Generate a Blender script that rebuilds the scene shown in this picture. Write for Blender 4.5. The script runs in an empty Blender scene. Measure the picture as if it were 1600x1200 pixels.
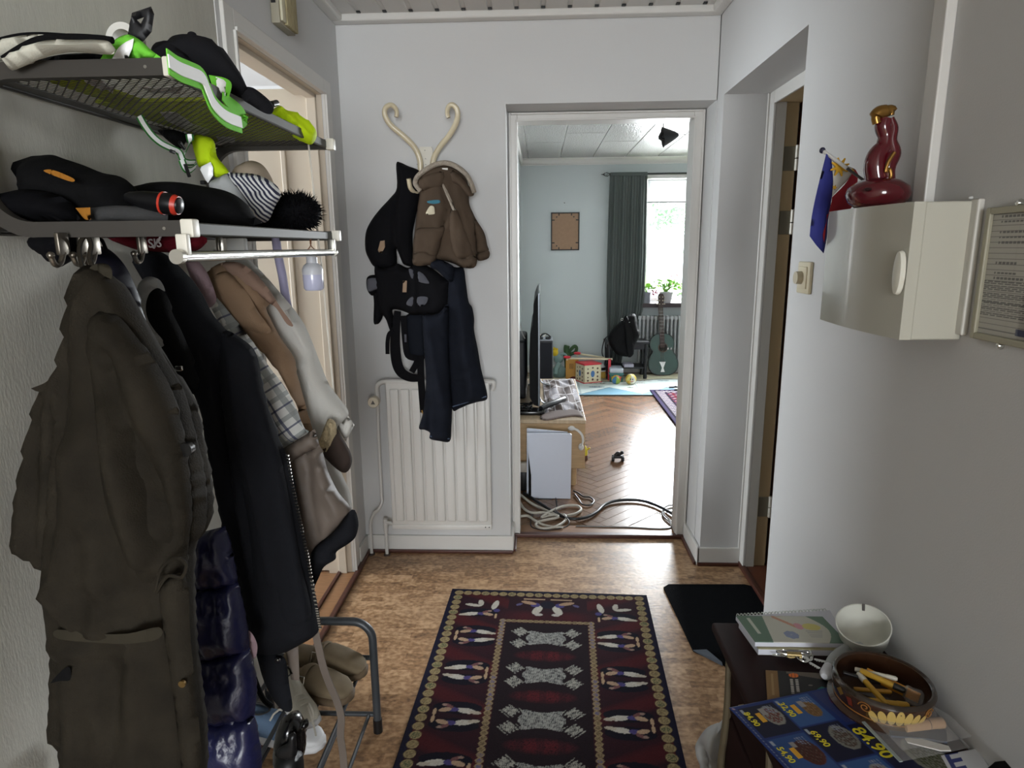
import bpy, bmesh, math, random
import numpy as np
from mathutils import Vector, Matrix, noise
from mathutils.geometry import delaunay_2d_cdt

SC = bpy.context.scene
COL = SC.collection
R = math.radians
random.seed(7)

# ------------------------------------------------------------------ camera
EYE = 1.5
FPX, PITCH, YAW, ROLL = 1015.9, 0.20818, -0.04459, -0.01007
_F = Vector((math.sin(YAW) * math.cos(PITCH), math.cos(YAW) * math.cos(PITCH), -math.sin(PITCH)))
_R0 = Vector((math.cos(YAW), -math.sin(YAW), 0))
_U0 = _R0.cross(_F)
_R = _R0 * math.cos(ROLL) + _U0 * math.sin(ROLL)
_U = _U0 * math.cos(ROLL) - _R0 * math.sin(ROLL)
CAM = Vector((0, 0, EYE))
cd = bpy.data.cameras.new('camera')
cam = bpy.data.objects.new('camera', cd)
COL.objects.link(cam)
cd.sensor_width = 36
cd.lens = FPX / 1600 * 36
cd.clip_start = 0.02
cam.matrix_world = Matrix(((_R.x, _U.x, -_F.x, 0), (_R.y, _U.y, -_F.y, 0), (_R.z, _U.z, -_F.z, EYE), (0, 0, 0, 1)))
SC.camera = cam

# ------------------------------------------------------------------ light, sky, exposure
W = bpy.data.worlds.new('sky'); SC.world = W; W.use_nodes = True
bg = W.node_tree.nodes['Background']
bg.inputs[0].default_value = (0.86, 0.94, 1.0, 1); bg.inputs[1].default_value = 4.0


def area(name, loc, rot, sx, sy, power, color):
    l = bpy.data.lights.new(name, 'AREA'); l.shape = 'RECTANGLE'; l.size = sx; l.size_y = sy
    l.energy = power; l.color = color
    o = bpy.data.objects.new(name, l); COL.objects.link(o); o.location = loc; o.rotation_euler = rot
    return o


# daylight through the living-room and bedroom windows, and an added fill behind the camera
area('living_room_daylight', (2.25, 8.35, 1.75), (R(-90), 0, 0), 2.0, 1.6, 450, (0.93, 0.97, 1.0))
area('bedroom_daylight', (-3.9, 2.25, 1.55), (0, R(-90), 0), 1.5, 1.7, 60, (0.88, 0.94, 1.0))
area('fill_behind_camera', (0.6, -5.6, 1.55), (R(90), 0, 0), 2.6, 1.9, 142, (0.97, 0.985, 1.0))
SC.view_settings.view_transform = 'Standard'
SC.view_settings.look = 'None'
SC.view_settings.gamma = 1.0
SC.view_settings.exposure = 0.9
SC.view_settings.use_curve_mapping = False


# ------------------------------------------------------------------ helpers
def ray(px, py):
    return _R * ((px - 800) / FPX) + _U * (-(py - 600) / FPX) + _F


def at(px, py, X=None, Y=None, Z=None):
    """World point seen at a pixel of the photograph on a plane of known X, Y or Z."""
    d = ray(px, py)
    if Y is not None:
        t = Y / d.y
    elif X is not None:
        t = X / d.x
    else:
        t = (Z - EYE) / d.z
    return CAM + d * t


def lin(c):
    return tuple(((v / 255) / 12.92 if v / 255 <= 0.04045 else ((v / 255 + 0.055) / 1.055) ** 2.4) for v in c) + (1,)


_M = {}


def mat(name, c=None, rough=0.6, metal=0.0, var=0.0, vscale=30, bump=0.0, bscale=60, c2=None, stretch=None,
        rand=0.0, trans=0.0, alpha=1.0, coat=0.0, spec=0.5, attr=None, sheen=0.0, emit=0.0):
    if name in _M:
        return _M[name]
    m = bpy.data.materials.new(name); m.use_nodes = True
    nt = m.node_tree; N = nt.nodes; L = nt.links
    b = N['Principled BSDF']
    b.inputs['Roughness'].default_value = rough
    b.inputs['Metallic'].default_value = metal
    b.inputs['Specular IOR Level'].default_value = spec
    b.inputs['Transmission Weight'].default_value = trans
    b.inputs['Alpha'].default_value = alpha
    b.inputs['Coat Weight'].default_value = coat
    b.inputs['Sheen Weight'].default_value = sheen
    if c is not None:
        b.inputs['Base Color'].default_value = lin(c)
    src = None
    tc = None

    def coords():
        nonlocal tc
        if tc is None:
            t = N.new('ShaderNodeTexCoord')
            mp = N.new('ShaderNodeMapping')
            if stretch:
                mp.inputs['Scale'].default_value = stretch
            L.new(t.outputs['Object'], mp.inputs['Vector'])
            tc = mp.outputs[0]
        return tc
    if attr:
        a = N.new('ShaderNodeVertexColor'); a.layer_name = attr; src = a.outputs['Color']
    if c2 is not None or var:
        n = N.new('ShaderNodeTexNoise'); n.inputs['Scale'].default_value = vscale; n.inputs['Detail'].default_value = 6
        L.new(coords(), n.inputs['Vector'])
        if c2 is not None:
            rp = N.new('ShaderNodeValToRGB')
            rp.color_ramp.elements[0].position = 0.35; rp.color_ramp.elements[1].position = 0.65
            rp.color_ramp.elements[0].color = lin(c); rp.color_ramp.elements[1].color = lin(c2)
            L.new(n.outputs['Fac'], rp.inputs['Fac']); src = rp.outputs['Color']
        else:
            h = N.new('ShaderNodeHueSaturation')
            mr = N.new('ShaderNodeMapRange')
            mr.inputs[1].default_value = 0.3; mr.inputs[2].default_value = 0.7
            mr.inputs[3].default_value = 1 - var; mr.inputs[4].default_value = 1 + var
            L.new(n.outputs['Fac'], mr.inputs[0]); L.new(mr.outputs[0], h.inputs['Value'])
            if src is not None:
                L.new(src, h.inputs['Color'])
            else:
                h.inputs['Color'].default_value = lin(c)
            src = h.outputs['Color']
    if rand:
        oi = N.new('ShaderNodeObjectInfo')
        h = N.new('ShaderNodeHueSaturation')
        mr = N.new('ShaderNodeMapRange'); mr.inputs[3].default_value = 1 - rand; mr.inputs[4].default_value = 1 + rand
        L.new(oi.outputs['Random'], mr.inputs[0]); L.new(mr.outputs[0], h.inputs['Value'])
        if src is not None:
            L.new(src, h.inputs['Color'])
        else:
            h.inputs['Color'].default_value = lin(c)
        src = h.outputs['Color']
    if src is not None:
        L.new(src, b.inputs['Base Color'])
    if bump:
        n = N.new('ShaderNodeTexNoise'); n.inputs['Scale'].default_value = bscale; n.inputs['Detail'].default_value = 4
        L.new(coords(), n.inputs['Vector'])
        bp = N.new('ShaderNodeBump'); bp.inputs['Strength'].default_value = bump; bp.inputs['Distance'].default_value = 0.01
        L.new(n.outputs['Fac'], bp.inputs['Height']); L.new(bp.outputs[0], b.inputs['Normal'])
    _M[name] = m
    return m


def tag(o, label=None, cat=None, group=None, kind=None):
    if label: o['label'] = label
    if cat: o['category'] = cat
    if group: o['group'] = group
    if kind: o['kind'] = kind
    return o


def thing(name, label, cat, loc=(0, 0, 0), group=None):
    o = bpy.data.objects.new(name, None); COL.objects.link(o)
    o.empty_display_size = 0.05
    o.location = loc
    return tag(o, label, cat, group)


def wloc(p):
    v = Vector((0, 0, 0))
    while p is not None:
        v += p.location; p = p.parent
    return v


class MB:
    """Collects shapes in world coordinates; build() links them as ONE mesh object."""

    def __init__(s):
        s.bm = bmesh.new()

    def grab(s, bm2, M=None):
        me = bpy.data.meshes.new('tmp'); bm2.to_mesh(me); bm2.free()
        if M is not None:
            me.transform(M)
        s.bm.from_mesh(me); bpy.data.meshes.remove(me)
        return s

    def box(s, a, b, bev=0.0, seg=2, M=None):
        t = bmesh.new()
        x0, y0, z0 = [min(p, q) for p, q in zip(a, b)]; x1, y1, z1 = [max(p, q) for p, q in zip(a, b)]
        bmesh.ops.create_cube(t, size=1)
        for v in t.verts:
            v.co = Vector(((x0 + x1) / 2 + v.co.x * (x1 - x0), (y0 + y1) / 2 + v.co.y * (y1 - y0), (z0 + z1) / 2 + v.co.z * (z1 - z0)))
        if bev:
            bmesh.ops.bevel(t, geom=list(t.edges), offset=bev, segments=seg, affect='EDGES', profile=0.5)
        return s.grab(t, M)

    def bar(s, p, q, w, h, up=(0, 0, 1), bev=0.0):
        p, q = Vector(p), Vector(q); d = q - p; L_ = d.length; d.normalize()
        up = Vector(up); sx = d.cross(up)
        if sx.length < 1e-5: sx = d.cross(Vector((1, 0, 0)))
        sx.normalize(); uz = sx.cross(d)
        M = Matrix(((sx.x, d.x, uz.x, p.x), (sx.y, d.y, uz.y, p.y), (sx.z, d.z, uz.z, p.z), (0, 0, 0, 1)))
        return s.box((-w / 2, 0, -h / 2), (w / 2, L_, h / 2), bev, 2, M)

    def cyl(s, p, q, r, r2=None, n=16, caps=True):
        p, q = Vector(p), Vector(q); r2 = r if r2 is None else r2
        return s.tube([p, q], [r, r2], n, caps)

    def tube(s, pts, r, n=8, caps=True, closed=False, flat=1.0):
        pts = [Vector(p) for p in pts]; m = len(pts)
        rs = [r] * m if isinstance(r, (int, float)) else list(r)
        bm = s.bm; rings = []
        t0 = (pts[1] - pts[0]).normalized()
        ref = Vector((0, 0, 1)) if abs(t0.z) < 0.9 else Vector((1, 0, 0))
        nrm = t0.cross(ref).normalized()
        for i in range(m):
            if closed:
                t = (pts[(i + 1) % m] - pts[i - 1])
            else:
                t = pts[min(i + 1, m - 1)] - pts[max(i - 1, 0)]
            if t.length < 1e-9: t = t0
            t.normalize()
            nrm = nrm - t * nrm.dot(t)
            if nrm.length < 1e-6: nrm = t.orthogonal()
            nrm.normalize(); bn = t.cross(nrm)
            rings.append([bm.verts.new(pts[i] + (nrm * math.cos(a) + bn * math.sin(a) * flat) * rs[i])
                          for a in (2 * math.pi * k / n for k in range(n))])
        for i in range(m if closed else m - 1):
            A, B = rings[i], rings[(i + 1) % m]
            for k in range(n):
                bm.faces.new((A[k], A[(k + 1) % n], B[(k + 1) % n], B[k]))
        if caps and not closed:
            bm.faces.new(rings[0][::-1]); bm.faces.new(rings[-1])
        return s

    def ribbon(s, pts, side, w, th):
        """Flat strap: points, side direction (one or per point), width, thickness."""
        pts = [Vector(p) for p in pts]; m = len(pts); bm = s.bm; rows = []
        for i in range(m):
            sd = Vector(side[i] if isinstance(side[0], (tuple, list, Vector)) else side)
            t = (pts[min(i + 1, m - 1)] - pts[max(i - 1, 0)]).normalized()
            sd = (sd - t * sd.dot(t)).normalized(); nn = t.cross(sd)
            ww = w[i] if isinstance(w, (list, tuple)) else w
            rows.append([bm.verts.new(pts[i] + sd * (a * ww / 2) + nn * (b * th / 2)) for a, b in ((-1, -1), (1, -1), (1, 1), (-1, 1))])
        for i in range(m - 1):
            for k in range(4):
                bm.faces.new((rows[i][k], rows[i][(k + 1) % 4], rows[i + 1][(k + 1) % 4], rows[i + 1][k]))
        bm.faces.new(rows[0][::-1]); bm.faces.new(rows[-1])
        return s

    def lathe(s, prof, c=(0, 0, 0), n=24, M=None, sx=1, sy=1, a0=0, a1=2 * math.pi):
        t = bmesh.new(); rings = []
        full = abs(a1 - a0 - 2 * math.pi) < 1e-6
        nn = n if full else n + 1
        for r, z in prof:
            if r < 1e-6:
                rings.append([t.verts.new((0, 0, z))])
            else:
                rings.append([t.verts.new((r * math.cos(a0 + (a1 - a0) * k / n) * sx, r * math.sin(a0 + (a1 - a0) * k / n) * sy, z)) for k in range(nn)])
        for A, B in zip(rings, rings[1:]):
            for k in range(n):
                k2 = (k + 1) % nn
                if len(A) == 1 and len(B) == 1: continue
                if len(A) == 1: t.faces.new((A[0], B[k2], B[k]))
                elif len(B) == 1: t.faces.new((A[k], A[k2], B[0]))
                else: t.faces.new((A[k], A[k2], B[k2], B[k]))
        MM = Matrix.Translation(Vector(c)) @ (M if M is not None else Matrix())
        return s.grab(t, MM)

    def ball(s, c, r, n=16, sc=(1, 1, 1), M=None):
        k = max(6, n // 2)
        pr = [(r * math.sin(math.pi * i / k), -r * math.cos(math.pi * i / k)) for i in range(k + 1)]
        pr[0] = (0, -r); pr[-1] = (0, r)
        Ms = Matrix.Diagonal((sc[0], sc[1], sc[2], 1))
        return s.lathe(pr, c, n, (M @ Ms) if M is not None else Ms)

    def prism(s, poly, p0, ex, ey, d):
        """Polygon (u,v) in the plane p0 + u*ex + v*ey, extruded along vector d."""
        p0, ex, ey, d = Vector(p0), Vector(ex), Vector(ey), Vector(d); bm = s.bm
        A = [bm.verts.new(p0 + ex * u + ey * v) for u, v in poly]
        B = [bm.verts.new(v.co + d) for v in A]
        n = len(A)
        bm.faces.new(A[::-1]); bm.faces.new(B)
        for k in range(n):
            bm.faces.new((A[k], A[(k + 1) % n], B[(k + 1) % n], B[k]))
        return s

    def poly(s, pts):
        s.bm.faces.new([s.bm.verts.new(Vector(p)) for p in pts]); return s

    def solid(s, pts, d):
        """Planar polygon of world points extruded by vector d."""
        bm = s.bm; d = Vector(d); A = [bm.verts.new(Vector(p)) for p in pts]; B = [bm.verts.new(v.co + d) for v in A]; n = len(A)
        bm.faces.new(A[::-1]); bm.faces.new(B)
        for k in range(n):
            bm.faces.new((A[k], A[(k + 1) % n], B[(k + 1) % n], B[k]))
        return s

    def build(s, name, m, parent=None, smooth=True, angle=40, label=None, kind=None):
        bm = s.bm
        bmesh.ops.recalc_face_normals(bm, faces=list(bm.faces))
        me = bpy.data.meshes.new(name)
        if parent is None:
            lo = Vector((1e9,) * 3); hi = -lo
            for v in bm.verts:
                for i in range(3):
                    lo[i] = min(lo[i], v.co[i]); hi[i] = max(hi[i], v.co[i])
            off = Vector(((lo.x + hi.x) / 2, (lo.y + hi.y) / 2, lo.z))
        else:
            off = wloc(parent)
        bmesh.ops.translate(bm, verts=list(bm.verts), vec=-off)
        bm.to_mesh(me); bm.free()
        if smooth:
            me.polygons.foreach_set('use_smooth', [True] * len(me.polygons))
            try: me.set_sharp_from_angle(angle=R(angle))
            except Exception: pass
        if m is not None: me.materials.append(m)
        o = bpy.data.objects.new(name, me); COL.objects.link(o)
        if parent is None: o.location = off
        else: o.parent = parent
        if label: o['label'] = label
        if kind: o['kind'] = kind
        return o


def structure(name, mb, m, smooth=False, **k):
    return tag(mb.build(name, m, None, smooth, **k), kind='structure')


def copy_tree(o, parent=None, loc=None):
    c = o.copy(); COL.objects.link(c)
    if parent is not None: c.parent = parent
    if loc is not None: c.location = loc
    for ch in list(o.children):
        copy_tree(ch, c)
    return c


def pxplane(pts, p0, n):
    """Pixels -> points on the plane through p0 with normal n."""
    p0, n = Vector(p0), Vector(n); out = []
    for q in pts:
        d = ray(q[0], q[1]); t = (p0 - CAM).dot(n) / d.dot(n); out.append(CAM + d * t)
    return out


def smooth_loop(P, k=4):
    """Closed Catmull-Rom through P (2D); points flagged with a third value stay sharp."""
    n = len(P); out = []
    for i in range(n):
        p0, p1, p2, p3 = P[i - 1], P[i], P[(i + 1) % n], P[(i + 2) % n]
        s1 = len(p1) > 2; s2 = len(p2) > 2
        a, b, c, d = [np.array(q[:2], float) for q in (p0, p1, p2, p3)]
        if s1: a = b - (c - b)
        if s2: d = c + (c - b)
        for j in range(k):
            t = j / k
            out.append(tuple(0.5 * ((2 * b) + (-a + c) * t + (2 * a - 5 * b + 4 * c - d) * t * t + (-a + 3 * b - 3 * c + d) * t ** 3)))
    return out


def spline(P, k=6):
    P = [Vector(p) for p in P]; out = []
    Q = [P[0] * 2 - P[1]] + P + [P[-1] * 2 - P[-2]]
    for i in range(1, len(Q) - 2):
        a, b, c, d = Q[i - 1:i + 3]
        for j in range(k):
            t = j / k
            out.append(0.5 * ((2 * b) + (c - a) * t + (2 * a - 5 * b + 4 * c - d) * t * t + (3 * b - a - 3 * c + d) * t ** 3))
    out.append(P[-1]); return out


def seg_dist(P, A, B):
    AB = B - A; t = np.clip(((P - A) @ AB) / max(AB @ AB, 1e-12), 0, 1)
    return np.linalg.norm(P - (A + t[:, None] * AB), axis=1)


def puff(name, m, outline, p0, n, tf, tb=None, rim=0.05, folds=(), nz=(0.0, 1, 1), res=0.012, parent=None, smooth=4,
         seed=0, warp=None, power=2.0, px=True, label=None, kind=None, holes=()):
    """A soft solid of cloth or leather with a given outline: the outline (pixels on the plane p0/n, or plane u,v points)
    is filled with a grid and swollen to both sides, with creases along polylines and wrinkle noise."""
    tb = tf if tb is None else tb
    n = Vector(n).normalized(); p0 = Vector(p0)
    if n.dot(CAM - p0) < 0: n = -n
    up = Vector((0, 0, 1)) if abs(n.z) < 0.8 else Vector((0, 1, 0))
    u = up.cross(n).normalized(); v = n.cross(u)

    def uv(pts):
        out = []
        for q in pts:
            w = (pxplane([q], p0, n)[0] - p0) if px else None
            out.append((w.dot(u), w.dot(v)) + tuple(q[2:]) if px else tuple(q))
        return out
    o2 = uv(outline)
    if smooth: o2 = smooth_loop(o2, smooth)
    loops = [o2] + [smooth_loop(uv(h), 3) for h in holes]
    # resample
    verts = []; edges = []; segs = []
    for lp in loops:
        lp = [np.array(q[:2], float) for q in lp]; pts = []
        for a, b in zip(lp, lp[1:] + lp[:1]):
            k = max(1, int(np.ceil(np.linalg.norm(b - a) / (res * 0.9))))
            for j in range(k): pts.append(a + (b - a) * j / k)
        s0 = len(verts); verts += pts
        edges += [(s0 + i, s0 + (i + 1) % len(pts)) for i in range(len(pts))]
        segs += [(pts[i], pts[(i + 1) % len(pts)]) for i in range(len(pts))]
    V = np.array(verts); nb = len(V)
    lo, hi = V.min(0), V.max(0)
    gx = np.arange(lo[0] + res / 2, hi[0], res); gy = np.arange(lo[1] + res / 2, hi[1], res)
    G = np.array([(x + (res / 2 if j % 2 else 0), y) for j, y in enumerate(gy) for x in gx])
    A = np.array([s[0] for s in segs]); B = np.array([s[1] for s in segs])

    def inside(P):
        c = np.zeros(len(P), bool)
        for a, b in zip(A, B):
            cond = (a[1] > P[:, 1]) != (b[1] > P[:, 1])
            with np.errstate(divide='ignore', invalid='ignore'):
                xi = (b[0] - a[0]) * (P[:, 1] - a[1]) / (b[1] - a[1] + 1e-15) + a[0]
            c ^= cond & (P[:, 0] < xi)
        return c

    def bdist(P):
        D = np.full(len(P), 1e9)
        for i in range(0, nb):
            D = np.minimum(D, ((P - A[i]) ** 2).sum(1))
        return np.sqrt(D)
    if len(G):
        G = G[inside(G)]
        if len(G):
            dG = bdist(G); G = G[dG > res * 0.55]
    allp = np.vstack([V, G]) if len(G) else V
    r = delaunay_2d_cdt([Vector(q) for q in allp], edges, [], 0, 1e-7)
    P = np.array([tuple(q) for q in r[0]]); F = [f for f in r[2]]
    D = bdist(P)
    cen = np.array([P[list(f)].mean(0) for f in F]); ok = inside(cen)
    F = [f for f, k in zip(F, ok) if k]
    h = (1 - (1 - np.clip(D / rim, 0, 1)) ** power) ** (1 / power)
    hf = tf * h
    if nz[0]:
        hf = hf + nz[0] * np.clip(D / rim, 0, 1) * np.array([noise.noise(Vector((q[0] * nz[1] + seed * 7.1, q[1] * nz[2], seed * 3.3))) +
                                                          0.5 * noise.noise(Vector((q[0] * nz[1] * 2.3, q[1] * nz[2] * 2.1 + seed, 9.7))) for q in P])
    for pts, amp, wd in folds:
        q = [np.array(a[:2], float) for a in uv(pts)]
        d = np.full(len(P), 1e9)
        for a, b in zip(q, q[1:]): d = np.minimum(d, seg_dist(P, a, b))
        hf = hf + amp * np.exp(-(d / wd) ** 2) * np.clip(D / (rim * 0.5), 0.15, 1)
    hf = np.maximum(hf, 0.0012); hb = tb * h
    isb = D < 1e-6
    bm = bmesh.new(); fr = []; bk = []
    for i, q in enumerate(P):
        base = p0 + u * q[0] + v * q[1]
        w = warp(base) if warp else Vector((0, 0, 0))
        a = bm.verts.new(base + w + n * (0 if isb[i] else hf[i]))
        fr.append(a); bk.append(a if isb[i] else bm.verts.new(base + w - n * max(hb[i], 0.0012)))
    for f in F:
        try: bm.faces.new([fr[i] for i in f])
        except ValueError: pass
        if any(not isb[i] for i in f):
            try: bm.faces.new([bk[i] for i in reversed(f)])
            except ValueError: pass
    mb = MB(); mb.bm.free(); mb.bm = bm
    return mb.build(name, m, parent, True, 80, label, kind)


def paint(name, m, nu, nv, fn, p0, ex, ey, th, parent=None, label=None, hfn=None):
    """A thin sheet (real thickness) whose flat print is a colour attribute: fn(U,V) -> linear rgb arrays."""
    p0, ex, ey = Vector(p0), Vector(ex), Vector(ey)
    nn = ex.cross(ey).normalized()
    if nn.z < 0 and abs(nn.z) > 0.3: nn = -nn
    U, V = np.meshgrid(np.linspace(0, 1, nu), np.linspace(0, 1, nv))
    U = U.ravel(); V = V.ravel()
    H = hfn(U, V) if hfn else np.zeros_like(U)
    top = np.array(p0) + U[:, None] * np.array(ex) + V[:, None] * np.array(ey) + (th + H)[:, None] * np.array(nn)
    i = np.arange(nu * nv).reshape(nv, nu)
    q = np.stack([i[:-1, :-1], i[:-1, 1:], i[1:, 1:], i[1:, :-1]], -1).reshape(-1, 4)
    if ex.cross(ey).dot(nn) < 0: q = q[:, ::-1]
    edge = np.concatenate([i[0, :], i[1:, -1], i[-1, -2::-1], i[-2:0:-1, 0]])
    bot = top[edge] - np.outer(th + H[edge], np.array(nn))
    k = len(edge); b0 = nu * nv
    sk = np.stack([edge, b0 + np.arange(k), b0 + (np.arange(k) + 1) % k, np.roll(edge, -1)], -1)
    if ex.cross(ey).dot(nn) < 0: sk = sk[:, ::-1]
    co = np.vstack([top, bot])
    off = wloc(parent) if parent is not None else Vector(co.mean(0))
    if parent is None: off.z = co[:, 2].min()
    faces = np.vstack([q, sk])
    me = bpy.data.meshes.new(name)
    me.vertices.add(len(co)); me.vertices.foreach_set('co', (co - np.array(off)).ravel().astype(np.float32))
    nf = len(faces); me.loops.add(nf * 4); me.polygons.add(nf)
    me.loops.foreach_set('vertex_index', faces.ravel().astype(np.int32))
    me.polygons.foreach_set('loop_start', np.arange(nf, dtype=np.int32) * 4)
    me.polygons.foreach_set('loop_total', np.full(nf, 4, np.int32))
    me.update(calc_edges=True)
    c = fn(U, V); rgba = np.ones((len(co), 4), np.float32)
    rgba[:nu * nv, :3] = c; rgba[nu * nv:, :3] = c[edge]
    at_ = me.color_attributes.new('print', 'FLOAT_COLOR', 'POINT'); at_.data.foreach_set('color', rgba.ravel())
    me.materials.append(m)
    o = bpy.data.objects.new(name, me); COL.objects.link(o)
    if parent is None: o.location = off
    else: o.parent = parent
    if label: o['label'] = label
    return o


def L3(c):
    return np.array(lin(c)[:3])


def text(s, size, p0, ex, ey, m, parent, name='lettering', th=0.0006, align='LEFT'):
    """Lettering lying in the plane p0 + ex, ey."""
    c = bpy.data.curves.new('t', 'FONT'); c.body = s; c.size = size; c.extrude = th / 2; c.align_x = align; c.resolution_u = 3; c.offset = size * 0.014
    o = bpy.data.objects.new('t', c); COL.objects.link(o)
    dg = bpy.context.evaluated_depsgraph_get()
    me = bpy.data.meshes.new_from_object(o.evaluated_get(dg)); bpy.data.objects.remove(o)
    ex = Vector(ex).normalized(); ey = Vector(ey).normalized(); ez = ex.cross(ey); p0 = Vector(p0) - wloc(parent)
    me.transform(Matrix(((ex.x, ey.x, ez.x, p0.x), (ex.y, ey.y, ez.y, p0.y), (ex.z, ey.z, ez.z, p0.z), (0, 0, 0, 1))))
    me.materials.clear(); me.materials.append(m); me.name = name
    q = bpy.data.objects.new(name, me); COL.objects.link(q); q.parent = parent
    return q

# ------------------------------------------------------------------ materials
WHITE = mat('white_wall_paint', (204, 204, 203), 0.75, bump=0.05, bscale=260)
LINEN = mat('woven_wall_cloth', (188, 186, 176), 0.9, var=0.05, vscale=40, bump=0.12, bscale=300, stretch=(1, 1, 0.25))
TRIM = mat('white_gloss_trim', (212, 210, 205), 0.35)
CREAM = mat('cream_door_paint', (198, 186, 168), 0.4)
BROWN = mat('dark_stained_wood_strip', (74, 40, 30), 0.4, var=0.15, vscale=60)
OAK = mat('oak_threshold', (138, 100, 68), 0.35, var=0.2, vscale=14, stretch=(1, 8, 1))
LRW = mat('pale_green_wall', (189, 196, 196), 0.8, bump=0.05, bscale=200)
BLACK = mat('black_plastic', (18, 18, 20), 0.4)
CHROME = mat('chrome', (205, 205, 200), 0.18, metal=1.0)
STEEL = mat('dull_steel', (150, 148, 140), 0.4, metal=1.0)
RACKM = mat('grey_brown_lacquer', (60, 57, 53), 0.45, spec=0.3)
RACKL = mat('pale_grey_lacquer', (92, 93, 89), 0.6, spec=0.2)
CAPM = mat('off_white_plastic', (222, 218, 205), 0.45)
RADW = mat('radiator_enamel', (204, 202, 197), 0.4)


def cork():
    m = bpy.data.materials.new('cork_floor'); m.use_nodes = True; nt = m.node_tree; N = nt.nodes; L = nt.links
    b = N['Principled BSDF']; b.inputs['Roughness'].default_value = 0.33; b.inputs['Specular IOR Level'].default_value = 0.45
    tc = N.new('ShaderNodeTexCoord')
    br = N.new('ShaderNodeTexBrick'); br.offset = 0.37; br.offset_frequency = 2; br.squash = 0.8; br.squash_frequency = 3
    br.inputs['Scale'].default_value = 1.0; br.inputs['Mortar Size'].default_value = 0.0
    br.inputs['Brick Width'].default_value = 0.115; br.inputs['Row Height'].default_value = 0.033
    br.inputs['Color1'].default_value = (0.25, 0.25, 0.25, 1); br.inputs['Color2'].default_value = (0.8, 0.8, 0.8, 1)
    L.new(tc.outputs['Object'], br.inputs['Vector'])
    n1 = N.new('ShaderNodeTexNoise'); n1.inputs['Scale'].default_value = 55; n1.inputs['Detail'].default_value = 8
    mp = N.new('ShaderNodeMapping'); mp.inputs['Scale'].default_value = (0.9, 1.25, 1)
    L.new(tc.outputs['Object'], mp.inputs[0]); L.new(mp.outputs[0], n1.inputs['Vector'])
    mx = N.new('ShaderNodeMix'); mx.data_type = 'FLOAT'; mx.inputs[0].default_value = 0.66
    L.new(br.outputs['Color'], mx.inputs[2]); L.new(n1.outputs['Fac'], mx.inputs[3])
    rp = N.new('ShaderNodeValToRGB'); e = rp.color_ramp.elements
    e[0].position = 0.30; e[0].color = lin((98, 72, 50)); e[1].position = 0.66; e[1].color = lin((186, 152, 116))
    k = rp.color_ramp.elements.new(0.47); k.color = lin((146, 112, 80))
    L.new(mx.outputs[0], rp.inputs[0]); L.new(rp.outputs[0], b.inputs['Base Color'])
    bp = N.new('ShaderNodeBump'); bp.inputs['Strength'].default_value = 0.12; bp.inputs['Distance'].default_value = 0.004
    L.new(n1.outputs['Fac'], bp.inputs['Height']); L.new(bp.outputs[0], b.inputs['Normal'])
    return m


CORK = cork()
PARQ = mat('parquet_oak', (118, 86, 62), 0.27, var=0.22, vscale=6, stretch=(4, 30, 1), rand=0.22, spec=0.6)

# ------------------------------------------------------------------ hall shell
XL, XR, YB = -0.883, 0.761, 3.02
EX = 0.958
structure('floor', MB().box((-1.03, -2.5, -0.06), (EX + 0.05, 3.22, 0)), CORK)
# ceiling: painted boards running away from the camera, each its own piece
ceil = structure('ceiling', MB().box((-1.03, -2.5, 2.482), (1.0, 3.3, 2.56)), WHITE)
PL = mat('painted_ceiling_board', (205, 203, 199), 0.5)
pw = 0.1105
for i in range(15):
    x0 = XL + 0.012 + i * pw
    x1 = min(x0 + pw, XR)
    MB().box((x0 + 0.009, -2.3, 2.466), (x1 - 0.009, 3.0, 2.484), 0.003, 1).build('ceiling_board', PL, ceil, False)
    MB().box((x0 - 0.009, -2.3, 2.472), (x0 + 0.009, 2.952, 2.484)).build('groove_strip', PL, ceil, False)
    MB().box((x0 - 0.008, 2.952, 2.4655), (x0 + 0.008, 2.966, 2.4835)).build('gap_shade_block', BLACK, ceil, False)  # solid black block stands in for the shade inside the groove end
for nm, a, b in (('trim_1', (XL, 2.965, 2.438), (XR, YB, 2.470)), ('trim_2', (XL, -2.3, 2.438), (XL + 0.05, 2.965, 2.470)),
                 ('trim_3', (XR - 0.05, -2.3, 2.438), (XR, 2.965, 2.470))):
    structure(nm, MB().box(a, b, 0.008, 2), TRIM)

# left wall with the bedroom doorway
DY0, DY1, DZ = 1.985, 2.775, 2.11
wl = MB()
wl.box((XL - 0.11, -2.5, 0), (XL, DY0, 2.5)); wl.box((XL - 0.11, DY1, 0), (XL, YB, 2.5)); wl.box((XL - 0.11, DY0, DZ), (XL, DY1, 2.5))
structure('wall_left', wl, LINEN)
# the two metres of plain paint beyond the cloth-covered wall
wp = MB()
wp.box((XL - 0.001, 1.9, 0), (XL + 0.003, DY0, 2.5)).box((XL - 0.001, DY1, 0), (XL + 0.003, YB, 2.5)).box((XL - 0.001, DY0, DZ), (XL + 0.003, DY1, 2.5))
structure('wall_left_painted', wp, WHITE)
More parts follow.
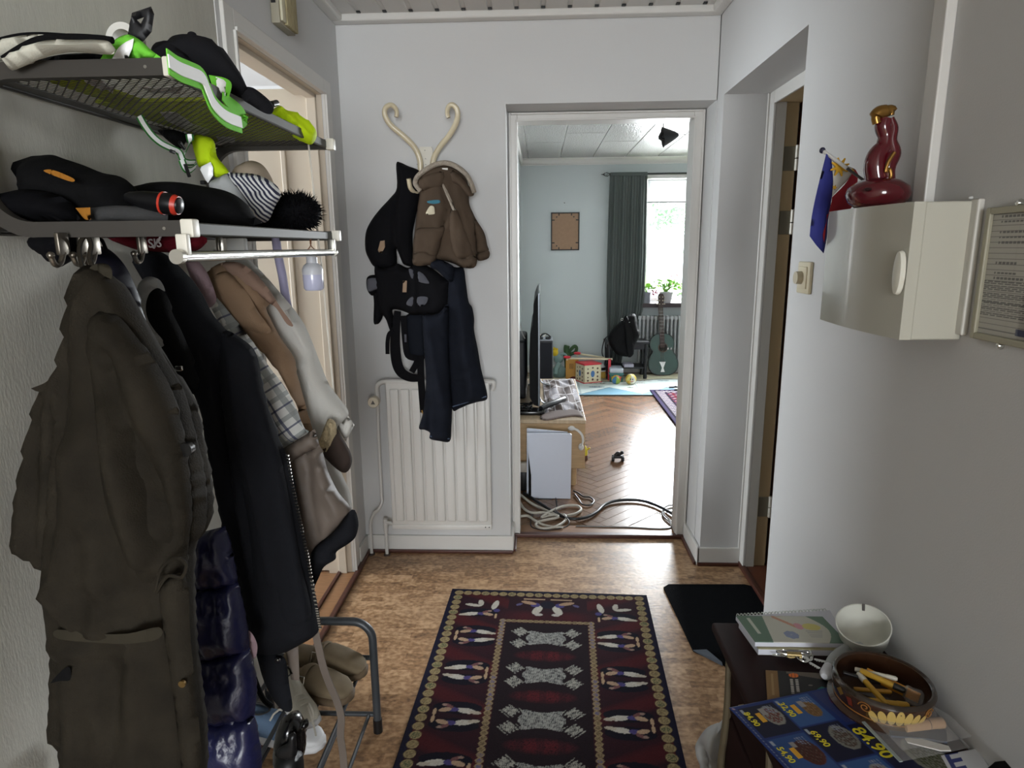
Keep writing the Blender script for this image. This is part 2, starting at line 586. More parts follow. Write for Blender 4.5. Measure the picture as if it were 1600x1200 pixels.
# back wall with the deep doorway recess
RX0, RX1, RZ, RY = -0.15, 0.758, 2.108, 3.21
wb = MB()
wb.box((-1.03, YB, 0), (RX0, RY + 0.1, 2.56)); wb.box((RX0, YB, RZ), (1.0, RY + 0.1, 2.56)); wb.box((RX1, YB, 0), (1.3, RY + 0.1, 2.56))
OX0, OX1, OZ = -0.107, 0.706, 2.068
wb.box((RX0, RY, 0), (OX0 - 0.015, RY + 0.1, RZ)); wb.box((OX1 + 0.015, RY, 0), (RX1, RY + 0.1, RZ)); wb.box((OX0 - 0.02, RY, OZ + 0.012), (OX1 + 0.02, RY + 0.1, RZ))
structure('wall_back', wb, WHITE)
# right wall with the entrance recess
EY0, EY1, EZ, EX = 2.047, 2.915, 2.108, 0.958
wr = MB()
wr.box((XR, -2.5, 0), (EX, EY0, 2.56)); wr.box((XR, EY0, EZ), (EX, EY1, 2.56)); wr.box((XR, EY1, 0), (EX + 0.15, YB, 2.56))
wr.box((EX, EY0 - 0.3, EZ - 0.04), (EX + 0.1, EY1, 2.56)); wr.box((EX, EY0 - 0.3, 0), (EX + 0.1, EY0 + 0.03, 2.2))
structure('wall_right', wr, WHITE)
structure('wall_behind', MB().box((-2.3, -5.9, 0), (2.3, -5.8, 0.6)).box((-2.3, -5.9, 2.5), (2.3, -5.8, 2.56)).box((-2.3, -5.9, 0), (-0.7, -5.8, 2.5)).box((1.9, -5.9, 0), (2.3, -5.8, 2.5)).box((-2.4, -5.9, 0), (-2.3, -2.5, 2.56)).box((2.3, -5.9, 0), (2.4, -2.5, 2.56)).box((-2.3, -2.5, 0), (-0.99, -2.4, 2.56)).box((0.95, -2.5, 0), (2.3, -2.4, 2.56)), WHITE)
structure('ceiling_behind', MB().box((-2.4, -5.9, 2.482), (2.4, -2.5, 2.56)), WHITE)
structure('floor_behind', MB().box((-2.4, -5.9, -0.06), (2.4, -2.5, 0)), CORK)

# skirting boards with the dark strip at their foot
BB = TRIM
def skirt(nm, a, b, nrm):
    a, b, nrm = Vector(a), Vector(b), Vector(nrm)
    m1 = MB(); q = a + nrm * 0.014
    m1.box((min(a.x, b.x, q.x, (b + nrm * 0.014).x), min(a.y, b.y, q.y, (b + nrm * 0.014).y), 0.0), (max(a.x, b.x, q.x, (b + nrm * 0.014).x), max(a.y, b.y, q.y, (b + nrm * 0.014).y), 0.088), 0.003, 2)
    o = structure(nm, m1, BB)
    c, d = a + nrm * 0.014, b + nrm * 0.028
    MB().box((min(c.x, d.x), min(c.y, d.y), 0), (max(c.x, d.x), max(c.y, d.y), 0.016), 0.004, 2).build('foot_strip', BROWN, o, False)
skirt('baseboard_back', (XL, YB, 0), (RX0 + 0.014, YB, 0), (0, -1, 0))
skirt('baseboard_recess', (RX0, YB, 0), (RX0, RY, 0), (1, 0, 0))
skirt('baseboard_left', (XL + 0.003, DY1 + 0.09, 0), (XL + 0.003, YB, 0), (1, 0, 0))
skirt('baseboard_pier', (RX1, EY1 - 0.014, 0), (RX1, RY, 0), (-1, 0, 0))
skirt('baseboard_reveal', (XR - 0.014, EY1, 0), (EX, EY1, 0), (0, -1, 0))
skirt('baseboard_right', (XR, -2.3, 0), (XR, EY0, 0), (-1, 0, 0))
skirt('baseboard_left_near', (XL, -2.3, 0), (XL, 1.91, 0), (1, 0, 0))
# threshold strips
structure('trim_4', MB().box((RX0 + 0.014, RY - 0.03, 0), (RX1 - 0.014, RY + 0.005, 0.02), 0.004, 2), BROWN)
structure('trim_5', MB().box((OX0, RY + 0.0, 0), (OX1, RY + 0.1, 0.014), 0.003, 2), OAK)
structure('trim_6', MB().box((EX + 0.004, EY0, 0), (EX + 0.3, EY1 - 0.02, 0.02), 0.004, 2), mat('red_brown_sill', (92, 52, 38), 0.4, var=0.15))
structure('trim_7', MB().box((EX - 0.018, EY0, 0), (EX + 0.004, EY1 - 0.014, 0.024), 0.004, 2), BROWN)
structure('trim_8', MB().box((XL + 0.012, 1.92, 0), (XL + 0.034, DY1 + 0.09, 0.018), 0.004, 2), BROWN)
structure('trim_9', MB().box((XL - 0.05, DY0, 0), (XL + 0.012, DY1, 0.012), 0.003, 2), OAK)
structure('trim_10', MB().box((XL - 0.066, DY0, 0), (XL - 0.05, DY1, 0.02), 0.003, 2), BROWN)

# doorway casing to the living room: frame with two profile steps
def casing(nm, x0, x1, z1, y, ox0, ox1, oz, m, depth):
    o = None
    o = structure(nm, MB().box((x0, y - 0.012, 0.0), (ox0, y + 0.002, z1), 0.003, 2).box((ox1, y - 0.012, 0), (x1, y + 0.002, z1), 0.003, 2).box((ox0, y - 0.012, oz), (ox1, y + 0.002, z1), 0.003, 2), m)
    e = 0.010
    MB().box((x0, y - 0.022, 0.0), (x0 + e, y - 0.012, z1), 0.003, 2).box((x1 - e, y - 0.022, 0), (x1, y - 0.012, z1), 0.003, 2).box((x0 + e, y - 0.022, z1 - e), (x1 - e, y - 0.012, z1), 0.003, 2).build('outer_bead', m, o, False)
    MB().box((ox0 - 0.008, y - 0.018, 0.0), (ox0, y - 0.01, oz), 0.002, 2).box((ox1, y - 0.018, 0), (ox1 + 0.008, y - 0.01, oz), 0.002, 2).box((ox0 - 0.008, y - 0.018, oz), (ox1 + 0.008, y - 0.01, oz + 0.008), 0.002, 2).build('inner_bead', m, o, False)
    MB().box((ox0 - 0.018, y, 0), (ox0, y + depth, oz + 0.015)).box((ox1, y, 0), (ox1 + 0.018, y + depth, oz + 0.015)).box((ox0, y, oz), (ox1, y + depth, oz + 0.015)).build('lining', m, o, False)
    return o
casing('trim_11', RX0 + 0.004, RX1 - 0.004, RZ - 0.003, RY, OX0, OX1, OZ, TRIM, 0.1)

# bedroom doorway: casing on the hall side, lining with a stop, cream door standing open
t12 = structure('trim_12', MB().box((XL, DY0 - 0.06, 0), (XL + 0.014, DY0, DZ + 0.06), 0.003, 2).box((XL, DY1, 0), (XL + 0.014, DY1 + 0.085, DZ + 0.06), 0.003, 2).box((XL, DY0 + 0.0, DZ), (XL + 0.014, DY1, DZ + 0.06), 0.003, 2), TRIM)
MB().box((XL + 0.014, DY1, 0), (XL + 0.022, DY1 + 0.012, DZ), 0.002, 2).box((XL + 0.014, DY0, DZ), (XL + 0.022, DY1 + 0.012, DZ + 0.012), 0.002, 2).box((XL + 0.014, DY0 - 0.012, 0), (XL + 0.022, DY0, DZ), 0.002, 2).build('casing_bead', TRIM, t12, False)
MB().box((XL - 0.11, DY1 - 0.002, 0), (XL, DY1 + 0.02, DZ)).box((XL - 0.11, DY0 - 0.02, 0), (XL, DY0, DZ)).box((XL - 0.11, DY0, DZ - 0.002), (XL, DY1 - 0.002, DZ + 0.02)).build('lining', CREAM, t12, False)
MB().box((XL - 0.06, DY1 - 0.016, 0), (XL - 0.022, DY1, DZ), 0.002, 1).box((XL - 0.06, DY0, DZ - 0.016), (XL - 0.022, DY1, DZ), 0.002, 1).build('door_stop', CREAM, t12, False)
d1 = structure('door_1', MB().box((XL - 0.90, DY1 + 0.005, 0.012), (XL - 0.108, DY1 + 0.043, 2.135), 0.004, 2), CREAM)
for k, (z0, z1) in enumerate(((0.22, 0.95), (1.12, 1.99))):
    f = MB(); x0, x1, w = XL - 0.80, XL - 0.165, 0.022
    f.box((x0, DY1 - 0.006, z0), (x0 + w, DY1 + 0.008, z1), 0.004, 2).box((x1 - w, DY1 - 0.006, z0), (x1, DY1 + 0.008, z1), 0.004, 2)
    f.box((x0, DY1 - 0.006, z0), (x1, DY1 + 0.008, z0 + w), 0.004, 2).box((x0, DY1 - 0.006, z1 - w), (x1, DY1 + 0.008, z1), 0.004, 2)
    f.build('panel_moulding', CREAM, d1, False)
# bedroom shell beyond the doorway
structure('wall_bedroom', MB().box((-4.1, 0.0, 0), (-4.0, 4.4, 0.8)).box((-4.1, 0.0, 2.4), (-4.0, 4.4, 2.56)).box((-4.1, 0, 0.8), (-4.0, 1.4, 2.4)).box((-4.1, 3.1, 0.8), (-4.0, 4.4, 2.4))
          .box((-4.1, 4.3, 0), (-1.0, 4.4, 2.56)).box((-4.1, -0.1, 0), (-0.99, 0, 2.56)).box((-1.03, 3.0, 0), (-0.99, 4.4, 2.56)), WHITE)
structure('ceiling_bedroom', MB().box((-4.1, -0.1, 2.5), (-0.99, 4.4, 2.58)), WHITE)
structure('floor_bedroom', MB().box((-4.1, -0.1, -0.06), (XL - 0.066, 4.4, 0.004)), OAK)

# entrance: casing, lining, beige rebate with hinges, brown door swung out to the landing
t13 = structure('trim_13', MB().box((EX - 0.012, EY1 - 0.062, 0), (EX, EY1 - 0.002, EZ), 0.003, 2).box((EX - 0.012, EY0, EZ - 0.05), (EX, EY1 - 0.062, EZ), 0.003, 2), TRIM)
MB().box((EX - 0.02, EY1 - 0.012, 0), (EX - 0.012, EY1 - 0.002, EZ), 0.002, 1).build('casing_bead', TRIM, t13, False)
BEIGE = mat('beige_door_frame', (196, 176, 138), 0.45)
MB().box((EX, EY1 - 0.062, 0), (EX + 0.040, EY1, EZ)).build('lining', mat('grey_white_frame', (190, 186, 178), 0.5), t13, False)
MB().box((EX + 0.040, EY1 - 0.050, 0), (EX + 0.094, EY1, EZ)).build('rebate', BEIGE, t13, False)
MB().box((EX, EY0, EZ - 0.045), (EX + 0.105, EY1, EZ + 0.02)).build('head_lining', BEIGE, t13, False)
d2 = structure('door_2', MB().box((EX + 0.107, EY1 - 0.085, 0.02), (EX + 0.155, EY1 - 0.045, EZ - 0.02), 0.002, 2).box((EX + 0.107, EY1 - 0.047, 0.02), (EX + 1.0, EY1 - 0.02, EZ - 0.02), 0.003, 2), mat('brown_veneer', (96, 62, 40), 0.45, var=0.2, vscale=10, stretch=(8, 8, 1)))
for py in (248, 348, 792):
    z = at(1226, py, Y=EY1 - 0.052).z
    h = MB().box((EX + 0.046, EY1 - 0.054, z - 0.048), (EX + 0.092, EY1 - 0.05, z + 0.048), 0.001, 1)
    hg = h.build('hinge', mat('worn_zinc_plate', (132, 126, 110), 0.55, metal=0.3), d2, False)
    MB().cyl((EX + 0.098, EY1 - 0.058, z - 0.048), (EX + 0.098, EY1 - 0.058, z - 0.002), 0.0095, n=12).cyl((EX + 0.098, EY1 - 0.058, z + 0.002), (EX + 0.098, EY1 - 0.058, z + 0.052), 0.0095, n=12).build('hinge_knuckle', mat('zinc_knuckle', (196, 192, 180), 0.4, metal=0.4), hg)
structure('wall_landing', MB().box((EX + 0.1, 1.4, 0), (2.6, 1.5, 2.56)).box((EX + 0.1, 3.1, 0), (2.6, 3.2, 2.56)).box((2.5, 1.4, 0), (2.6, 3.2, 2.56)).box((EX + 0.1, 1.4, 2.5), (2.6, 3.2, 2.56)), WHITE)
structure('floor_landing', MB().box((EX + 0.05, 1.4, -0.06), (2.6, 3.2, 0.0)), mat('landing_stone', (120, 112, 104), 0.6))
# boxed strip on the right wall
structure('trim_14', MB().box((XR - 0.020, 1.335, 1.5), (XR, 1.380, 2.44), 0.003, 2), TRIM)
structure('trim_15', MB().box((XR - 0.006, 1.380, 1.5), (XR, 1.437, 2.44), 0.002, 1), WHITE)

# ------------------------------------------------------------------ living room shell
LX0, LX1, LY0, LY1, LZ = -0.226, 3.6, RY + 0.1, 7.75, 2.47
WX0, WX1, WZ0, WZ1 = 1.21, 2.75, 0.845, 2.285
structure('wall_living_left', MB().box((LX0 - 0.1, LY0, 0), (LX0, LY1 + 0.1, 2.56)), LRW)
structure('wall_living_far', MB().box((LX0 - 0.1, LY1, 0), (WX0, LY1 + 0.25, 2.56)).box((WX1, LY1, 0), (LX1 + 0.1, LY1 + 0.25, 2.56)).box((WX0, LY1, 0), (WX1, LY1 + 0.25, WZ0 - 0.04)).box((WX0, LY1, WZ1), (WX1, LY1 + 0.25, 2.56)), LRW)
structure('wall_living_right', MB().box((LX1, LY0 - 0.1, 0), (LX1 + 0.1, LY1 + 0.25, 2.56)), LRW)
structure('wall_living_near', MB().box((1.2, LY0 - 0.1, 0), (LX1 + 0.1, LY0, 2.56)), LRW)
lc = structure('ceiling_living', MB().box((LX0 - 0.1, LY0 - 0.1, LZ + 0.008), (LX1 + 0.1, LY1 + 0.25, 2.6)), WHITE)
FOIL = mat('embossed_gloss_ceiling_panel', (158, 158, 155), 0.22, bump=0.5, bscale=26, stretch=(3, 1, 1), spec=0.7)
pw = 0.36
nx = int((LX1 - LX0) / pw) + 1
for i in range(nx):
    x0 = LX0 + 0.09 + (i - 1) * pw
    ys = [LY0, LY0 + 1.35 + 0.5 * (i % 2), LY0 + 2.75 + 0.5 * (i % 2), LY1]
    for ya, yb in zip(ys, ys[1:]):
        MB().box((max(x0, LX0) + 0.003, ya + 0.003, LZ), (min(x0 + pw, LX1) - 0.003, yb - 0.003, LZ + 0.012), 0.004, 1).build('ceiling_panel', FOIL, lc, False)
cv = [(0, 0)] + [(0.075 * (1 - math.cos(a)), 0.06 * math.sin(a)) for a in [k * math.pi / 16 for k in range(9)]] + [(0.075, 0.06 + 0.01), (0, 0.07)]
MBc = MB().prism([(-(u), v) for u, v in cv], (LX0, LY1, LZ - 0.062), (0, 1, 0), (0, 0, 1), (LX1 - LX0, 0, 0))
MBc.box((LX0, LY1 - 0.012, LZ - 0.072), (LX1, LY1, LZ - 0.058), 0.003, 2)
structure('trim_16', MBc, TRIM, smooth=True)
structure('trim_17', MB().box((LX0, LY0, LZ - 0.06), (LX0 + 0.03, LY1, LZ), 0.01, 2), TRIM)
structure('baseboard_living', MB().box((LX0, LY1 - 0.014, 0), (LX1, LY1, 0.09), 0.003, 2).box((LX0, LY0, 0), (LX0 + 0.014, LY1, 0.09), 0.003, 2), TRIM)
# herringbone parquet, block by block where the picture shows the blocks
lf = structure('floor_living', MB().box((LX0 - 0.1, LY0 - 0.01, -0.06), (LX1 + 0.1, LY1 + 0.1, 0.0055)), mat('parquet_bed', (122, 90, 62), 0.3))
BL, BW = 0.42, 0.07
bn = int(round(BL / BW))
lo = wloc(lf)
cand = []
for j in range(-4, 9):
    for k in range(-90, 90):
        for (u_, v_, sg) in ((k + bn / 2 + 2 * bn * j, k + 0.5, -1), (k + bn + 0.5 + 2 * bn * j, k + 1 - bn / 2, 1)):
            cx, cy = LX0 + (u_ - v_) * BW / math.sqrt(2), LY0 + (u_ + v_) * BW / math.sqrt(2)
            if LX0 + 0.04 < cx < LX1 - 0.05 and LY0 + 0.04 < cy < 7.6: cand.append((cy, cx, sg))
cand.sort()
seen = []; rest = []
for cy, cx, sg in cand:
    (seen if cx < 1.3 and cx / cy < 0.30 and len(seen) < 296 else rest).append((cx, cy, sg))
first = MB().box((lo.x - BW / 2 + 0.0006, lo.y - BL / 2, lo.z + 0.0), (lo.x + BW / 2 - 0.0006, lo.y + BL / 2, lo.z + 0.008), 0.0012, 1).build('parquet_block', PARQ, lf, False)
for i, (cx, cy, sg) in enumerate(seen):
    o = first if i == 0 else first.copy()
    if i: COL.objects.link(o)
    o.location = (cx - lo.x, cy - lo.y, -lo.z); o.rotation_euler = (0, 0, sg * R(45))
rb = MB()
for cx, cy, sg in rest:
    rb.box((-BW / 2 + 0.0006, -BL / 2, 0), (BW / 2 - 0.0006, BL / 2, 0.008), 0, 1, Matrix.Translation((cx, cy, 0)) @ Matrix.Rotation(sg * R(45), 4, 'Z'))
rb.build('parquet_field', PARQ, lf, False, kind='stuff')

# window: frame, sash, glass, sill
w1 = structure('window_1', MB().box((WX0, LY1 + 0.06, WZ0), (WX0 + 0.05, LY1 + 0.14, WZ1), 0.004, 2).box((WX1 - 0.05, LY1 + 0.06, WZ0), (WX1, LY1 + 0.14, WZ1), 0.004, 2)
               .box((WX0, LY1 + 0.06, WZ1 - 0.05), (WX1, LY1 + 0.14, WZ1), 0.004, 2).box((WX0, LY1 + 0.06, WZ0), (WX1, LY1 + 0.14, WZ0 + 0.05), 0.004, 2).box((1.95, LY1 + 0.06, WZ0), (2.01, LY1 + 0.14, WZ1), 0.004, 2), TRIM)
GL = bpy.data.materials.new('window_glass'); GL.use_nodes = True
_n = GL.node_tree.nodes; _l = GL.node_tree.links; _n.remove(_n['Principled BSDF'])
_t = _n.new('ShaderNodeBsdfTransparent'); _g = _n.new('ShaderNodeBsdfGlossy'); _g.inputs['Roughness'].default_value = 0.02
_mx = _n.new('ShaderNodeMixShader'); _mx.inputs[0].default_value = 0.06
_l.new(_t.outputs[0], _mx.inputs[1]); _l.new(_g.outputs[0], _mx.inputs[2]); _l.new(_mx.outputs[0], _n['Material Output'].inputs[0])
MB().box((WX0 + 0.05, LY1 + 0.098, WZ0 + 0.05), (1.95, LY1 + 0.102, WZ1 - 0.05)).build('pane', GL, w1, False)
MB().box((2.01, LY1 + 0.098, WZ0 + 0.05), (WX1 - 0.05, LY1 + 0.102, WZ1 - 0.05)).build('pane', GL, w1, False)
MB().box((WX0 - 0.04, LY1 - 0.10, WZ0 - 0.055), (WX1 + 0.04, LY1 + 0.06, WZ0 - 0.005), 0.005, 2).build('window_sill', mat('dark_sill_wood', (52, 38, 40), 0.35), w1, False)
# ------------------------------------------------------------------ hat rack on the left wall
RFX, RY0, RY1, RZL, RZU = -0.552, 1.02, 1.765, 1.533, 1.765
rack = thing('hat_rack', 'grey-brown metal hat rack with two mesh shelves and chrome rail on the left wall', 'hat rack', (-0.87, 1.39, 1.5))
for y in (RY0, RY1):
    pts = [(RFX, y, RZU), (-0.79, y, RZU)]
    pts += [(-0.79 - 0.082 * math.sin(a), y, RZU - 0.082 + 0.082 * math.cos(a)) for a in [k * math.pi / 20 for k in range(1, 11)]]
    pts += [(-0.79 - 0.082 * math.cos(a), y, RZL + 0.082 - 0.082 * math.sin(a)) for a in [k * math.pi / 20 for k in range(0, 11)]] + [(RFX, y, RZL)]
    MB().ribbon(pts, (0, 1, 0), 0.017, 0.024).build('side_bracket', RACKM, rack, True, 30)
    for z in (RZU, RZL):
        MB().box((RFX - 0.004, y - 0.011, z - 0.014), (RFX + 0.017, y + 0.011, z + 0.014), 0.003, 2).build('end_cap', CAPM, rack)
        MB().cyl((RFX - 0.03, y - 0.0085, z), (RFX - 0.03, y - 0.0095, z), 0.0025, n=10).build('rivet', STEEL, rack)
for z, nm in ((RZU, 'upper'), (RZL, 'lower')):
    MB().box((RFX - 0.012, RY0, z - 0.010), (RFX - 0.002, RY1, z + 0.010), 0.002, 1).build('front_rail', RACKL, rack, False)
    MB().box((-0.868, RY0, z - 0.008), (-0.858, RY1, z + 0.008), 0.002, 1).build('back_rail', RACKM, rack, False)
    # expanded-metal sheet: crossing wavy strands
    mesh = MB(); bm = mesh.bm
    x0, x1 = -0.858, RFX - 0.012
    pitch_x, pitch_y = 0.0165, 0.0095
    rows = int((RY1 - RY0 - 0.02) / pitch_y)
    nseg = int((x1 - x0) / (pitch_x / 4))
    for r_ in range(rows + 1):
        y = RY0 + 0.01 + r_ * pitch_y
        ph = math.pi * (r_ % 2)
        prev = None
        for k in range(nseg + 1):
            x = x0 + (x1 - x0) * k / nseg
            c = math.cos(2 * math.pi * (x - x0) / pitch_x + ph)
            yy = y + 0.0042 * max(-0.85, min(0.85, c * 1.2))
            cur = [bm.verts.new((x, yy + dy, z + dz)) for dy, dz in ((-0.0009, -0.0028), (0.0009, -0.0028), (0.0009, -0.0018), (-0.0009, -0.0018))]
            if prev:
                for q in range(4):
                    bm.faces.new((prev[q], prev[(q + 1) % 4], cur[(q + 1) % 4], cur[q]))
            prev = cur
    mesh.build('mesh_shelf', RACKM, rack, False, kind='stuff')
    MB().box((x0, RY0 + 0.008, z - 0.004), (x0 + 0.03, RY1 - 0.008, z - 0.002)).box((x0, RY0 + 0.008, z - 0.004), (x1, RY0 + 0.03, z - 0.0025)).build('sheet_edge', RACKM, rack, False)
# chrome clothes rail under the front edge
tr = MB().tube([(-0.548, 0.985, 1.490), (-0.548, 1.735, 1.490)], 0.0085, 20)
rail = tr.build('clothes_rail', CHROME, rack)
MB().cyl((-0.548, 0.975, 1.490), (-0.548, 0.987, 1.490), 0.0112, n=24).build('rail_cap', mat('satin_nickel', (190, 186, 176), 0.3, metal=0.7), rail)
MB().cyl((-0.548, 1.733, 1.490), (-0.548, 1.742, 1.490), 0.0112, n=24).build('rail_cap', STEEL, rail)
for y in (0.998, 1.722):
    MB().box((-0.556, y - 0.006, 1.492), (-0.538, y + 0.006, 1.524), 0.002, 2).build('rail_bracket', CAPM if y < 1.2 else STEEL, rack)
HKM = mat('worn_chrome', (120, 114, 104), 0.32, metal=0.9)
for i, (px, py) in enumerate(((96, 372), (129, 372), (146, 374), (221, 375), (298, 378), (343, 378))):
    y = at(px, py, X=-0.735).y
    b = MB()
    b.box((-0.7385, y - 0.012, 1.494), (-0.7315, y + 0.012, 1.528), 0.002, 2)
    b.tube(spline([(-0.735, y, 1.498), (-0.735, y - 0.010, 1.482), (-0.735, y - 0.022, 1.480), (-0.735, y - 0.028, 1.492)], 4), 0.0042, 8)
    b.ball((-0.735, y - 0.028, 1.494), 0.0058, 10)
    b.build('coat_hook', HKM, rack)

# ------------------------------------------------------------------ cloth colours
def fab(name, c, rough=0.9, var=0.08, bump=0.15, bs=400, **k):
    return mat(name, c, rough, var=var, vscale=8, bump=bump, bscale=bs, spec=0.12, **k)
OLIVE = mat('olive_brown_waxed_cotton', (38, 34, 27), 0.8, spec=0.1, var=0.3, vscale=13, bump=0.2, bscale=350)
OLIVE2 = mat('olive_brown_band', (50, 46, 37), 0.8, spec=0.1, var=0.2, vscale=12)
NAVYN = mat('navy_nylon', (28, 30, 64), 0.34, var=0.12, vscale=10, bump=0.25, bscale=45)
NAVY2 = mat('dark_navy_satin', (20, 20, 36), 0.45, var=0.12)
BLKC = fab('black_cotton', (24, 25, 29))
BLKD = fab('deep_black_cloth', (14, 14, 15))
GREYC = fab('light_grey_cloth', (150, 150, 148))
DGREY = fab('dark_grey_cloth', (62, 62, 62))
PINK = fab('pink_cotton', (160, 136, 142))
CAMEL = fab('camel_wool', (134, 110, 88), var=0.06)
CAMEL2 = fab('pinkish_camel_lapel', (132, 108, 94))
OFFW = fab('off_white_sweat_cloth', (190, 188, 182), var=0.03)
TAUPE = mat('taupe_satin_lining', (98, 88, 80), 0.55, spec=0.25, var=0.12, vscale=9)
NEON = fab('neon_yellow_cloth', (196, 226, 30), 0.7)
HIGREEN = fab('hi_vis_green_webbing', (118, 208, 66), 0.7)
REFL = mat('silver_white_reflective_tape', (254, 255, 254), 0.35, spec=1.0)
BROWNC = fab('brown_corduroy', (76, 64, 53), var=0.14)
DENIM = mat('dark_denim', (21, 24, 32), 0.9, var=0.2, vscale=20, bump=0.15, bscale=500, spec=0.12)
FUR = mat('black_fur', (10, 10, 13), 0.9, spec=0.1)
ORANGE = fab('orange_patch', (150, 100, 38))
RED = fab('dark_red_cloth', (86, 16, 26))
N_ = (0, -1, 0)
FRONT = (0.0, -1.0, 0.12)


def plaid():
    m = bpy.data.materials.new('blue_white_plaid'); m.use_nodes = True; nt = m.node_tree; N = nt.nodes; L = nt.links
    b = N['Principled BSDF']; b.inputs['Roughness'].default_value = 0.9
    tc = N.new('ShaderNodeTexCoord'); mp = N.new('ShaderNodeMapping'); mp.inputs['Rotation'].default_value = (0, R(33), 0)
    L.new(tc.outputs['Object'], mp.inputs[0]); sp = N.new('ShaderNodeSeparateXYZ'); L.new(mp.outputs[0], sp.inputs[0])

    def stripes(axis, period, w, off):
        a = N.new('ShaderNodeMath'); a.operation = 'MULTIPLY_ADD'; a.inputs[1].default_value = 1 / period; a.inputs[2].default_value = off + 50
        L.new(sp.outputs[axis], a.inputs[0])
        f = N.new('ShaderNodeMath'); f.operation = 'FRACT'; L.new(a.outputs[0], f.inputs[0])
        c = N.new('ShaderNodeMath'); c.operation = 'LESS_THAN'; c.inputs[1].default_value = w; L.new(f.outputs[0], c.inputs[0])
        return c.outputs[0]
    col = None

    def layer(prev, fac, c):
        x = N.new('ShaderNodeMix'); x.data_type = 'RGBA'; x.inputs[7].default_value = lin(c)
        if prev is None: x.inputs[6].default_value = lin((204, 204, 200))
        else: L.new(prev, x.inputs[6])
        k = N.new('ShaderNodeMath'); k.operation = 'MULTIPLY'; k.inputs[1].default_value = 0.8; L.new(fac, k.inputs[0])
        L.new(k.outputs[0], x.inputs[0]); return x.outputs[2]
    col = layer(col, stripes(0, 0.05, 0.22, 0.1), (138, 142, 140))
    col = layer(col, stripes(2, 0.05, 0.22, 0.1), (138, 142, 140))
    col = layer(col, stripes(0, 0.05, 0.10, 0.55), (40, 46, 84))
    col = layer(col, stripes(0, 0.05, 0.04, 0.75), (60, 70, 100))
    col = layer(col, stripes(2, 0.05, 0.09, 0.5), (44, 50, 86))
    L.new(col, b.inputs['Base Color']); return m


def stripe_mat(name, ca, cb, period, rot=(0, 0, 0)):
    m = bpy.data.materials.new(name); m.use_nodes = True; nt = m.node_tree; N = nt.nodes; L = nt.links
    b = N['Principled BSDF']; b.inputs['Roughness'].default_value = 0.9
    tc = N.new('ShaderNodeTexCoord'); mp = N.new('ShaderNodeMapping'); mp.inputs['Rotation'].default_value = rot
    L.new(tc.outputs['Object'], mp.inputs[0])
    w = N.new('ShaderNodeTexWave'); w.wave_type = 'BANDS'; w.bands_direction = 'X'; w.inputs['Scale'].default_value = 1 / period / 3.1416 * 0.5 * 3.1416 / 10 * 10 / 3.1416
    w.inputs['Distortion'].default_value = 1.2; w.inputs['Detail Scale'].default_value = 0.6
    L.new(mp.outputs[0], w.inputs['Vector'])
    rp = N.new('ShaderNodeValToRGB'); rp.color_ramp.interpolation = 'CONSTANT'; e = rp.color_ramp.elements
    e[0].color = lin(ca); e[1].position = 0.5; e[1].color = lin(cb)
    L.new(w.outputs['Color'], rp.inputs[0]); L.new(rp.outputs[0], b.inputs['Base Color']); return m


# ------------------------------------------------------------------ coats on the hooks, nearest first
def P(y, z=1.1, x=-0.7): return (x, y, z)

c1 = thing('waxed_jacket', 'long olive-brown waxed jacket hanging nearest, on the left wall rack', 'jacket', (-0.72, 0.96, 0.5))
puff('body', OLIVE, [(126, 418), (150, 417), (185, 440), (215, 490), (255, 560), (285, 610), (305, 680), (322, 770), (318, 830), (302, 860), (302, 960), (308, 1050), (318, 1130), (322, 1260, 1), (112, 1260, 1), (104, 1157), (90, 1145), (88, 1060), (89, 985), (80, 890), (88, 800), (96, 680), (92, 600), (100, 545), (110, 490), (118, 450)],
     P(0.965), FRONT, 0.06, 0.05, rim=0.05, nz=(0.030, 11, 5), seed=1, parent=c1,
     folds=[([(140, 430), (122, 560), (122, 760), (106, 880)], -0.024, 0.014), ([(150, 440), (210, 560), (235, 620)], -0.018, 0.012), ([(215, 560), (240, 640), (290, 760)], -0.012, 0.01), ([(88, 990), (248, 992)], 0.006, 0.008), ([(180, 900), (235, 960), (160, 980)], -0.01, 0.009),
            ([(90, 1010), (240, 1012)], -0.007, 0.006), ([(255, 930), (262, 1240)], -0.012, 0.006), ([(120, 1040), (125, 1240)], -0.008, 0.01), ([(150, 700), (190, 850), (200, 960)], 0.022, 0.022), ([(120, 900), (170, 950), (240, 965)], 0.018, 0.014), ([(140, 1060), (160, 1240)], 0.014, 0.02), ([(215, 1030), (205, 1200)], -0.014, 0.012), ([(240, 600), (262, 720)], 0.01, 0.015)])
sl = puff('sleeve', OLIVE, [(150, 490), (180, 490), (220, 535), (258, 590), (280, 650), (294, 730), (300, 800), (294, 850), (292, 885), (281, 902), (262, 900), (240, 930), (214, 916), (182, 868), (165, 770), (152, 640), (140, 540)],
     P(0.93), FRONT, 0.045, 0.045, rim=0.075, nz=(0.026, 12, 6), seed=2, parent=c1,
     folds=[([(180, 560), (215, 640), (250, 740), (280, 850)], -0.026, 0.013), ([(190, 640), (215, 760), (245, 870)], 0.020, 0.016), ([(230, 560), (275, 660), (290, 760)], 0.014, 0.012), ([(170, 760), (200, 860), (240, 915)], -0.016, 0.010), ([(170, 540), (200, 640)], -0.008, 0.01), ([(240, 880), (268, 868), (290, 850)], -0.012, 0.007), ([(175, 800), (215, 880)], -0.01, 0.01)])
MB().tube(spline(pxplane([(242, 926), (252, 888), (275, 872), (291, 882), (284, 902), (262, 900), (244, 926)], P(0.885), FRONT), 4), 0.0028, 6).build('cuff_edge', OLIVE, sl)
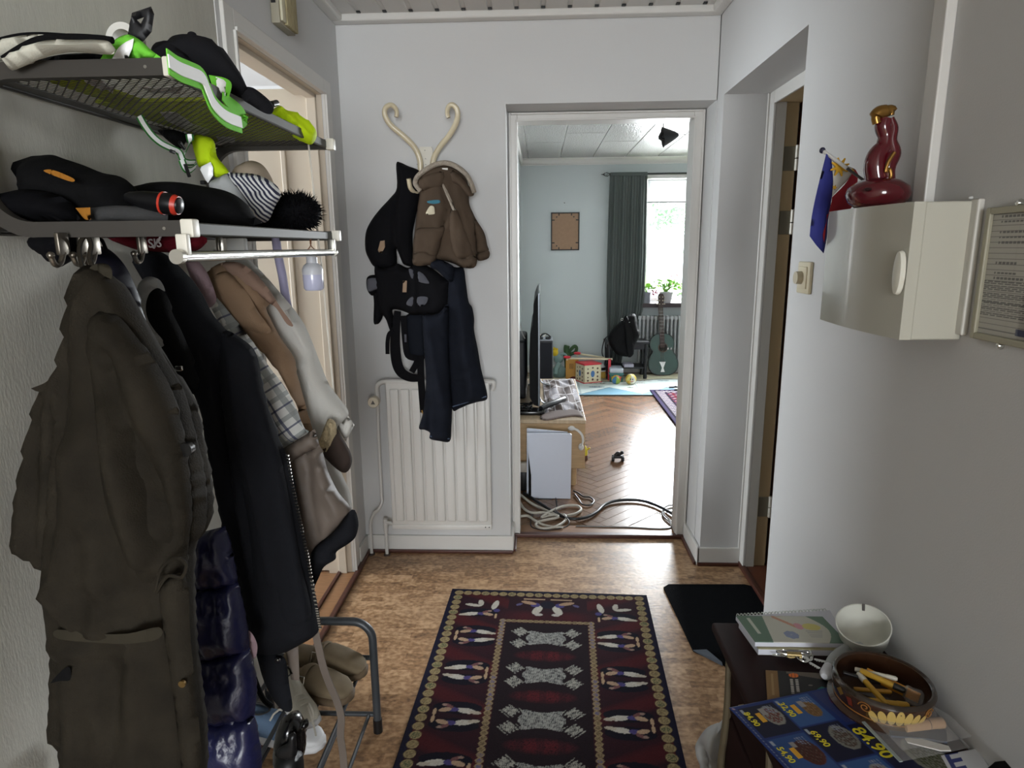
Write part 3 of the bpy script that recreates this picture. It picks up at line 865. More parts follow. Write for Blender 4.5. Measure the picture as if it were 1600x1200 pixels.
sl2 = puff('sleeve', OLIVE, [(195, 460), (240, 530), (280, 590), (308, 640), (317, 690), (330, 760), (332, 800), (320, 832), (298, 842), (265, 780), (235, 640), (205, 540)],
     P(0.985), FRONT, 0.04, 0.04, rim=0.04, nz=(0.020, 12, 7), seed=3, parent=c1, folds=[([(262, 640), (300, 720)], -0.012, 0.01), ([(225, 560), (290, 690), (310, 800)], 0.01, 0.012)])
bp = pxplane([(295, 700)], P(0.935), FRONT)[0]
MB().cyl(bp, bp + Vector((0, -0.012, 0)), 0.011, n=16).build('button', mat('black_button', (14, 14, 14), 0.25), sl2)
puff('sleeve', OLIVE, [(100, 560), (80, 590), (62, 622), (46, 670), (34, 740), (27, 820), (28, 858), (56, 878), (80, 896), (100, 860), (112, 720), (112, 610)],
     P(0.975), FRONT, 0.035, 0.03, rim=0.035, nz=(0.012, 10, 6), seed=4, parent=c1, folds=[([(80, 620), (66, 720), (70, 860)], -0.012, 0.01), ([(92, 640), (88, 860)], 0.008, 0.01)])
puff('epaulette', OLIVE, [(48, 607, 1), (70, 598), (92, 583), (88, 612), (60, 612)], P(0.95), FRONT, 0.006, rim=0.01, parent=c1)
puff('waist_band', OLIVE2, [(90, 984), (150, 990), (200, 990), (248, 980), (248, 998), (200, 1006), (150, 1004), (90, 998)], P(0.884), FRONT, 0.006, rim=0.01, parent=c1, nz=(0.003, 30, 30))
pk = puff('placket', OLIVE, [(250, 920), (290, 900), (298, 1000), (308, 1100), (322, 1250, 1), (288, 1250, 1), (272, 1100), (258, 1000)], P(0.893), FRONT, 0.012, rim=0.012, parent=c1, nz=(0.004, 20, 8))
sn = pxplane([(286, 1067)], P(0.878), FRONT)[0]
MB().cyl(sn, sn + Vector((0, -0.004, 0)), 0.0055, n=14).build('brass_snap', mat('aged_brass', (120, 96, 56), 0.4, metal=0.8), pk)
MB().tube(spline(pxplane([(129, 420), (124, 396), (126, 378), (135, 368), (142, 382), (140, 402), (146, 420)], P(0.97), FRONT), 5), 0.0035, 6).build('hanging_loop', OLIVE, c1)
puff('collar', OLIVE2, [(140, 420), (152, 412), (166, 412), (174, 420), (174, 436), (160, 432)], P(0.955), FRONT, 0.012, rim=0.012, parent=c1)
puff('side_tab', BLKD, [(78, 1068, 1), (92, 1052), (108, 1042), (110, 1062), (94, 1064)], P(0.90), FRONT, 0.006, rim=0.008, parent=c1)
# dark trousers behind the hem
t = thing('black_trousers', 'black trouser leg hanging below the olive jacket, lower left corner', 'trousers', (-0.8, 1.02, 0.4))
puff('leg', BLKD, [(116, 1120), (210, 1120), (220, 1270, 1), (122, 1270, 1)], P(1.06), FRONT, 0.03, rim=0.03, parent=t, nz=(0.008, 10, 5))

c2 = thing('navy_shirt_jacket', 'slim dark navy satin jacket on the second hook behind the olive jacket', 'jacket', (-0.72, 1.12, 1.2))
puff('body', NAVY2, [(149, 400), (156, 386), (166, 387), (185, 402), (203, 428), (218, 470), (229, 515), (234, 555), (228, 600), (190, 600), (165, 520), (150, 450)], P(1.11), FRONT, 0.035, 0.03, rim=0.035, nz=(0.01, 12, 5), seed=5, parent=c2,
     folds=[([(170, 400), (205, 480), (222, 560)], -0.012, 0.008), ([(160, 410), (190, 500)], 0.008, 0.01), ([(190, 420), (228, 550)], 0.006, 0.007)])
MB().tube(spline(pxplane([(152, 398), (151, 380), (158, 374), (166, 390)], P(1.1), FRONT), 4), 0.003, 6).build('hanging_loop', BLKD, c2)

c3 = thing('quilted_puffer', 'shiny navy quilted puffer coat hanging between olive and black jackets', 'coat', (-0.66, 1.2, 0.3))
YP = 1.2
prev = [(300, 842), (344, 818)]
secs = [((302, 835), (352, 822), (372, 912), (292, 922)), ((292, 922), (372, 910), (391, 1015), (300, 1032)), ((300, 1030), (389, 1013), (398, 1118), (312, 1132)), ((312, 1130), (397, 1116), (403, 1260), (320, 1262))]
for i, (a, b, c, d) in enumerate(secs):
    mx = (b[0] + 6, (b[1] + c[1]) / 2)
    puff('quilted_panel', NAVYN, [a + (1,), b + (1,), (b[0] + 12, b[1] * .5 + c[1] * .5), c + (1,), ((c[0] + d[0]) / 2, (c[1] + d[1]) / 2 + 4), d + (1,), (d[0] - 6, (a[1] + d[1]) / 2)], P(YP), FRONT, 0.042, 0.03, rim=0.04, nz=(0.016, 22, 9), seed=20 + i, parent=c3, res=0.009,
         folds=[([(a[0] + q, a[1] - 4), (a[0] + q + 6, a[1] + 26)], -0.012, 0.006) for q in (14, 30, 46, 62)] + [([(d[0] + q, d[1] - 4), (d[0] + q - 5, d[1] - 28)], -0.012, 0.006) for q in (12, 28, 46, 64)])
puff('inner_collar', PINK, [(384, 985), (394, 990), (402, 1008), (400, 1026), (395, 1028), (390, 1012)], P(1.22), FRONT, 0.008, rim=0.01, parent=c3, label='pink satin facing showing at the edge')

c4 = thing('baby_sling', 'black and pale grey padded sling strap hanging behind the navy jacket', 'sling', (-0.72, 1.22, 1.2))
puff('pad', BLKD, [(231, 462), (243, 450), (258, 456), (270, 490), (285, 520), (300, 560), (310, 610), (290, 610), (262, 560), (240, 525), (228, 490)], P(1.22), FRONT, 0.03, rim=0.03, parent=c4, nz=(0.006, 15, 8))
puff('edge_band', GREYC, [(214, 452), (222, 437), (234, 432), (250, 438), (258, 455), (246, 450), (234, 458), (228, 476), (230, 496), (240, 514), (255, 532), (256, 540), (246, 543), (236, 530), (228, 510), (219, 480)], P(1.19), FRONT, 0.014, rim=0.012, parent=c4)
MB().box(pxplane([(273, 572)], P(1.17), FRONT)[0], pxplane([(284, 580)], P(1.17), FRONT)[0] + Vector((0, 0.006, 0)), 0.001, 1).build('slider', CHROME, c4)

c5 = thing('black_long_jacket', 'long black cotton jacket with taupe lining and open zip, centre of the rack', 'jacket', (-0.68, 1.36, 0.6))
puff('body', BLKC, [(212, 412), (216, 398), (238, 392), (260, 398), (288, 424), (314, 456), (332, 490), (352, 514), (376, 530), (398, 548), (408, 592), (420, 640), (438, 690), (456, 735), (466, 790), (480, 860), (490, 920), (500, 980), (472, 1006), (430, 1022), (402, 1010), (386, 960), (372, 900), (355, 845), (341, 770), (326, 690), (318, 640), (300, 600), (284, 560), (268, 500), (250, 468), (228, 440)],
     P(1.36), FRONT, 0.05, 0.045, rim=0.05, nz=(0.022, 9, 4), seed=6, parent=c5,
     folds=[([(330, 540), (372, 548), (398, 552)], -0.008, 0.006), ([(360, 560), (372, 700), (420, 960)], -0.02, 0.012), ([(262, 420), (300, 480), (340, 560), (360, 640)], 0.014, 0.014), ([(390, 580), (410, 760), (470, 980)], 0.012, 0.018), ([(300, 560), (345, 700), (385, 880)], 0.010, 0.016), ([(240, 410), (300, 480), (330, 530)], -0.008, 0.010)])
puff('sleeve', BLKC, [(348, 518), (376, 528), (400, 552), (410, 600), (424, 660), (440, 720), (456, 800), (470, 880), (486, 950), (478, 975), (440, 990), (404, 996), (392, 950), (380, 880), (368, 800), (358, 720), (348, 640), (342, 570)], P(1.33), FRONT, 0.03, 0.03, rim=0.045, nz=(0.018, 10, 4), seed=7, parent=c5,
     folds=[([(362, 712), (380, 690), (408, 682)], -0.010, 0.006), ([(372, 560), (392, 700), (430, 900)], 0.016, 0.014), ([(420, 700), (450, 860), (470, 960)], -0.014, 0.010), ([(390, 760), (410, 980)], -0.012, 0.009), ([(400, 640), (420, 760)], -0.007, 0.008)])
lp = puff('lining_panel', TAUPE, [(440, 720), (476, 706), (500, 697), (512, 735), (528, 768), (550, 800), (524, 830), (486, 874), (470, 850), (454, 780)], P(1.45), FRONT, 0.018, 0.015, rim=0.02, nz=(0.012, 18, 9), seed=8, parent=c5, label='taupe satin lining turned outward',
     folds=[([(480, 720), (500, 850)], -0.012, 0.008), ([(500, 710), (530, 800)], 0.010, 0.012), ([(470, 730), (482, 850)], 0.008, 0.008)])
puff('lining_band', TAUPE, [(440, 702, 1), (470, 684), (492, 670, 1), (500, 698, 1), (478, 708), (446, 728, 1)], P(1.435), FRONT, 0.014, rim=0.012, parent=c5)
puff('hem', BLKC, [(486, 864), (520, 832), (550, 796), (560, 815), (556, 838), (544, 850), (526, 862), (524, 874), (506, 886), (497, 905), (489, 915)], P(1.43), FRONT, 0.02, rim=0.016, parent=c5)
zp = MB()
for (xa, ya), (xb, yb) in zip([(448, 712), (456, 760), (466, 805), (476, 850), (484, 895), (494, 950)], [(456, 760), (466, 805), (476, 850), (484, 895), (494, 950), (500, 985)]):
    for k in range(9):
        q = pxplane([(xa + (xb - xa) * k / 9 + 1, ya + (yb - ya) * k / 9)], P(1.335), FRONT)[0]
        zp.box(q - Vector((0.003, 0.002, 0.0016)), q + Vector((0.003, 0.002, 0.0016)))
zp.build('zip_teeth', CHROME, c5, False, kind='stuff')
tl = puff('buckle_strap', BLKC, [(400, 1008), (430, 1022), (446, 1030), (452, 1070), (457, 1106), (446, 1112), (430, 1098), (414, 1068), (405, 1040)], P(1.34), FRONT, 0.012, rim=0.014, parent=c5)
sn = pxplane([(434, 1031)], P(1.322), FRONT)[0]
MB().cyl(sn, sn + Vector((0, -0.004, 0)), 0.0065, n=16).cyl(sn + Vector((0, -0.004, 0)), sn + Vector((0, -0.006, 0)), 0.003, n=10).build('snap', CHROME, tl)
MB().tube(spline(pxplane([(386, 1030), (396, 1056), (410, 1090), (425, 1104)], P(1.36), FRONT), 5), 0.006, 8).build('strap_loop', BLKD, c5)
puff('lining_tail', TAUPE, [(446, 1018, 1), (466, 1010, 1), (468, 1064, 1), (455, 1062, 1)], P(1.37), FRONT, 0.005, rim=0.006, parent=c5)
sash = pxplane([(492, 984), (498, 1012), (505, 1042), (516, 1072), (525, 1092), (533, 1120), (532, 1150), (536, 1180), (540, 1240)], P(1.41), FRONT)
MB().ribbon(spline(sash, 5), (1, 0, 0.2), 0.017, 0.003).build('cloth_belt', TAUPE, c5)

c6 = thing('pink_top', 'pink cotton top mostly hidden behind the black jacket shoulder', 'top', (-0.7, 1.45, 1.3))
puff('body', PINK, [(290, 408), (306, 406), (320, 420), (330, 440), (338, 470), (320, 480), (300, 440)], P(1.46), FRONT, 0.02, rim=0.03, parent=c6, nz=(0.006, 20, 10))
c7 = thing('plaid_shirt', 'white and navy plaid shirt hanging between black jacket and camel coat', 'shirt', (-0.66, 1.5, 0.95))
puff('body', plaid(), [(318, 450), (336, 462), (360, 490), (392, 530), (420, 572), (446, 606), (464, 640), (474, 668), (482, 676), (454, 700), (430, 696), (405, 640), (385, 570), (345, 510)], P(1.49), FRONT, 0.035, rim=0.035, parent=c7, nz=(0.01, 14, 6), seed=9,
     folds=[([(400, 560), (440, 620), (470, 672)], -0.014, 0.008), ([(360, 500), (420, 590)], 0.008, 0.01)])
c8 = thing('camel_coat', 'light brown camel coat with open lapel on the far hook', 'coat', (-0.68, 1.58, 0.9))
puff('body', CAMEL, [(318, 440), (330, 420), (348, 410), (372, 411), (392, 424), (408, 442), (424, 470), (416, 482), (424, 502), (440, 530), (460, 560), (463, 580), (470, 605), (482, 650), (494, 692), (484, 694), (466, 640), (448, 600), (424, 566), (395, 532), (360, 490), (338, 466)], P(1.575), FRONT, 0.045, 0.035, rim=0.035, parent=c8, nz=(0.018, 12, 7), seed=10,
     folds=[([(385, 455), (402, 480), (424, 520)], -0.016, 0.008), ([(415, 530), (440, 552), (462, 562)], -0.012, 0.007), ([(330, 430), (360, 420), (380, 440)], -0.01, 0.008), ([(400, 520), (460, 600), (486, 680)], 0.010, 0.012)])
puff('lapel', CAMEL, [(332, 438), (352, 424), (372, 440), (388, 460), (404, 488), (424, 518), (400, 520), (372, 512), (350, 480)], P(1.525), FRONT, 0.016, rim=0.02, parent=c8, nz=(0.005, 14, 10))
puff('collar', CAMEL2, [(345, 412), (372, 410), (398, 426), (420, 452), (438, 480), (458, 508), (448, 506), (432, 482), (418, 472), (400, 458), (378, 450), (360, 432)], P(1.55), FRONT, 0.018, rim=0.018, parent=c8, nz=(0.005, 14, 10))
c9 = thing('white_sweatshirt', 'off-white sweatshirt hanging farthest right on the rack', 'sweatshirt', (-0.62, 1.68, 0.8))
puff('body', OFFW, [(352, 408), (385, 405), (412, 428), (440, 460), (466, 492), (482, 520), (500, 566), (514, 600), (530, 622), (545, 645), (534, 662), (526, 668), (516, 690), (532, 735), (546, 768), (549, 800), (525, 800), (492, 720), (470, 640), (440, 560), (412, 500), (398, 470)], P(1.68), FRONT, 0.04, 0.03, rim=0.04, parent=c9, nz=(0.018, 12, 5), seed=11,
     folds=[([(438, 470), (455, 508), (480, 560)], -0.012, 0.008), ([(455, 520), (475, 560), (490, 540)], -0.008, 0.007), ([(480, 560), (510, 650)], 0.008, 0.014), ([(360, 408), (420, 450), (462, 508)], -0.012, 0.006)])
puff('cuff', OFFW, [(526, 668, 1), (544, 650, 1), (554, 664, 1), (540, 690, 1)], P(1.655), FRONT, 0.012, rim=0.01, parent=c9)

# mitten on a cord, light bulb, padded strap, small things under the shelf
cord = pxplane([(482, 226), (486, 262), (491, 310), (497, 370), (504, 430), (509, 490), (516, 560), (521, 610), (524, 648)], (-0.56, 1.7, 1.2), (-0.1, -1, 0))
mt = thing('shearling_mitten', 'dark brown mitten with fleece cuff hanging on a white cord from the hat rack', 'mitten', cord[-1])
MB().tube(spline(cord, 5), 0.0023, 6).build('cord', mat('white_cord', (214, 208, 196), 0.8), mt)
puff('mitt', mat('dark_brown_suede', (52, 40, 34), 0.9, var=0.15), [(518, 662), (528, 672), (540, 692), (548, 708), (550, 722), (544, 736), (534, 738), (518, 726), (502, 708), (498, 700)], (-0.5, 1.585, 0.9), FRONT, 0.02, rim=0.025, parent=mt, res=0.008)
puff('cuff', mat('cream_shearling', (176, 160, 128), 0.95, var=0.15, vscale=60, bump=0.8, bscale=120), [(514, 654), (524, 660), (526, 676), (522, 694), (514, 706), (504, 710), (496, 704), (494, 698), (502, 680), (508, 664)], (-0.5, 1.575, 0.9), FRONT, 0.018, rim=0.014, parent=mt, res=0.006, nz=(0.006, 80, 80), folds=[([(512, 664), (514, 684), (508, 702)], -0.010, 0.006)])

bc = at(489, 432, Y=1.66)
bulb = thing('light_bulb', 'white plastic light bulb hung by a wire from the chrome rail', 'light bulb', bc)
MB().lathe([(0.0, -0.036), (0.020, -0.035), (0.0245, -0.030), (0.0255, -0.006), (0.0255, 0.006)], bc, 24).build('diffuser', mat('frosted_bulb', (188, 190, 214), 0.25, coat=0.4), bulb)
MB().lathe([(0.0262, 0.005), (0.0262, 0.018), (0.022, 0.027), (0.014, 0.034), (0.0135, 0.05), (0.0, 0.05)], bc, 24).build('socket_body', mat('white_bulb_body', (196, 198, 204), 0.4), bulb)
MB().tube(spline([bc + Vector(v) for v in ((-0.013, 0, 0.048), (-0.014, 0, 0.060), (0.0, 0, 0.078), (0.001, 0, 0.098), (0.0, 0, 0.078), (0.014, 0, 0.062), (0.013, 0, 0.048))], 4), 0.0013, 6).build('wire', mat('copper_wire', (150, 104, 80), 0.4, metal=0.7), bulb)
st = thing('padded_strap', 'lilac padded strap hanging behind the white sweatshirt', 'strap', at(440, 400, Y=1.76))
MB().tube(spline(pxplane([(428, 346), (434, 395), (441, 430), (446, 462), (454, 500)], (-0.7, 1.76, 1.4), N_), 5), 0.0115, 12).build('tube', mat('lilac_webbing', (152, 148, 176), 0.7), st)

puff_ = puff('hanging_mitten', FUR, [(52, 373), (60, 366), (82, 364), (112, 364), (120, 372), (117, 388), (110, 404), (98, 416), (88, 414), (74, 402), (62, 394), (54, 388)], P(1.03, 1.5), N_, 0.03, rim=0.025, nz=(0.008, 90, 90), res=0.006)
tag(puff_, 'black woolly mitten hanging under the lower shelf, far left', 'mitten')
rd = thing('red_bag', 'dark red cloth bag with white letters hung under the lower shelf', 'bag', (-0.7, 1.3, 1.45))
puff('body', RED, [(168, 366), (312, 368), (314, 388), (285, 395), (240, 393), (206, 388)], P(1.32, 1.5), N_, 0.02, rim=0.02, parent=rd, nz=(0.004, 20, 20))
q = pxplane([(232, 387)], P(1.29, 1.5), N_)[0]
text('SIS', 0.024, q, (1, 0, 0.05), (0, 0, 1), mat('white_print', (200, 190, 190), 0.8), rd)
MB().tube(spline(pxplane([(252, 366), (248, 376), (244, 380), (240, 388)], P(1.285, 1.5), N_), 3), 0.0022, 6).build('stroke', mat('white_print'), rd)
gk = MB().box(pxplane([(352, 372)], P(1.5, 1.5), N_)[0], pxplane([(383, 392)], P(1.5, 1.5), N_)[0] + Vector((0, 0.02, 0)), 0.004, 2).build('paper_box', mat('grey_card', (164, 164, 160), 0.7), None)
tag(gk, 'small grey card box held under the lower shelf beside the far hook', 'box')

# ------------------------------------------------------------------ things on the lower shelf
b1 = thing('black_holdall', 'soft black bag with orange patches at the left of the lower shelf', 'bag', (-0.78, 1.12, RZL))
puff('body', BLKD, [(33, 262), (42, 246), (62, 243), (82, 242), (100, 248), (130, 258), (160, 270), (188, 276), (206, 290), (214, 318), (216, 348), (60, 350), (42, 336), (36, 300)], P(1.15, 1.6), N_, 0.06, rim=0.05, parent=b1, nz=(0.014, 12, 12), seed=31,
     folds=[([(60, 245), (58, 300), (75, 340)], -0.012, 0.008), ([(80, 285), (140, 300), (200, 300)], 0.012, 0.012), ([(100, 262), (150, 290)], -0.008, 0.008), ([(45, 262), (150, 275)], 0.01, 0.01)])
puff('patch', ORANGE, [(68, 267), (80, 265), (100, 272), (116, 280), (112, 284), (88, 276)], P(1.07, 1.6), N_, 0.004, rim=0.006, parent=b1, label='orange strip patch', res=0.006)
puff('patch', ORANGE, [(118, 325, 1), (141, 324, 1), (142, 343, 1), (132, 342)], P(1.06, 1.6), N_, 0.004, rim=0.006, parent=b1, label='orange corner patch', res=0.006)
o = puff('woolly_hat', FUR, [(-8, 308), (12, 300), (34, 296), (66, 298), (98, 308), (116, 330), (120, 345), (40, 346), (8, 330)], P(1.07, 1.56), N_, 0.04, rim=0.03, nz=(0.012, 60, 60), res=0.008)
tag(o, 'black curly woollen hat lying at the far left end of the lower shelf', 'hat')
o = MB().tube(spline([at(143, 337, Y=1.09), at(180, 333, Y=1.09), at(220, 335, Y=1.1), at(262, 340, Y=1.12)], 4), [0.0125] * 12 + [0.0125], 14).build('rolled_scarf', DGREY)
tag(o, 'dark grey rolled cloth lying along the front of the lower shelf', 'scarf')
a, b = at(196, 308, Y=1.1), at(284, 322, Y=1.1)
d = (b - a)
ub = thing('umbrella', 'folded black umbrella with red-ringed handle on the lower shelf', 'umbrella', a)
MB().tube([a + d * t_ for t_ in (0, .08, .3, .55, .72, .9, .97, 1.0)], [0.006, 0.010, 0.0145, 0.0165, 0.018, 0.016, 0.013, 0.006], 20).build('folded_canopy', mat('black_umbrella', (16, 16, 18), 0.35, spec=0.3), ub)
MB().tube([a + d * 0.66, a + d * 0.70], 0.0190, 20).build('red_ring', mat('orange_red_plastic', (186, 52, 34), 0.4), ub)
MB().tube([a + d * 0.87, a + d * 0.95], [0.0172, 0.0150], 20).build('button', mat('orange_red_plastic'), ub)
o = puff('leather_pouch', BLKD, [(200, 300), (222, 288), (250, 284), (282, 285), (318, 291), (352, 298), (378, 312), (392, 334), (396, 352), (210, 350)], P(1.3, 1.58), N_, 0.06, rim=0.05, nz=(0.010, 12, 12), seed=33,
     folds=[([(262, 300), (300, 305), (308, 325), (300, 345)], -0.014, 0.008), ([(360, 305), (385, 340)], -0.008, 0.006)])
tag(o, 'slumped black leather bag in the middle of the lower shelf behind the umbrella', 'bag')
cp = thing('striped_sun_hat', 'navy and white striped cloth sun hat on the lower shelf', 'hat', (-0.7, 1.5, RZL))
puff('brim', stripe_mat('navy_white_stripes', (40, 42, 66), (206, 206, 204), 0.0045, (0, R(38), 0)), [(355, 272), (370, 270), (398, 272), (418, 280), (434, 292), (438, 306), (430, 322), (418, 346), (398, 346), (394, 330), (384, 312), (372, 296)], P(1.5, 1.6), N_, 0.03, rim=0.03, parent=cp, nz=(0.010, 16, 16), seed=34, res=0.008, folds=[([(366, 276), (400, 300), (434, 300)], -0.012, 0.008), ([(398, 330), (425, 322)], -0.008, 0.006)])
puff('crown', fab('pale_grey_lining', (186, 188, 188)), [(326, 288), (340, 278), (356, 271), (370, 284), (382, 306), (392, 330), (398, 350), (360, 345), (338, 310)], P(1.52, 1.6), N_, 0.03, rim=0.03, parent=cp, nz=(0.008, 14, 14))
o = puff('beige_hat', fab('beige_felt', (168, 152, 136)), [(360, 290), (364, 268), (376, 256), (392, 251), (408, 256), (420, 270), (428, 290), (424, 320), (380, 320)], P(1.66, 1.62), N_, 0.05, rim=0.05, res=0.01)
tag(o, 'beige felt hat standing behind the striped sun hat on the lower shelf', 'hat')
fc = at(458, 334, Y=1.62)
fh = thing('fur_hat', 'fluffy black fur hat at the right end of the lower shelf', 'hat', fc)
fb = MB().ball(fc + Vector((0.008, 0, 0.004)), 0.058, 20, (1.0, 0.9, 0.72))
fb.ball(fc + Vector((-0.055, 0, -0.022)), 0.045, 16, (1.3, 1, 0.5)); fb.build('lining_band', FUR, fh)
hair = MB(); rnd = random.Random(5)
for i in range(1500):
    u = rnd.uniform(-1, 1); th = rnd.uniform(0, 2 * math.pi); s = math.sqrt(1 - u * u)
    dv = Vector((s * math.cos(th), s * math.sin(th), u))
    if i % 4: base = fc + Vector((0.008 + dv.x * 0.056, dv.y * 0.05, 0.004 + dv.z * 0.041))
    else: base = fc + Vector((-0.055 + dv.x * 0.058, dv.y * 0.044, -0.022 + dv.z * 0.022))
    dv = (dv + Vector((rnd.gauss(0, .35), rnd.gauss(0, .35), rnd.gauss(0, .35)))).normalized()
    L_ = rnd.uniform(0.008, 0.021); o1 = dv.orthogonal().normalized() * 0.0016; o2 = dv.cross(o1)
    A = [hair.bm.verts.new(base + o1), hair.bm.verts.new(base - o1 * .5 + o2 * .86), hair.bm.verts.new(base - o1 * .5 - o2 * .86)]; T = hair.bm.verts.new(base + dv * L_)
    for k in range(3): hair.bm.faces.new((A[k], A[(k + 1) % 3], T))
hair.build('fur', FUR, fh, False, kind='stuff')

# ------------------------------------------------------------------ things on the upper shelf
cv_ = thing('canvas_tote', 'flattened pale grey canvas bag with black trim at the left of the upper shelf', 'bag', (-0.75, 1.1, RZU))
CANV = fab('stained_pale_canvas', (196, 194, 180), var=0.08)
puff('front_panel', CANV, [(8, 98), (14, 88), (40, 74), (66, 64), (96, 62), (124, 62), (150, 62), (172, 66), (178, 84), (150, 84), (110, 82), (76, 88), (44, 100), (20, 110)], P(0.992, 1.78), N_, 0.022, rim=0.022, parent=cv_, nz=(0.008, 24, 24), seed=41, res=0.008)
puff('back_panel', CANV, [(-12, 68), (10, 60), (38, 55), (66, 54), (92, 57), (70, 66), (36, 78), (6, 94), (-12, 94)], P(1.05, 1.8), N_, 0.02, rim=0.02, parent=cv_, nz=(0.006, 20, 20), res=0.008)
MB().tube(spline([at(6, 92, Y=0.995), at(36, 73, Y=0.995), at(64, 61, Y=0.995), at(100, 58, Y=1.0), at(140, 59, Y=1.0), at(176, 63, Y=1.0)], 5), 0.005, 8).build('black_trim', BLKD, cv_)
MB().tube(spline([at(-10, 64, Y=1.12), at(28, 55, Y=1.12), at(66, 53, Y=1.13), at(116, 56, Y=1.14)], 5), 0.003, 8).build('black_trim', BLKD, cv_)
puff('base_shade', BLKD, [(14, 108), (50, 96), (90, 86), (130, 83), (170, 86), (250, 90), (250, 100), (30, 112)], P(1.09, 1.77), N_, 0.02, rim=0.015, parent=cv_)  # black form painted in for the shade beneath the bag
o = puff('black_beanie', BLKD, [(112, 62), (130, 55), (152, 54), (172, 58), (180, 70), (170, 84), (120, 80)], P(1.16, 1.8), N_, 0.04, rim=0.03)
tag(o, 'flat black cloth cap lying behind the pale canvas bags on the upper shelf', 'cap')
bk = thing('triangle_plate', 'flat black pointed plate with a triangular hole standing on the upper shelf', 'plate', (-0.68, 1.14, RZU))
puff('plate', mat('matt_black_plastic', (24, 24, 27), 0.5), [(206, 20, 1), (236, 10, 1), (241, 22, 1), (237, 50, 1), (222, 67, 1), (199, 56, 1)], P(1.14, 1.8), N_, 0.006, rim=0.004, smooth=0, parent=bk, res=0.006, holes=[[(214, 31, 1), (225, 27, 1), (220, 37, 1)]])
tc_ = at(197, 66, Y=1.19)
o = MB().lathe([(0.018, -0.011), (0.029, -0.011), (0.029, 0.011), (0.018, 0.011), (0.018, -0.011)], tc_ + Vector((0, 0, 0.0)), 32, Matrix.Rotation(R(90), 4, 'X')).build('tape_roll', mat('white_tape', (216, 214, 206), 0.5))
tag(o, 'white tape roll standing behind the black plate on the upper shelf', 'tape')
sg = thing('hi_vis_belt', 'bright green belt with white reflective stripe folded over the upper shelf front', 'belt', (-0.62, 1.05, RZU))
puff('fold', HIGREEN, [(157, 92, 1), (168, 74), (182, 60), (200, 54), (218, 62), (236, 78), (252, 90, 1)], P(1.045, 1.79), N_, 0.012, rim=0.02, parent=sg, res=0.007)
puff('reflective_stripe', REFL, [(175, 92, 1), (184, 76), (196, 66), (209, 60, 1), (207, 74), (203, 84), (200, 92, 1)], P(1.032, 1.79), N_, 0.004, rim=0.008, parent=sg, res=0.005)
A_ = [(262, 96), (280, 108), (300, 116), (316, 124), (324, 142), (334, 164), (352, 182), (376, 192)]
pa = spline([at(x, y, X=-0.535) for x, y in A_], 5)
loop = MB().ribbon(pa, [(-0.05, 0.1, 1)] * len(pa), 0.036, 0.002); loop.build('hanging_loop', HIGREEN, sg)
MB().ribbon([p + Vector((0.003, -0.003, 0.0)) for p in pa], [(-0.05, 0.1, 1)] * len(pa), 0.019, 0.002).build('reflective_stripe', REFL, sg)
pb = spline([at(x, y, X=-0.55) for x, y in [(376, 192), (382, 184), (374, 172), (356, 158), (348, 148)]], 5)
MB().ribbon(pb, [(-0.05, 0.1, 1)] * len(pb), 0.022, 0.002).build('hanging_loop', HIGREEN, sg)
puff('end_tab', HIGREEN, [(326, 117, 1), (352, 122), (362, 132), (358, 152, 1), (334, 142, 1)], (-0.545, 1.2, 1.75), (0.7, -0.7, 0), 0.004, rim=0.006, parent=sg, res=0.006)
puff('reflective_stripe', REFL, [(337, 120, 1), (354, 126, 1), (352, 150, 1), (338, 140, 1)], (-0.54, 1.2, 1.75), (0.7, -0.7, 0), 0.005, rim=0.006, parent=sg, res=0.006)
cap = thing('baseball_cap', 'black baseball cap lying on the upper shelf front edge', 'cap', (-0.62, 1.25, RZU))
CN = (0.6, -0.8, 0.1)
CB = fab('faded_black_twill', (27, 27, 30))
puff('crown', CB, [(236, 78), (244, 66), (258, 66), (270, 56), (292, 53), (318, 58), (342, 74), (360, 94), (374, 112), (384, 132), (390, 150), (370, 156), (330, 138), (290, 118), (262, 108), (244, 96)], (-0.63, 1.25, 1.82), CN, 0.06, rim=0.06, parent=cap, nz=(0.006, 14, 14), seed=44)
puff('peak', CB, [(378, 138), (392, 136), (406, 144), (422, 158), (428, 168), (424, 178), (412, 176), (392, 164), (378, 154)], (-0.60, 1.25, 1.82), CN, 0.012, rim=0.014, parent=cap)
bt = pxplane([(300, 54)], (-0.64, 1.25, 1.84), CN)[0]
MB().ball(bt, 0.008, 12, (1, 1, .6)).build('top_button', CB, cap)
puff('back_strap', CB, [(238, 80), (262, 68), (284, 80), (298, 94), (292, 116), (262, 110), (244, 98)], (-0.595, 1.22, 1.82), CN, 0.014, rim=0.012, parent=cap)
ny = puff('neon_cloth', NEON, [(422, 180), (428, 170), (438, 165), (448, 172), (462, 176), (480, 188), (493, 202), (494, 216), (486, 226), (474, 222), (462, 216), (448, 204), (438, 194), (428, 190)], (-0.56, 1.62, 1.8), (0.5, -0.85, 0.15), 0.028, rim=0.024, nz=(0.012, 26, 26), seed=45, res=0.008, folds=[([(436, 176), (456, 196), (476, 220)], 0.014, 0.008), ([(430, 186), (444, 190), (448, 180)], -0.012, 0.005)])
tag(ny, 'crumpled neon yellow cloth at the far end of the upper shelf', 'cloth')
bkn = MB().cyl(at(424, 163, X=-0.6), at(432, 161, X=-0.6), 0.007, n=12).build('black_clip', BLACK)
tag(bkn, 'small dark clip lying between cap peak and neon cloth on the upper shelf', 'clip')
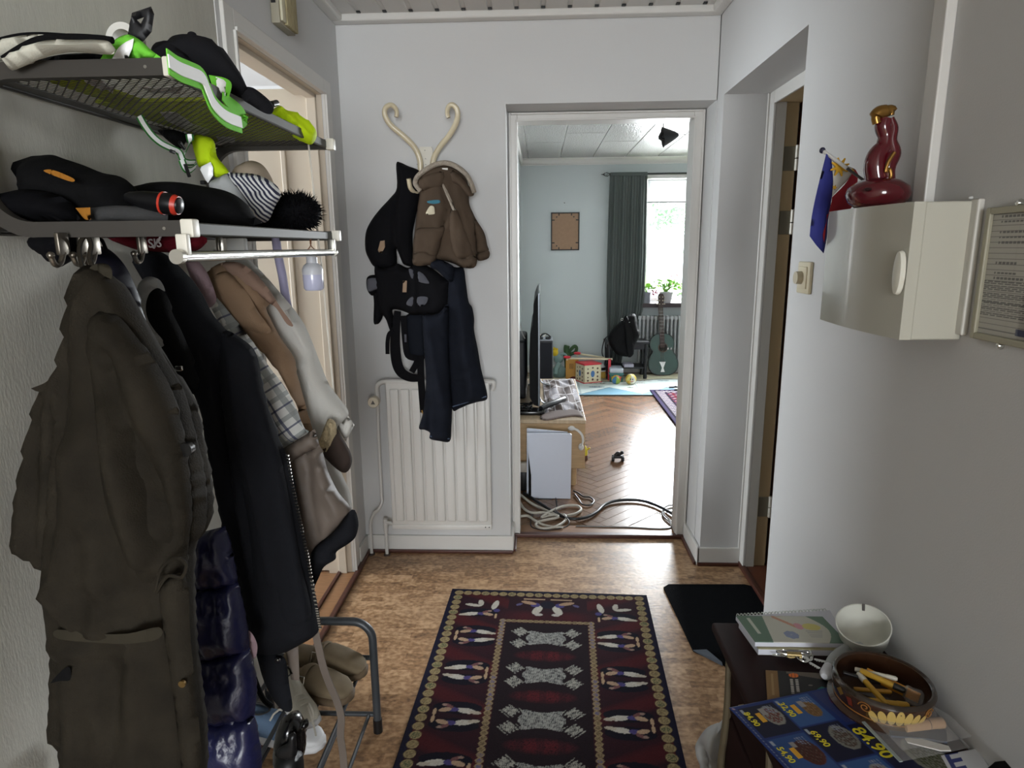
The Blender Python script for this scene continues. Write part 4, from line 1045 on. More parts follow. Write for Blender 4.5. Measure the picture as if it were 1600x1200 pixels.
# vest lying on the mesh, seen from below through the holes
hv = thing('hi_vis_vest', 'yellow hi-vis vest with reflective bands lying on the upper mesh shelf and hanging down', 'vest', (-0.7, 1.4, RZU))
bx = lambda x0, x1, y0, y1, z, m, nm: puff(nm, m, [(x0, y0), (x1, y0), (x1, y1), (x0, y1)], (0, 0, z), (0, 0, 1), 0.004, rim=0.02, px=False, smooth=3, parent=hv, nz=(0.006, 15, 15), res=0.02)
VU = Vector((0, 1, 0)).cross(Vector((0, 0, -1)))
bm = MB()
for (x0, x1, y0, y1) in ((-0.83, -0.575, 1.26, 1.72), (-0.80, -0.74, 1.06, 1.26)):
    bm.box((x0, y0, RZU + 0.004), (x1, y1, RZU + 0.012), 0.003, 2)
bm.build('vest_back', fab('dark_lime_cloth', (188, 208, 40), 0.8), hv)
for pts in ([(132, 128), (152, 120), (172, 138), (160, 142)], [(216, 136), (248, 138), (288, 134), (282, 146), (240, 146)], [(250, 176), (275, 176), (300, 194), (328, 204), (320, 212), (292, 204), (262, 190)], [(338, 214), (368, 216), (366, 224), (342, 222)], [(164, 138), (180, 132), (176, 146)]):
    MB().solid([at(x, y, Z=RZU + 0.0015) for x, y in pts], (0, 0, 0.002)).build('reflective_band', REFL, hv, False)
puff('hanging_front', NEON, [(300, 214), (318, 212), (334, 220), (339, 244), (350, 258), (358, 270), (350, 277), (334, 276), (332, 262), (322, 258), (312, 262), (306, 248)], P(1.55, 1.72), N_, 0.018, rim=0.018, parent=hv, nz=(0.008, 26, 14), res=0.008, folds=[([(326, 222), (330, 255)], -0.010, 0.006)])
puff('reflective_band', REFL, [(311, 262, 1), (329, 253, 1), (333, 262, 1), (333, 274, 1), (325, 286, 1), (320, 280, 1)], P(1.525, 1.7), N_, 0.004, rim=0.006, parent=hv, res=0.006)
MB().box(pxplane([(312, 282)], P(1.53, 1.65), N_)[0], pxplane([(320, 288)], P(1.53, 1.65), N_)[0] + Vector((0, 0.01, 0)), 0.001, 1).build('buckle', BLACK, hv)
hs = thing('reflective_harness', 'thin green harness strap with reflective stripe sagging below the upper shelf', 'strap', (-0.75, 1.45, 1.7))
for pts, w in (([(218, 182), (226, 196), (238, 212), (252, 224), (268, 232), (280, 238), (286, 250), (294, 254), (304, 254)], 0.014), ([(296, 210), (297, 222), (292, 234), (288, 242)], 0.016), ([(284, 250), (290, 264), (298, 266), (306, 260)], 0.015)):
    p_ = spline([at(x, y, X=-0.78) for x, y in pts], 5)
    MB().ribbon(p_, [(0.5, 0.1, 0.9)] * len(p_), w, 0.0015).build('webbing', fab('dark_green_webbing', (58, 128, 60)), hs)
    MB().ribbon([q + Vector((0.002, -0.004, 0)) for q in p_], [(0.5, 0.1, 0.9)] * len(p_), w * 0.55, 0.0015).build('reflective_stripe', REFL, hs)
for a, b in (((267, 236), (272, 238)), ((289, 256), (296, 276)), ((280, 222), (288, 232))):
    MB().cyl(at(*a, X=-0.775), at(*b, X=-0.775), 0.004, n=8).build('toggle', BLACK, hs)
o = puff('black_pouch', BLKD, [(240, 196), (262, 200), (292, 210), (290, 222), (284, 232), (276, 230), (258, 216)], P(1.5, 1.74, -0.8), N_, 0.02, rim=0.02)
tag(o, 'small black pouch hanging in the green harness below the upper shelf', 'pouch')

# door chime above the casing
ch = thing('door_chime', 'beige door chime box with woven front high on the left wall', 'door chime', (XL, 2.3, 2.2))
WOV = mat('woven_beige_front', (178, 166, 128), 0.8, c2=(150, 138, 104), vscale=40, stretch=(1, 4, 1), bump=0.4, bscale=60)
A = at(440, 37, X=-0.845)
y0, y1, z0 = at(424, 33, X=XL + 0.004).y, at(464, 50, X=-0.845).y, 2.225
MB().box((XL + 0.004, y0, z0), (-0.850, y1, z0 + 0.17), 0.003, 2).build('case', mat('greyish_beige_case', (150, 144, 126), 0.6), ch)
MB().box((-0.850, y0 + 0.004, z0 + 0.008), (-0.841, y0 + 0.035, z0 + 0.168), 0.003, 2).build('edge_strip', mat('cream_plastic', (200, 194, 166), 0.5), ch)
MB().box((-0.850, y0 + 0.037, z0 + 0.004), (-0.838, y1 - 0.004, z0 + 0.168), 0.003, 2).build('woven_front', WOV, ch)
MB().box((-0.875, y0 - 0.002, z0 + 0.06), (-0.860, y0 + 0.002, z0 + 0.085)).build('slot', BLACK, ch)

# ------------------------------------------------------------------ shoe rack and shoes
sr = thing('shoe_rack', 'two-tier grey tubular shoe rack under the coats', 'shoe rack', (-0.69, 1.45, 0))
SRM = mat('slate_grey_tube', (62, 66, 70), 0.4, metal=0.1)
for y in (1.77, 1.08):
    r_ = 0.06; x1, x0, zt = -0.515, -0.855, 0.385
    pts = [(x1, y, 0.0), (x1, y, zt - r_)] + [(x1 - r_ + r_ * math.cos(a), y, zt - r_ + r_ * math.sin(a)) for a in [k * math.pi / 16 for k in range(1, 9)]]
    pts += [(x0 + r_ - r_ * math.sin(a), y, zt - r_ + r_ * math.cos(a)) for a in [k * math.pi / 16 for k in range(0, 9)]] + [(x0, y, 0.0)]
    MB().tube(pts, 0.0125, 12).build('end_frame', SRM, sr)
    for z in (0.262, 0.062): MB().tube([(x0, y, z), (x1, y, z)], 0.008, 10).build('crossbar', SRM, sr)
    for x in (x0, x1): MB().tube([(x, y, 0.0), (x, y, 0.045)], [0.0148, 0.0145], 12).build('rubber_foot', BLACK, sr)
for z in (0.262, 0.062):
    for x in (-0.54, -0.62, -0.70, -0.80): MB().tube([(x, 1.08, z), (x, 1.77, z)], 0.006, 8).build('rod', SRM, sr)


def shoe_loft(name, m, base, ang, secs, parent, n=18, tilt=0.0):
    """secs: (distance along, half width, z bottom, z top, sideways offset); rounded sections, flat bottom."""
    b = MB(); bm = b.bm; rings = []
    M = Matrix.Translation(base) @ Matrix.Rotation(ang, 4, 'Z') @ Matrix.Rotation(tilt, 4, 'Y')
    for s, w, z0, z1, off in secs:
        ring = []
        for k in range(n):
            a = 2 * math.pi * k / n
            cx, cz = math.cos(a), math.sin(a)
            px_ = math.copysign(abs(cx) ** 0.75, cx) * w + off
            pz = (z0 + z1) / 2 + math.copysign(abs(cz) ** (0.45 if cz < 0 else 0.9), cz) * (z1 - z0) / 2
            ring.append(bm.verts.new(M @ Vector((s, px_, pz))))
        rings.append(ring)
    for A, B in zip(rings, rings[1:]):
        for k in range(n): bm.faces.new((A[k], A[(k + 1) % n], B[(k + 1) % n], B[k]))
    bm.faces.new(rings[0][::-1]); bm.faces.new(rings[-1])
    return b.build(name, m, parent, True, 60)


def clog(base, ang, label):
    t = thing('clog', label, 'clog', base)
    CL = mat('taupe_suede', (118, 104, 82), 0.9, var=0.12, vscale=20); SO = mat('cork_brown_sole', (98, 82, 62), 0.8, var=0.12)
    shoe_loft('sole', SO, base, ang, [(-0.125, 0.02, 0, .028, 0), (-0.115, 0.033, 0, .030, 0), (-0.06, 0.036, 0, .030, 0), (0, 0.038, 0, .026, 0), (0.06, 0.048, 0, .026, .004), (0.105, 0.045, 0, .028, .004), (0.13, 0.028, .004, .030, .002), (0.138, 0.012, .008, .028, 0)], t)
    shoe_loft('upper', CL, base, ang, [(-0.03, 0.036, .02, .05, 0), (-0.025, 0.039, .02, .072, 0), (0.02, 0.042, .02, .080, .002), (0.06, 0.046, .02, .066, .004), (0.10, 0.042, .02, .052, .004), (0.125, 0.028, .022, .042, .002), (0.133, 0.012, .024, .034, 0)], t)
    shoe_loft('heel_rim', CL, base, ang, [(-0.12, 0.03, .02, .05, 0), (-0.105, 0.038, .02, .056, 0), (-0.03, 0.0395, .02, .056, 0), (0, 0.04, .02, .05, 0)], t)
    M = Matrix.Translation(base) @ Matrix.Rotation(ang, 4, 'Z')
    st_ = MB().tube([M @ Vector((0.0, 0.044 * math.cos(a), 0.03 + 0.052 * math.sin(a))) for a in [k * math.pi / 12 for k in range(13)]], 0.006, 8, flat=2.0).build('strap', CL, t)
    c0 = M @ Vector((0.0, -0.036, 0.068))
    MB().tube([M @ Vector(v) for v in ((-0.014, -0.046, .05), (0.014, -0.046, .05), (0.014, -0.034, .078), (-0.014, -0.034, .078))], 0.0022, 6, closed=True).build('buckle', CHROME, st_)
    return t
clog(Vector((-0.645, 1.70, 0.268)), R(-14), 'taupe suede clog standing behind its partner on the shoe rack top')
clog(Vector((-0.655, 1.595, 0.268)), R(-14), 'taupe suede clog with silver buckle nearest on the shoe rack top')


def sneaker(base, ang, label, up, so, lace, toe=None, hi=0.10, tilt=0.0, name='sneaker'):
    t = thing(name, label, 'shoe', base)
    shoe_loft('sole', so, base, ang, [(-0.13, 0.022, 0, .03, 0), (-0.12, 0.034, 0, .032, 0), (-0.05, 0.037, 0, .03, 0), (0.03, 0.043, 0, .028, 0), (0.09, 0.044, 0, .028, 0), (0.125, 0.032, .003, .032, 0), (0.137, 0.014, .008, .028, 0)], t, tilt=tilt)
    shoe_loft('upper', up, base, ang, [(-0.125, 0.018, .025, hi * .8, 0), (-0.118, 0.031, .02, hi, 0), (-0.06, 0.035, .02, hi * .92, 0), (-0.02, 0.037, .02, hi * .9, 0), (0.03, 0.041, .02, .072, 0), (0.08, 0.041, .02, .056, 0), (0.115, 0.031, .022, .046, 0), (0.130, 0.014, .024, .036, 0)], t, tilt=tilt)
    M = Matrix.Translation(base) @ Matrix.Rotation(ang, 4, 'Z') @ Matrix.Rotation(tilt, 4, 'Y')
    if toe: shoe_loft('toe_cap', toe, base, ang, [(0.085, 0.0425, .02, .056, 0), (0.11, 0.036, .02, .050, 0), (0.128, 0.022, .022, .042, 0), (0.136, 0.010, .024, .034, 0)], t, tilt=tilt)
    lc_ = MB()
    for k in range(5):
        s = -0.02 + k * 0.02; z = 0.095 - k * 0.0085
        lc_.tube([M @ Vector(v) for v in ((s, -0.024, z - .012), (s + .004, -0.01, z), (s + .008, 0.012, z), (s + .01, 0.024, z - .012))], 0.0032, 6)
    lc_.build('laces', lace, t)
    MB().lathe([(0.026, hi * 0.96), (0.022, hi * 0.97), (0.018, hi * 0.7), (0, hi * 0.68)], (0, 0, 0), 16, M @ Matrix.Translation((-0.075, 0, 0)) , 1.6, 1.0).build('collar_lining', DGREY, t)
    return t
WHS = mat('white_rubber', (205, 205, 205), 0.5); BLU = fab('faded_blue_canvas', (92, 112, 136)); CRM = fab('cream_leather', (190, 186, 172), 0.6)
LCE = fab('white_lace', (196, 192, 180))
s1 = sneaker(Vector((-0.765, 1.640, 0.070)), R(-12), 'blue canvas sneaker with white toe and laces on the lower tier', BLU, WHS, LCE, WHS)
s2 = sneaker(Vector((-0.665, 1.525, 0.269)), R(-42), 'cream leather sneaker with loose laces in front of the clogs on the shoe rack top', CRM, WHS, LCE, None, 0.13)
MB().ribbon(spline([at(486, 1100, Y=1.42), at(494, 1120, Y=1.42), at(502, 1150, Y=1.41), at(505, 1165, Y=1.41)], 4), (1, 0.3, 0), 0.006, 0.0015).ribbon(spline([at(490, 1095, Y=1.42), at(499, 1116, Y=1.42), at(497, 1140, Y=1.42)], 4), (1, 0.3, 0), 0.006, 0.0015).build('lace_end', LCE, s2)
s2.scale = (0.74, 0.74, 0.74)
s3 = sneaker(Vector((-0.735, 1.33, 0.070)), R(-30), 'white sneaker at the bottom of the picture beside the puffer coat', mat('white_leather', (206, 208, 214), 0.5), WHS, LCE, None)
bt_ = thing('rubber_clog', 'glossy black rubber shoe standing on end in front of the blue sneaker', 'shoe', Vector((-0.56, 1.28, 0.07)))
GB = mat('glossy_black_rubber', (12, 12, 13), 0.22, coat=0.3)
puff('shell', GB, [(430, 1190), (428, 1165), (432, 1140), (440, 1124), (452, 1117), (464, 1119), (473, 1132), (477, 1150), (477, 1172), (470, 1186), (452, 1196)], P(1.28, 0.2, -0.55), N_, 0.04, rim=0.035, parent=bt_, res=0.008)
puff('heel_tab', GB, [(468, 1134), (474, 1125), (481, 1126), (482, 1134), (475, 1141), (470, 1144)], P(1.25, 0.2, -0.55), N_, 0.012, rim=0.008, parent=bt_, res=0.005)
puff('strap', mat('satin_black_rubber', (20, 20, 21), 0.4), [(430, 1178), (436, 1168), (450, 1160), (452, 1148), (462, 1147), (463, 1180), (448, 1186)], P(1.235, 0.2, -0.55), N_, 0.010, rim=0.01, parent=bt_, res=0.006)
bx_ = thing('black_boot', 'black boot shaft standing below the glossy rubber shoe, cut by the frame', 'boot', (-0.56, 1.24, 0.0))
puff('shaft', mat('black_boot_leather', (16, 16, 16), 0.5), [(432, 1180), (472, 1180), (474, 1260, 1), (430, 1260, 1)], P(1.25, 0.1, -0.55), N_, 0.035, rim=0.03, parent=bx_)
# ------------------------------------------------------------------ back wall: coat rack with bentwood arms and what hangs on it
CRW = mat('cream_lacquered_bentwood', (206, 194, 164), 0.3, coat=0.3)
wr_ = thing('wall_coat_rack', 'cream bentwood coat rack with two curled arms on the back wall', 'coat rack', (-0.49, 3.0, 1.85))
pl = MB().prism([(-0.030, 0), (0.030, 0), (0.030, 0.075), (0.026, 0.088), (-0.026, 0.088), (-0.030, 0.075)], at(666, 262, Y=3.0), (1, 0, 0), (0, 0, 1), (0, 0.018, 0)).build('back_plate', mat('white_lacquer_plate', (216, 212, 200), 0.35), wr_, False)
for px, py in ((664, 235), (665, 248), (665, 257), (654, 249), (654, 258), (677, 247), (677, 256)):
    q = at(px, py, Y=2.998); MB().cyl(q, q + Vector((0, -0.004 if px in (664, 665) else -0.028, 0)), 0.0028, n=8).build('screw', STEEL, pl)
for pts in ([(657, 268), (656, 250), (648, 231), (632, 214), (612, 197), (603, 184), (601, 174), (604, 167), (611, 164), (617, 168), (620, 175), (619, 183)],
            [(675, 266), (678, 247), (688, 229), (701, 213), (711, 196), (715, 182), (714, 171), (709, 165), (704, 164), (700, 169), (699, 177), (701, 184)]):
    ys = [2.975, 2.97, 2.96, 2.945, 2.93, 2.92, 2.915, 2.912, 2.91, 2.908, 2.906, 2.905]
    P_ = spline([at(x, y, Y=ys[i]) for i, (x, y) in enumerate(pts)], 5)
    n_ = len(P_); MB().tube(P_, [0.0125 - 0.004 * (i / n_) ** 2 for i in range(n_)], 14).build('bent_arm', CRW, wr_)
for s in (-1, 1):
    MB().tube(spline([(-0.49 + 0.02 * s, 2.985, 1.80), (-0.49 + 0.05 * s, 2.95, 1.74), (-0.49 + 0.07 * s, 2.91, 1.75), (-0.49 + 0.075 * s, 2.895, 1.79)], 5), 0.010, 12).build('lower_arm', CRW, wr_)
Z7 = lambda pts: [(560 + p[0] / 3.871, 390 + p[1] / 3.871) + tuple(p[2:]) for p in pts]
Z5 = lambda pts: [(530 + p[0] / 3.244, 130 + p[1] / 3.244) + tuple(p[2:]) for p in pts]
BW_ = lambda y: (0, y, 1.4)
bc1 = thing('baby_carrier', 'black baby carrier with grey mesh vents and dangling straps on the back wall', 'baby carrier', (-0.6, 2.93, 1.2))
CAR = fab('carrier_black_canvas', (16, 16, 19)); GPAD = fab('carrier_grey_mesh', (84, 85, 92)); TAN = mat('tan_leather_label', (150, 126, 102), 0.7)
puff('upper_panel', CAR, Z5([(289, 410), (310, 402), (350, 420), (400, 440), (412, 470), (408, 540), (405, 600), (385, 690), (372, 770), (375, 860), (376, 925), (330, 920), (312, 890), (290, 840), (290, 930), (230, 945), (178, 930), (150, 890), (132, 840), (134, 760), (160, 700), (205, 640), (260, 580), (292, 530)]),
     BW_(2.955), N_, 0.045, 0.02, rim=0.05, parent=bc1, nz=(0.010, 10, 6), seed=51, folds=[([(296, 560), (285, 700), (288, 850)], -0.014, 0.008)] and [(Z5([(296, 560), (285, 700), (288, 850)]), -0.014, 0.008), (Z5([(330, 460), (318, 640), (320, 860)]), 0.008, 0.012)])
puff('label', TAN, Z5([(208, 800, 1), (230, 797, 1), (232, 830, 1), (216, 862, 1), (194, 855, 1)]), BW_(2.905), N_, 0.003, rim=0.006, smooth=0, parent=bc1, res=0.008)
puff('main_panel', CAR, Z7([(98, 100), (150, 110), (225, 88), (245, 86), (300, 110), (345, 84), (400, 92), (436, 108), (470, 130), (520, 170), (560, 190), (552, 260), (545, 340), (480, 388), (420, 396), (380, 392), (330, 396), (290, 380), (250, 366), (222, 362), (205, 370), (215, 420), (212, 480), (192, 490), (170, 430), (152, 400), (130, 380), (110, 250)]),
     BW_(2.93), N_, 0.04, 0.02, rim=0.04, parent=bc1, nz=(0.008, 12, 12), seed=52, folds=[(Z7([(345, 90), (350, 380)]), 0.008, 0.010), (Z7([(160, 110), (150, 380)]), -0.010, 0.008)])
for q in ([(304, 118), (332, 128), (340, 182), (318, 168)], [(360, 134), (392, 148), (420, 186), (424, 206), (360, 190)], [(290, 332), (304, 300), (332, 286), (332, 340)], [(358, 288), (418, 288), (412, 322), (392, 338), (358, 340)]):
    puff('mesh_vent', GPAD, Z7(q), BW_(2.888), N_, 0.004, rim=0.008, parent=bc1, res=0.008, smooth=3)
puff('label', TAN, Z7([(270, 188, 1), (294, 188, 1), (291, 258, 1), (266, 258, 1)]), BW_(2.886), N_, 0.003, rim=0.004, smooth=0, parent=bc1, res=0.008)
puff('shoulder_pad', CAR, Z7([(52, 170), (80, 154), (120, 158), (148, 190), (142, 240), (110, 268), (80, 278), (56, 250), (48, 210)]), BW_(2.94), N_, 0.03, rim=0.025, parent=bc1)
puff('mesh_lining', GPAD, Z7([(56, 180), (90, 172), (136, 180), (146, 196), (138, 228), (96, 246), (60, 254), (52, 214)]), BW_(2.912), N_, 0.008, rim=0.012, parent=bc1, res=0.008)
puff('waist_strap', CAR, Z7([(92, 230), (150, 240), (155, 330), (148, 400), (130, 440), (110, 452), (92, 440), (94, 330)]), BW_(2.945), N_, 0.02, rim=0.018, parent=bc1)
puff('back_fold', fab('carrier_slate_panel', (24, 27, 34)), Z7([(286, 400), (390, 395), (396, 500), (400, 660), (340, 665), (280, 640), (276, 540)]), BW_(2.95), N_, 0.015, rim=0.02, parent=bc1)
lo_ = spline([at(*p, Y=2.925) for p in Z7([(238, 372), (226, 470), (222, 580), (232, 680), (258, 740), (310, 772), (372, 778)])], 6)
MB().ribbon(lo_, [(1, 0, 0.25)] * len(lo_), [0.030 + 0.018 * math.sin(math.pi * i / len(lo_)) for i in range(len(lo_))], 0.006).build('strap', CAR, bc1)
for pts, w in (([(272, 400), (284, 560), (300, 640), (352, 660), (350, 690), (322, 740)], 0.028), ([(376, 640), (378, 760), (384, 860), (394, 985)], 0.032), ([(212, 490), (186, 510), (176, 560), (176, 632)], 0.018)):
    s_ = spline([at(*p, Y=2.92) for p in Z7(pts)], 5); MB().ribbon(s_, [(1, 0, 0.15)] * len(s_), w, 0.003).build('strap', CAR, bc1)
s_ = spline([at(*p, Y=2.912) for p in Z7([(384, 972), (388, 988), (398, 994), (407, 984), (408, 972)])], 4)
MB().tube(s_, 0.0028, 8).build('strap_end', mat('amber_plastic', (196, 150, 70), 0.4), bc1)
MB().box(at(*Z7([(278, 512)])[0], Y=2.918), at(*Z7([(292, 560)])[0], Y=2.914), 0.001, 1).build('grey_tag', GPAD, bc1)

jn = thing('jeans', 'dark blue jeans hanging over the radiator from the back wall rack', 'jeans', (-0.4, 2.93, 1.0))
puff('leg', DENIM, Z7([(560, 110), (600, 108), (636, 112), (650, 200), (666, 312), (688, 350), (700, 420), (700, 490), (722, 600), (742, 720), (774, 850), (776, 906), (720, 922), (660, 940), (610, 962), (568, 966), (548, 800), (530, 560), (540, 300), (548, 180)]), BW_(2.90), N_, 0.035, 0.02, rim=0.035, parent=jn, nz=(0.008, 10, 5), seed=53,
     folds=[(Z7([(560, 760), (680, 725)]), -0.006, 0.008), (Z7([(560, 800), (660, 790)]), -0.006, 0.008), (Z7([(600, 200), (640, 500), (690, 860)]), 0.008, 0.02), (Z7([(690, 370), (694, 480)]), -0.008, 0.006)])
l2_ = puff('leg', DENIM, Z7([(388, 398), (440, 394), (490, 380), (540, 330), (548, 420), (548, 560), (556, 760), (566, 940), (562, 1080), (552, 1160), (490, 1158), (432, 1144), (432, 1108), (400, 1090), (366, 1080), (388, 1000), (402, 900), (408, 760), (396, 600)]), BW_(2.872), N_, 0.035, 0.02, rim=0.035, parent=jn, nz=(0.008, 10, 5), seed=54,
     folds=[(Z7([(430, 480), (470, 700), (520, 900)]), 0.010, 0.02), (Z7([(420, 560), (430, 800), (432, 1100)]), -0.012, 0.010), (Z7([(500, 500), (545, 560)]), -0.008, 0.01)])
for pts in ([(432, 1128), (490, 1142), (552, 1144)], [(570, 950), (660, 922), (774, 888)]):
    MB().tube(spline([at(*p, Y=2.848 if pts[0][1] > 1000 else 2.872) for p in Z7(pts)], 4), 0.003, 6).build('hem_seam', mat('denim_hem', (70, 82, 104), 0.9), jn)
puff('waist', DENIM, Z7([(430, 70), (470, 56), (520, 70), (578, 104), (580, 150), (566, 200), (530, 180), (480, 130), (440, 110)]), BW_(2.868), N_, 0.03, rim=0.03, parent=jn, nz=(0.010, 24, 24), seed=55, folds=[(Z7([(460, 70), (520, 110), (570, 170)]), -0.010, 0.008)])

kj = thing('kids_jacket', 'small brown corduroy jacket with fleece-lined collar on the back wall rack', 'jacket', (-0.4, 2.93, 1.55))
puff('body', BROWNC, Z5([(392, 500), (400, 476), (430, 440), (470, 420), (520, 410), (580, 420), (620, 450), (650, 500), (656, 560), (662, 620), (690, 690), (700, 800), (694, 925), (630, 936), (580, 915), (520, 900), (460, 920), (378, 915), (378, 800), (388, 700), (400, 610), (408, 550)]), BW_(2.90), N_, 0.04, 0.02, rim=0.04, parent=kj, nz=(0.010, 14, 9), seed=56,
     folds=[(Z5([(530, 520), (555, 640), (520, 760), (500, 890)]), -0.016, 0.007), (Z5([(560, 600), (600, 720), (640, 900)]), -0.012, 0.009), (Z5([(620, 480), (640, 620), (690, 760)]), -0.010, 0.009), (Z5([(380, 745), (450, 730), (530, 720)]), -0.006, 0.006)])
puff('sleeve', BROWNC, Z5([(380, 770), (400, 735), (460, 728), (530, 724), (538, 745), (515, 820), (496, 872), (480, 890), (440, 870), (378, 868)]), BW_(2.868), N_, 0.025, rim=0.025, parent=kj, nz=(0.008, 20, 12))
puff('cuff', BROWNC, Z5([(378, 868), (420, 848), (470, 862), (494, 880), (480, 912), (460, 922), (378, 922)]), BW_(2.862), N_, 0.02, rim=0.016, parent=kj)
puff('sleeve', BROWNC, Z5([(560, 650), (600, 640), (630, 700), (665, 780), (684, 860), (660, 890), (600, 896), (570, 840), (555, 760)]), BW_(2.875), N_, 0.03, rim=0.03, parent=kj, nz=(0.010, 20, 10), seed=57)
puff('cuff', BROWNC, Z5([(596, 890), (660, 880), (690, 870), (694, 924), (640, 934), (608, 924)]), BW_(2.87), N_, 0.018, rim=0.015, parent=kj)
puff('sleeve', BROWNC, Z5([(672, 660), (700, 700), (736, 760), (750, 820), (756, 850), (700, 866), (690, 800)]), BW_(2.90), N_, 0.025, rim=0.024, parent=kj)
puff('cuff', BROWNC, Z5([(700, 862), (756, 846), (758, 886), (706, 900)]), BW_(2.895), N_, 0.018, rim=0.014, parent=kj)
puff('collar', BROWNC, Z5([(398, 500), (430, 470), (480, 450), (530, 440), (540, 470), (528, 520), (490, 538), (440, 545), (412, 540)]), BW_(2.865), N_, 0.02, rim=0.02, parent=kj, nz=(0.006, 20, 20))
puff('collar', BROWNC, Z5([(560, 440), (610, 460), (650, 510), (684, 562), (660, 574), (640, 556), (610, 520), (570, 500)]), BW_(2.865), N_, 0.02, rim=0.02, parent=kj)
MB().tube(spline([at(*p, Y=2.865) for p in Z5([(414, 546), (392, 520), (386, 500), (400, 470), (440, 438), (490, 412), (540, 404), (590, 420), (640, 458), (668, 506), (684, 556)])], 5), 0.011, 10).build('fleece_edge', mat('cream_fleece', (150, 140, 126), 0.95, bump=0.8, bscale=150), kj)
puff('fleece_placket', mat('cream_fleece'), Z5([(518, 500), (534, 520), (560, 570), (590, 640), (606, 690), (590, 680), (556, 600), (528, 536)]), BW_(2.858), N_, 0.006, rim=0.008, parent=kj, res=0.007)
puff('patch', mat('teal_embroidery', (52, 110, 128), 0.85), Z5([(448, 606), (452, 596), (505, 592), (510, 606), (480, 612)]), BW_(2.858), N_, 0.003, rim=0.005, parent=kj, res=0.006, label='teal embroidered patch')
puff('patch', mat('cream_embroidery', (196, 188, 164), 0.85), Z5([(440, 664), (448, 640), (462, 622), (480, 626), (484, 650), (480, 664)]), BW_(2.858), N_, 0.003, rim=0.006, parent=kj, res=0.006, label='cream embroidered patch')
lb = at(546, 440 / 3.244 + 130, Y=2.87)
q = Z5([(536, 436)])[0]; MB().box(at(*q, Y=2.866) - Vector((0.012, 0, 0.004)), at(*q, Y=2.862) + Vector((0.012, 0, 0.005)), 0.001, 1).build('size_label', mat('white_label', (214, 212, 206), 0.8), kj)

# ------------------------------------------------------------------ radiator on the back wall
rd_ = thing('radiator', 'white ribbed panel radiator with side pipes on the back wall', 'radiator', (-0.48, 2.96, 0))
xa, xb, z0, z1, yf = -0.722, -0.236, 0.160, 0.892, 2.932
pn = MB().box((xa, yf, z0), (xb, yf + 0.022, z1), 0.006, 3)
nr = 9; rw = (xb - xa - 0.03) / nr
for i in range(nr):
    x0 = xa + 0.015 + i * rw
    pn.box((x0 + 0.004, yf - 0.009, z0 + 0.040), (x0 + rw - 0.004, yf + 0.005, z1 - 0.035), 0.0078, 3)
pn.build('ribbed_panel', RADW, rd_, True, 30)
MB().box((xa + 0.01, yf + 0.026, z0 + 0.01), (xb - 0.01, yf + 0.05, z1 - 0.01), 0.006, 2).build('back_panel', RADW, rd_)
MB().tube([(xa - 0.002, yf + 0.012, z1 - 0.004), (xb + 0.002, yf + 0.012, z1 - 0.004)], 0.013, 14).build('top_channel', RADW, rd_)
MB().box((xa, yf - 0.004, z0 - 0.004), (xb, yf + 0.02, z0 + 0.022), 0.004, 2).build('bottom_channel', RADW, rd_)
MB().tube(spline([(xb - 0.005, yf + 0.012, z1 - 0.005), (xb + 0.016, yf + 0.012, z1 - 0.005), (xb + 0.020, yf + 0.012, z1 - 0.02), (xb + 0.012, yf + 0.012, z1 - 0.045)], 4), 0.011, 12).build('air_vent', RADW, rd_)
for x, z in ((xb - 0.012, z0 + 0.012), (xb - 0.030, z0 + 0.012)):
    MB().cyl((x, yf - 0.003, z), (x, yf - 0.0055, z), 0.003, n=8).build('screw', BLACK, rd_)
e = at(594, 606, Y=2.95)
pv = MB().tube(spline([(xa + 0.005, yf + 0.012, z1 - 0.004), (xa - 0.018, yf + 0.014, z1 - 0.006), (-0.765, yf + 0.018, z1 - 0.03), at(591, 628, Y=2.95)], 5), 0.0115, 12).build('inlet_elbow', RADW, rd_)
PT = spline([at(590, 632, Y=2.965), at(592, 690, Y=2.97), at(596, 770, Y=2.975), at(597, 783, Y=2.975), at(592, 795, Y=2.975), at(584, 803, Y=2.975), at(579, 815, Y=2.975), at(579, 830, Y=2.975), at(581, 868, Y=2.975)], 6)
PT[-1].z = 0.0
MB().tube(PT, 0.0082, 12).build('supply_pipe', RADW, rd_)
r0 = at(602, 812, Y=2.97)
MB().tube([Vector((r0.x, 2.97, 0.0)), Vector((r0.x, 2.97, r0.z))], 0.0085, 12).tube([(r0.x, 2.97, r0.z - 0.06), (r0.x, 2.97, r0.z + 0.006)], 0.0115, 12).tube([(r0.x, 2.97, r0.z - 0.012), (xa + 0.01, 2.95, r0.z - 0.014)], 0.009, 12).build('return_pipe', RADW, rd_)
for x in (PT[-1].x, r0.x): MB().lathe([(0.009, 0.001), (0.017, 0.001), (0.016, 0.006), (0.009, 0.008)], (x, PT[-1].y if x == PT[-1].x else 2.97, 0), 16).build('floor_collar', mat('brown_collar', (58, 44, 38), 0.6), rd_)
k0 = at(584, 628, Y=2.92)
kn = MB().lathe([(0, 0), (0.024, 0.0), (0.0265, 0.006), (0.0265, 0.03), (0.022, 0.034), (0, 0.034)], k0 + Vector((0, -0.015, 0)), 24, Matrix.Rotation(R(-90), 4, 'X')).build('valve_knob', mat('cream_valve_plastic', (206, 198, 178), 0.45), rd_)
MB().solid([k0 + Vector((dx, -0.016, dz)) for dx, dz in ((-0.010, -0.008), (0.010, -0.008), (0, 0.011))], (0, -0.0012, 0)).build('emblem', mat('grey_print', (90, 86, 84), 0.7), kn, False)

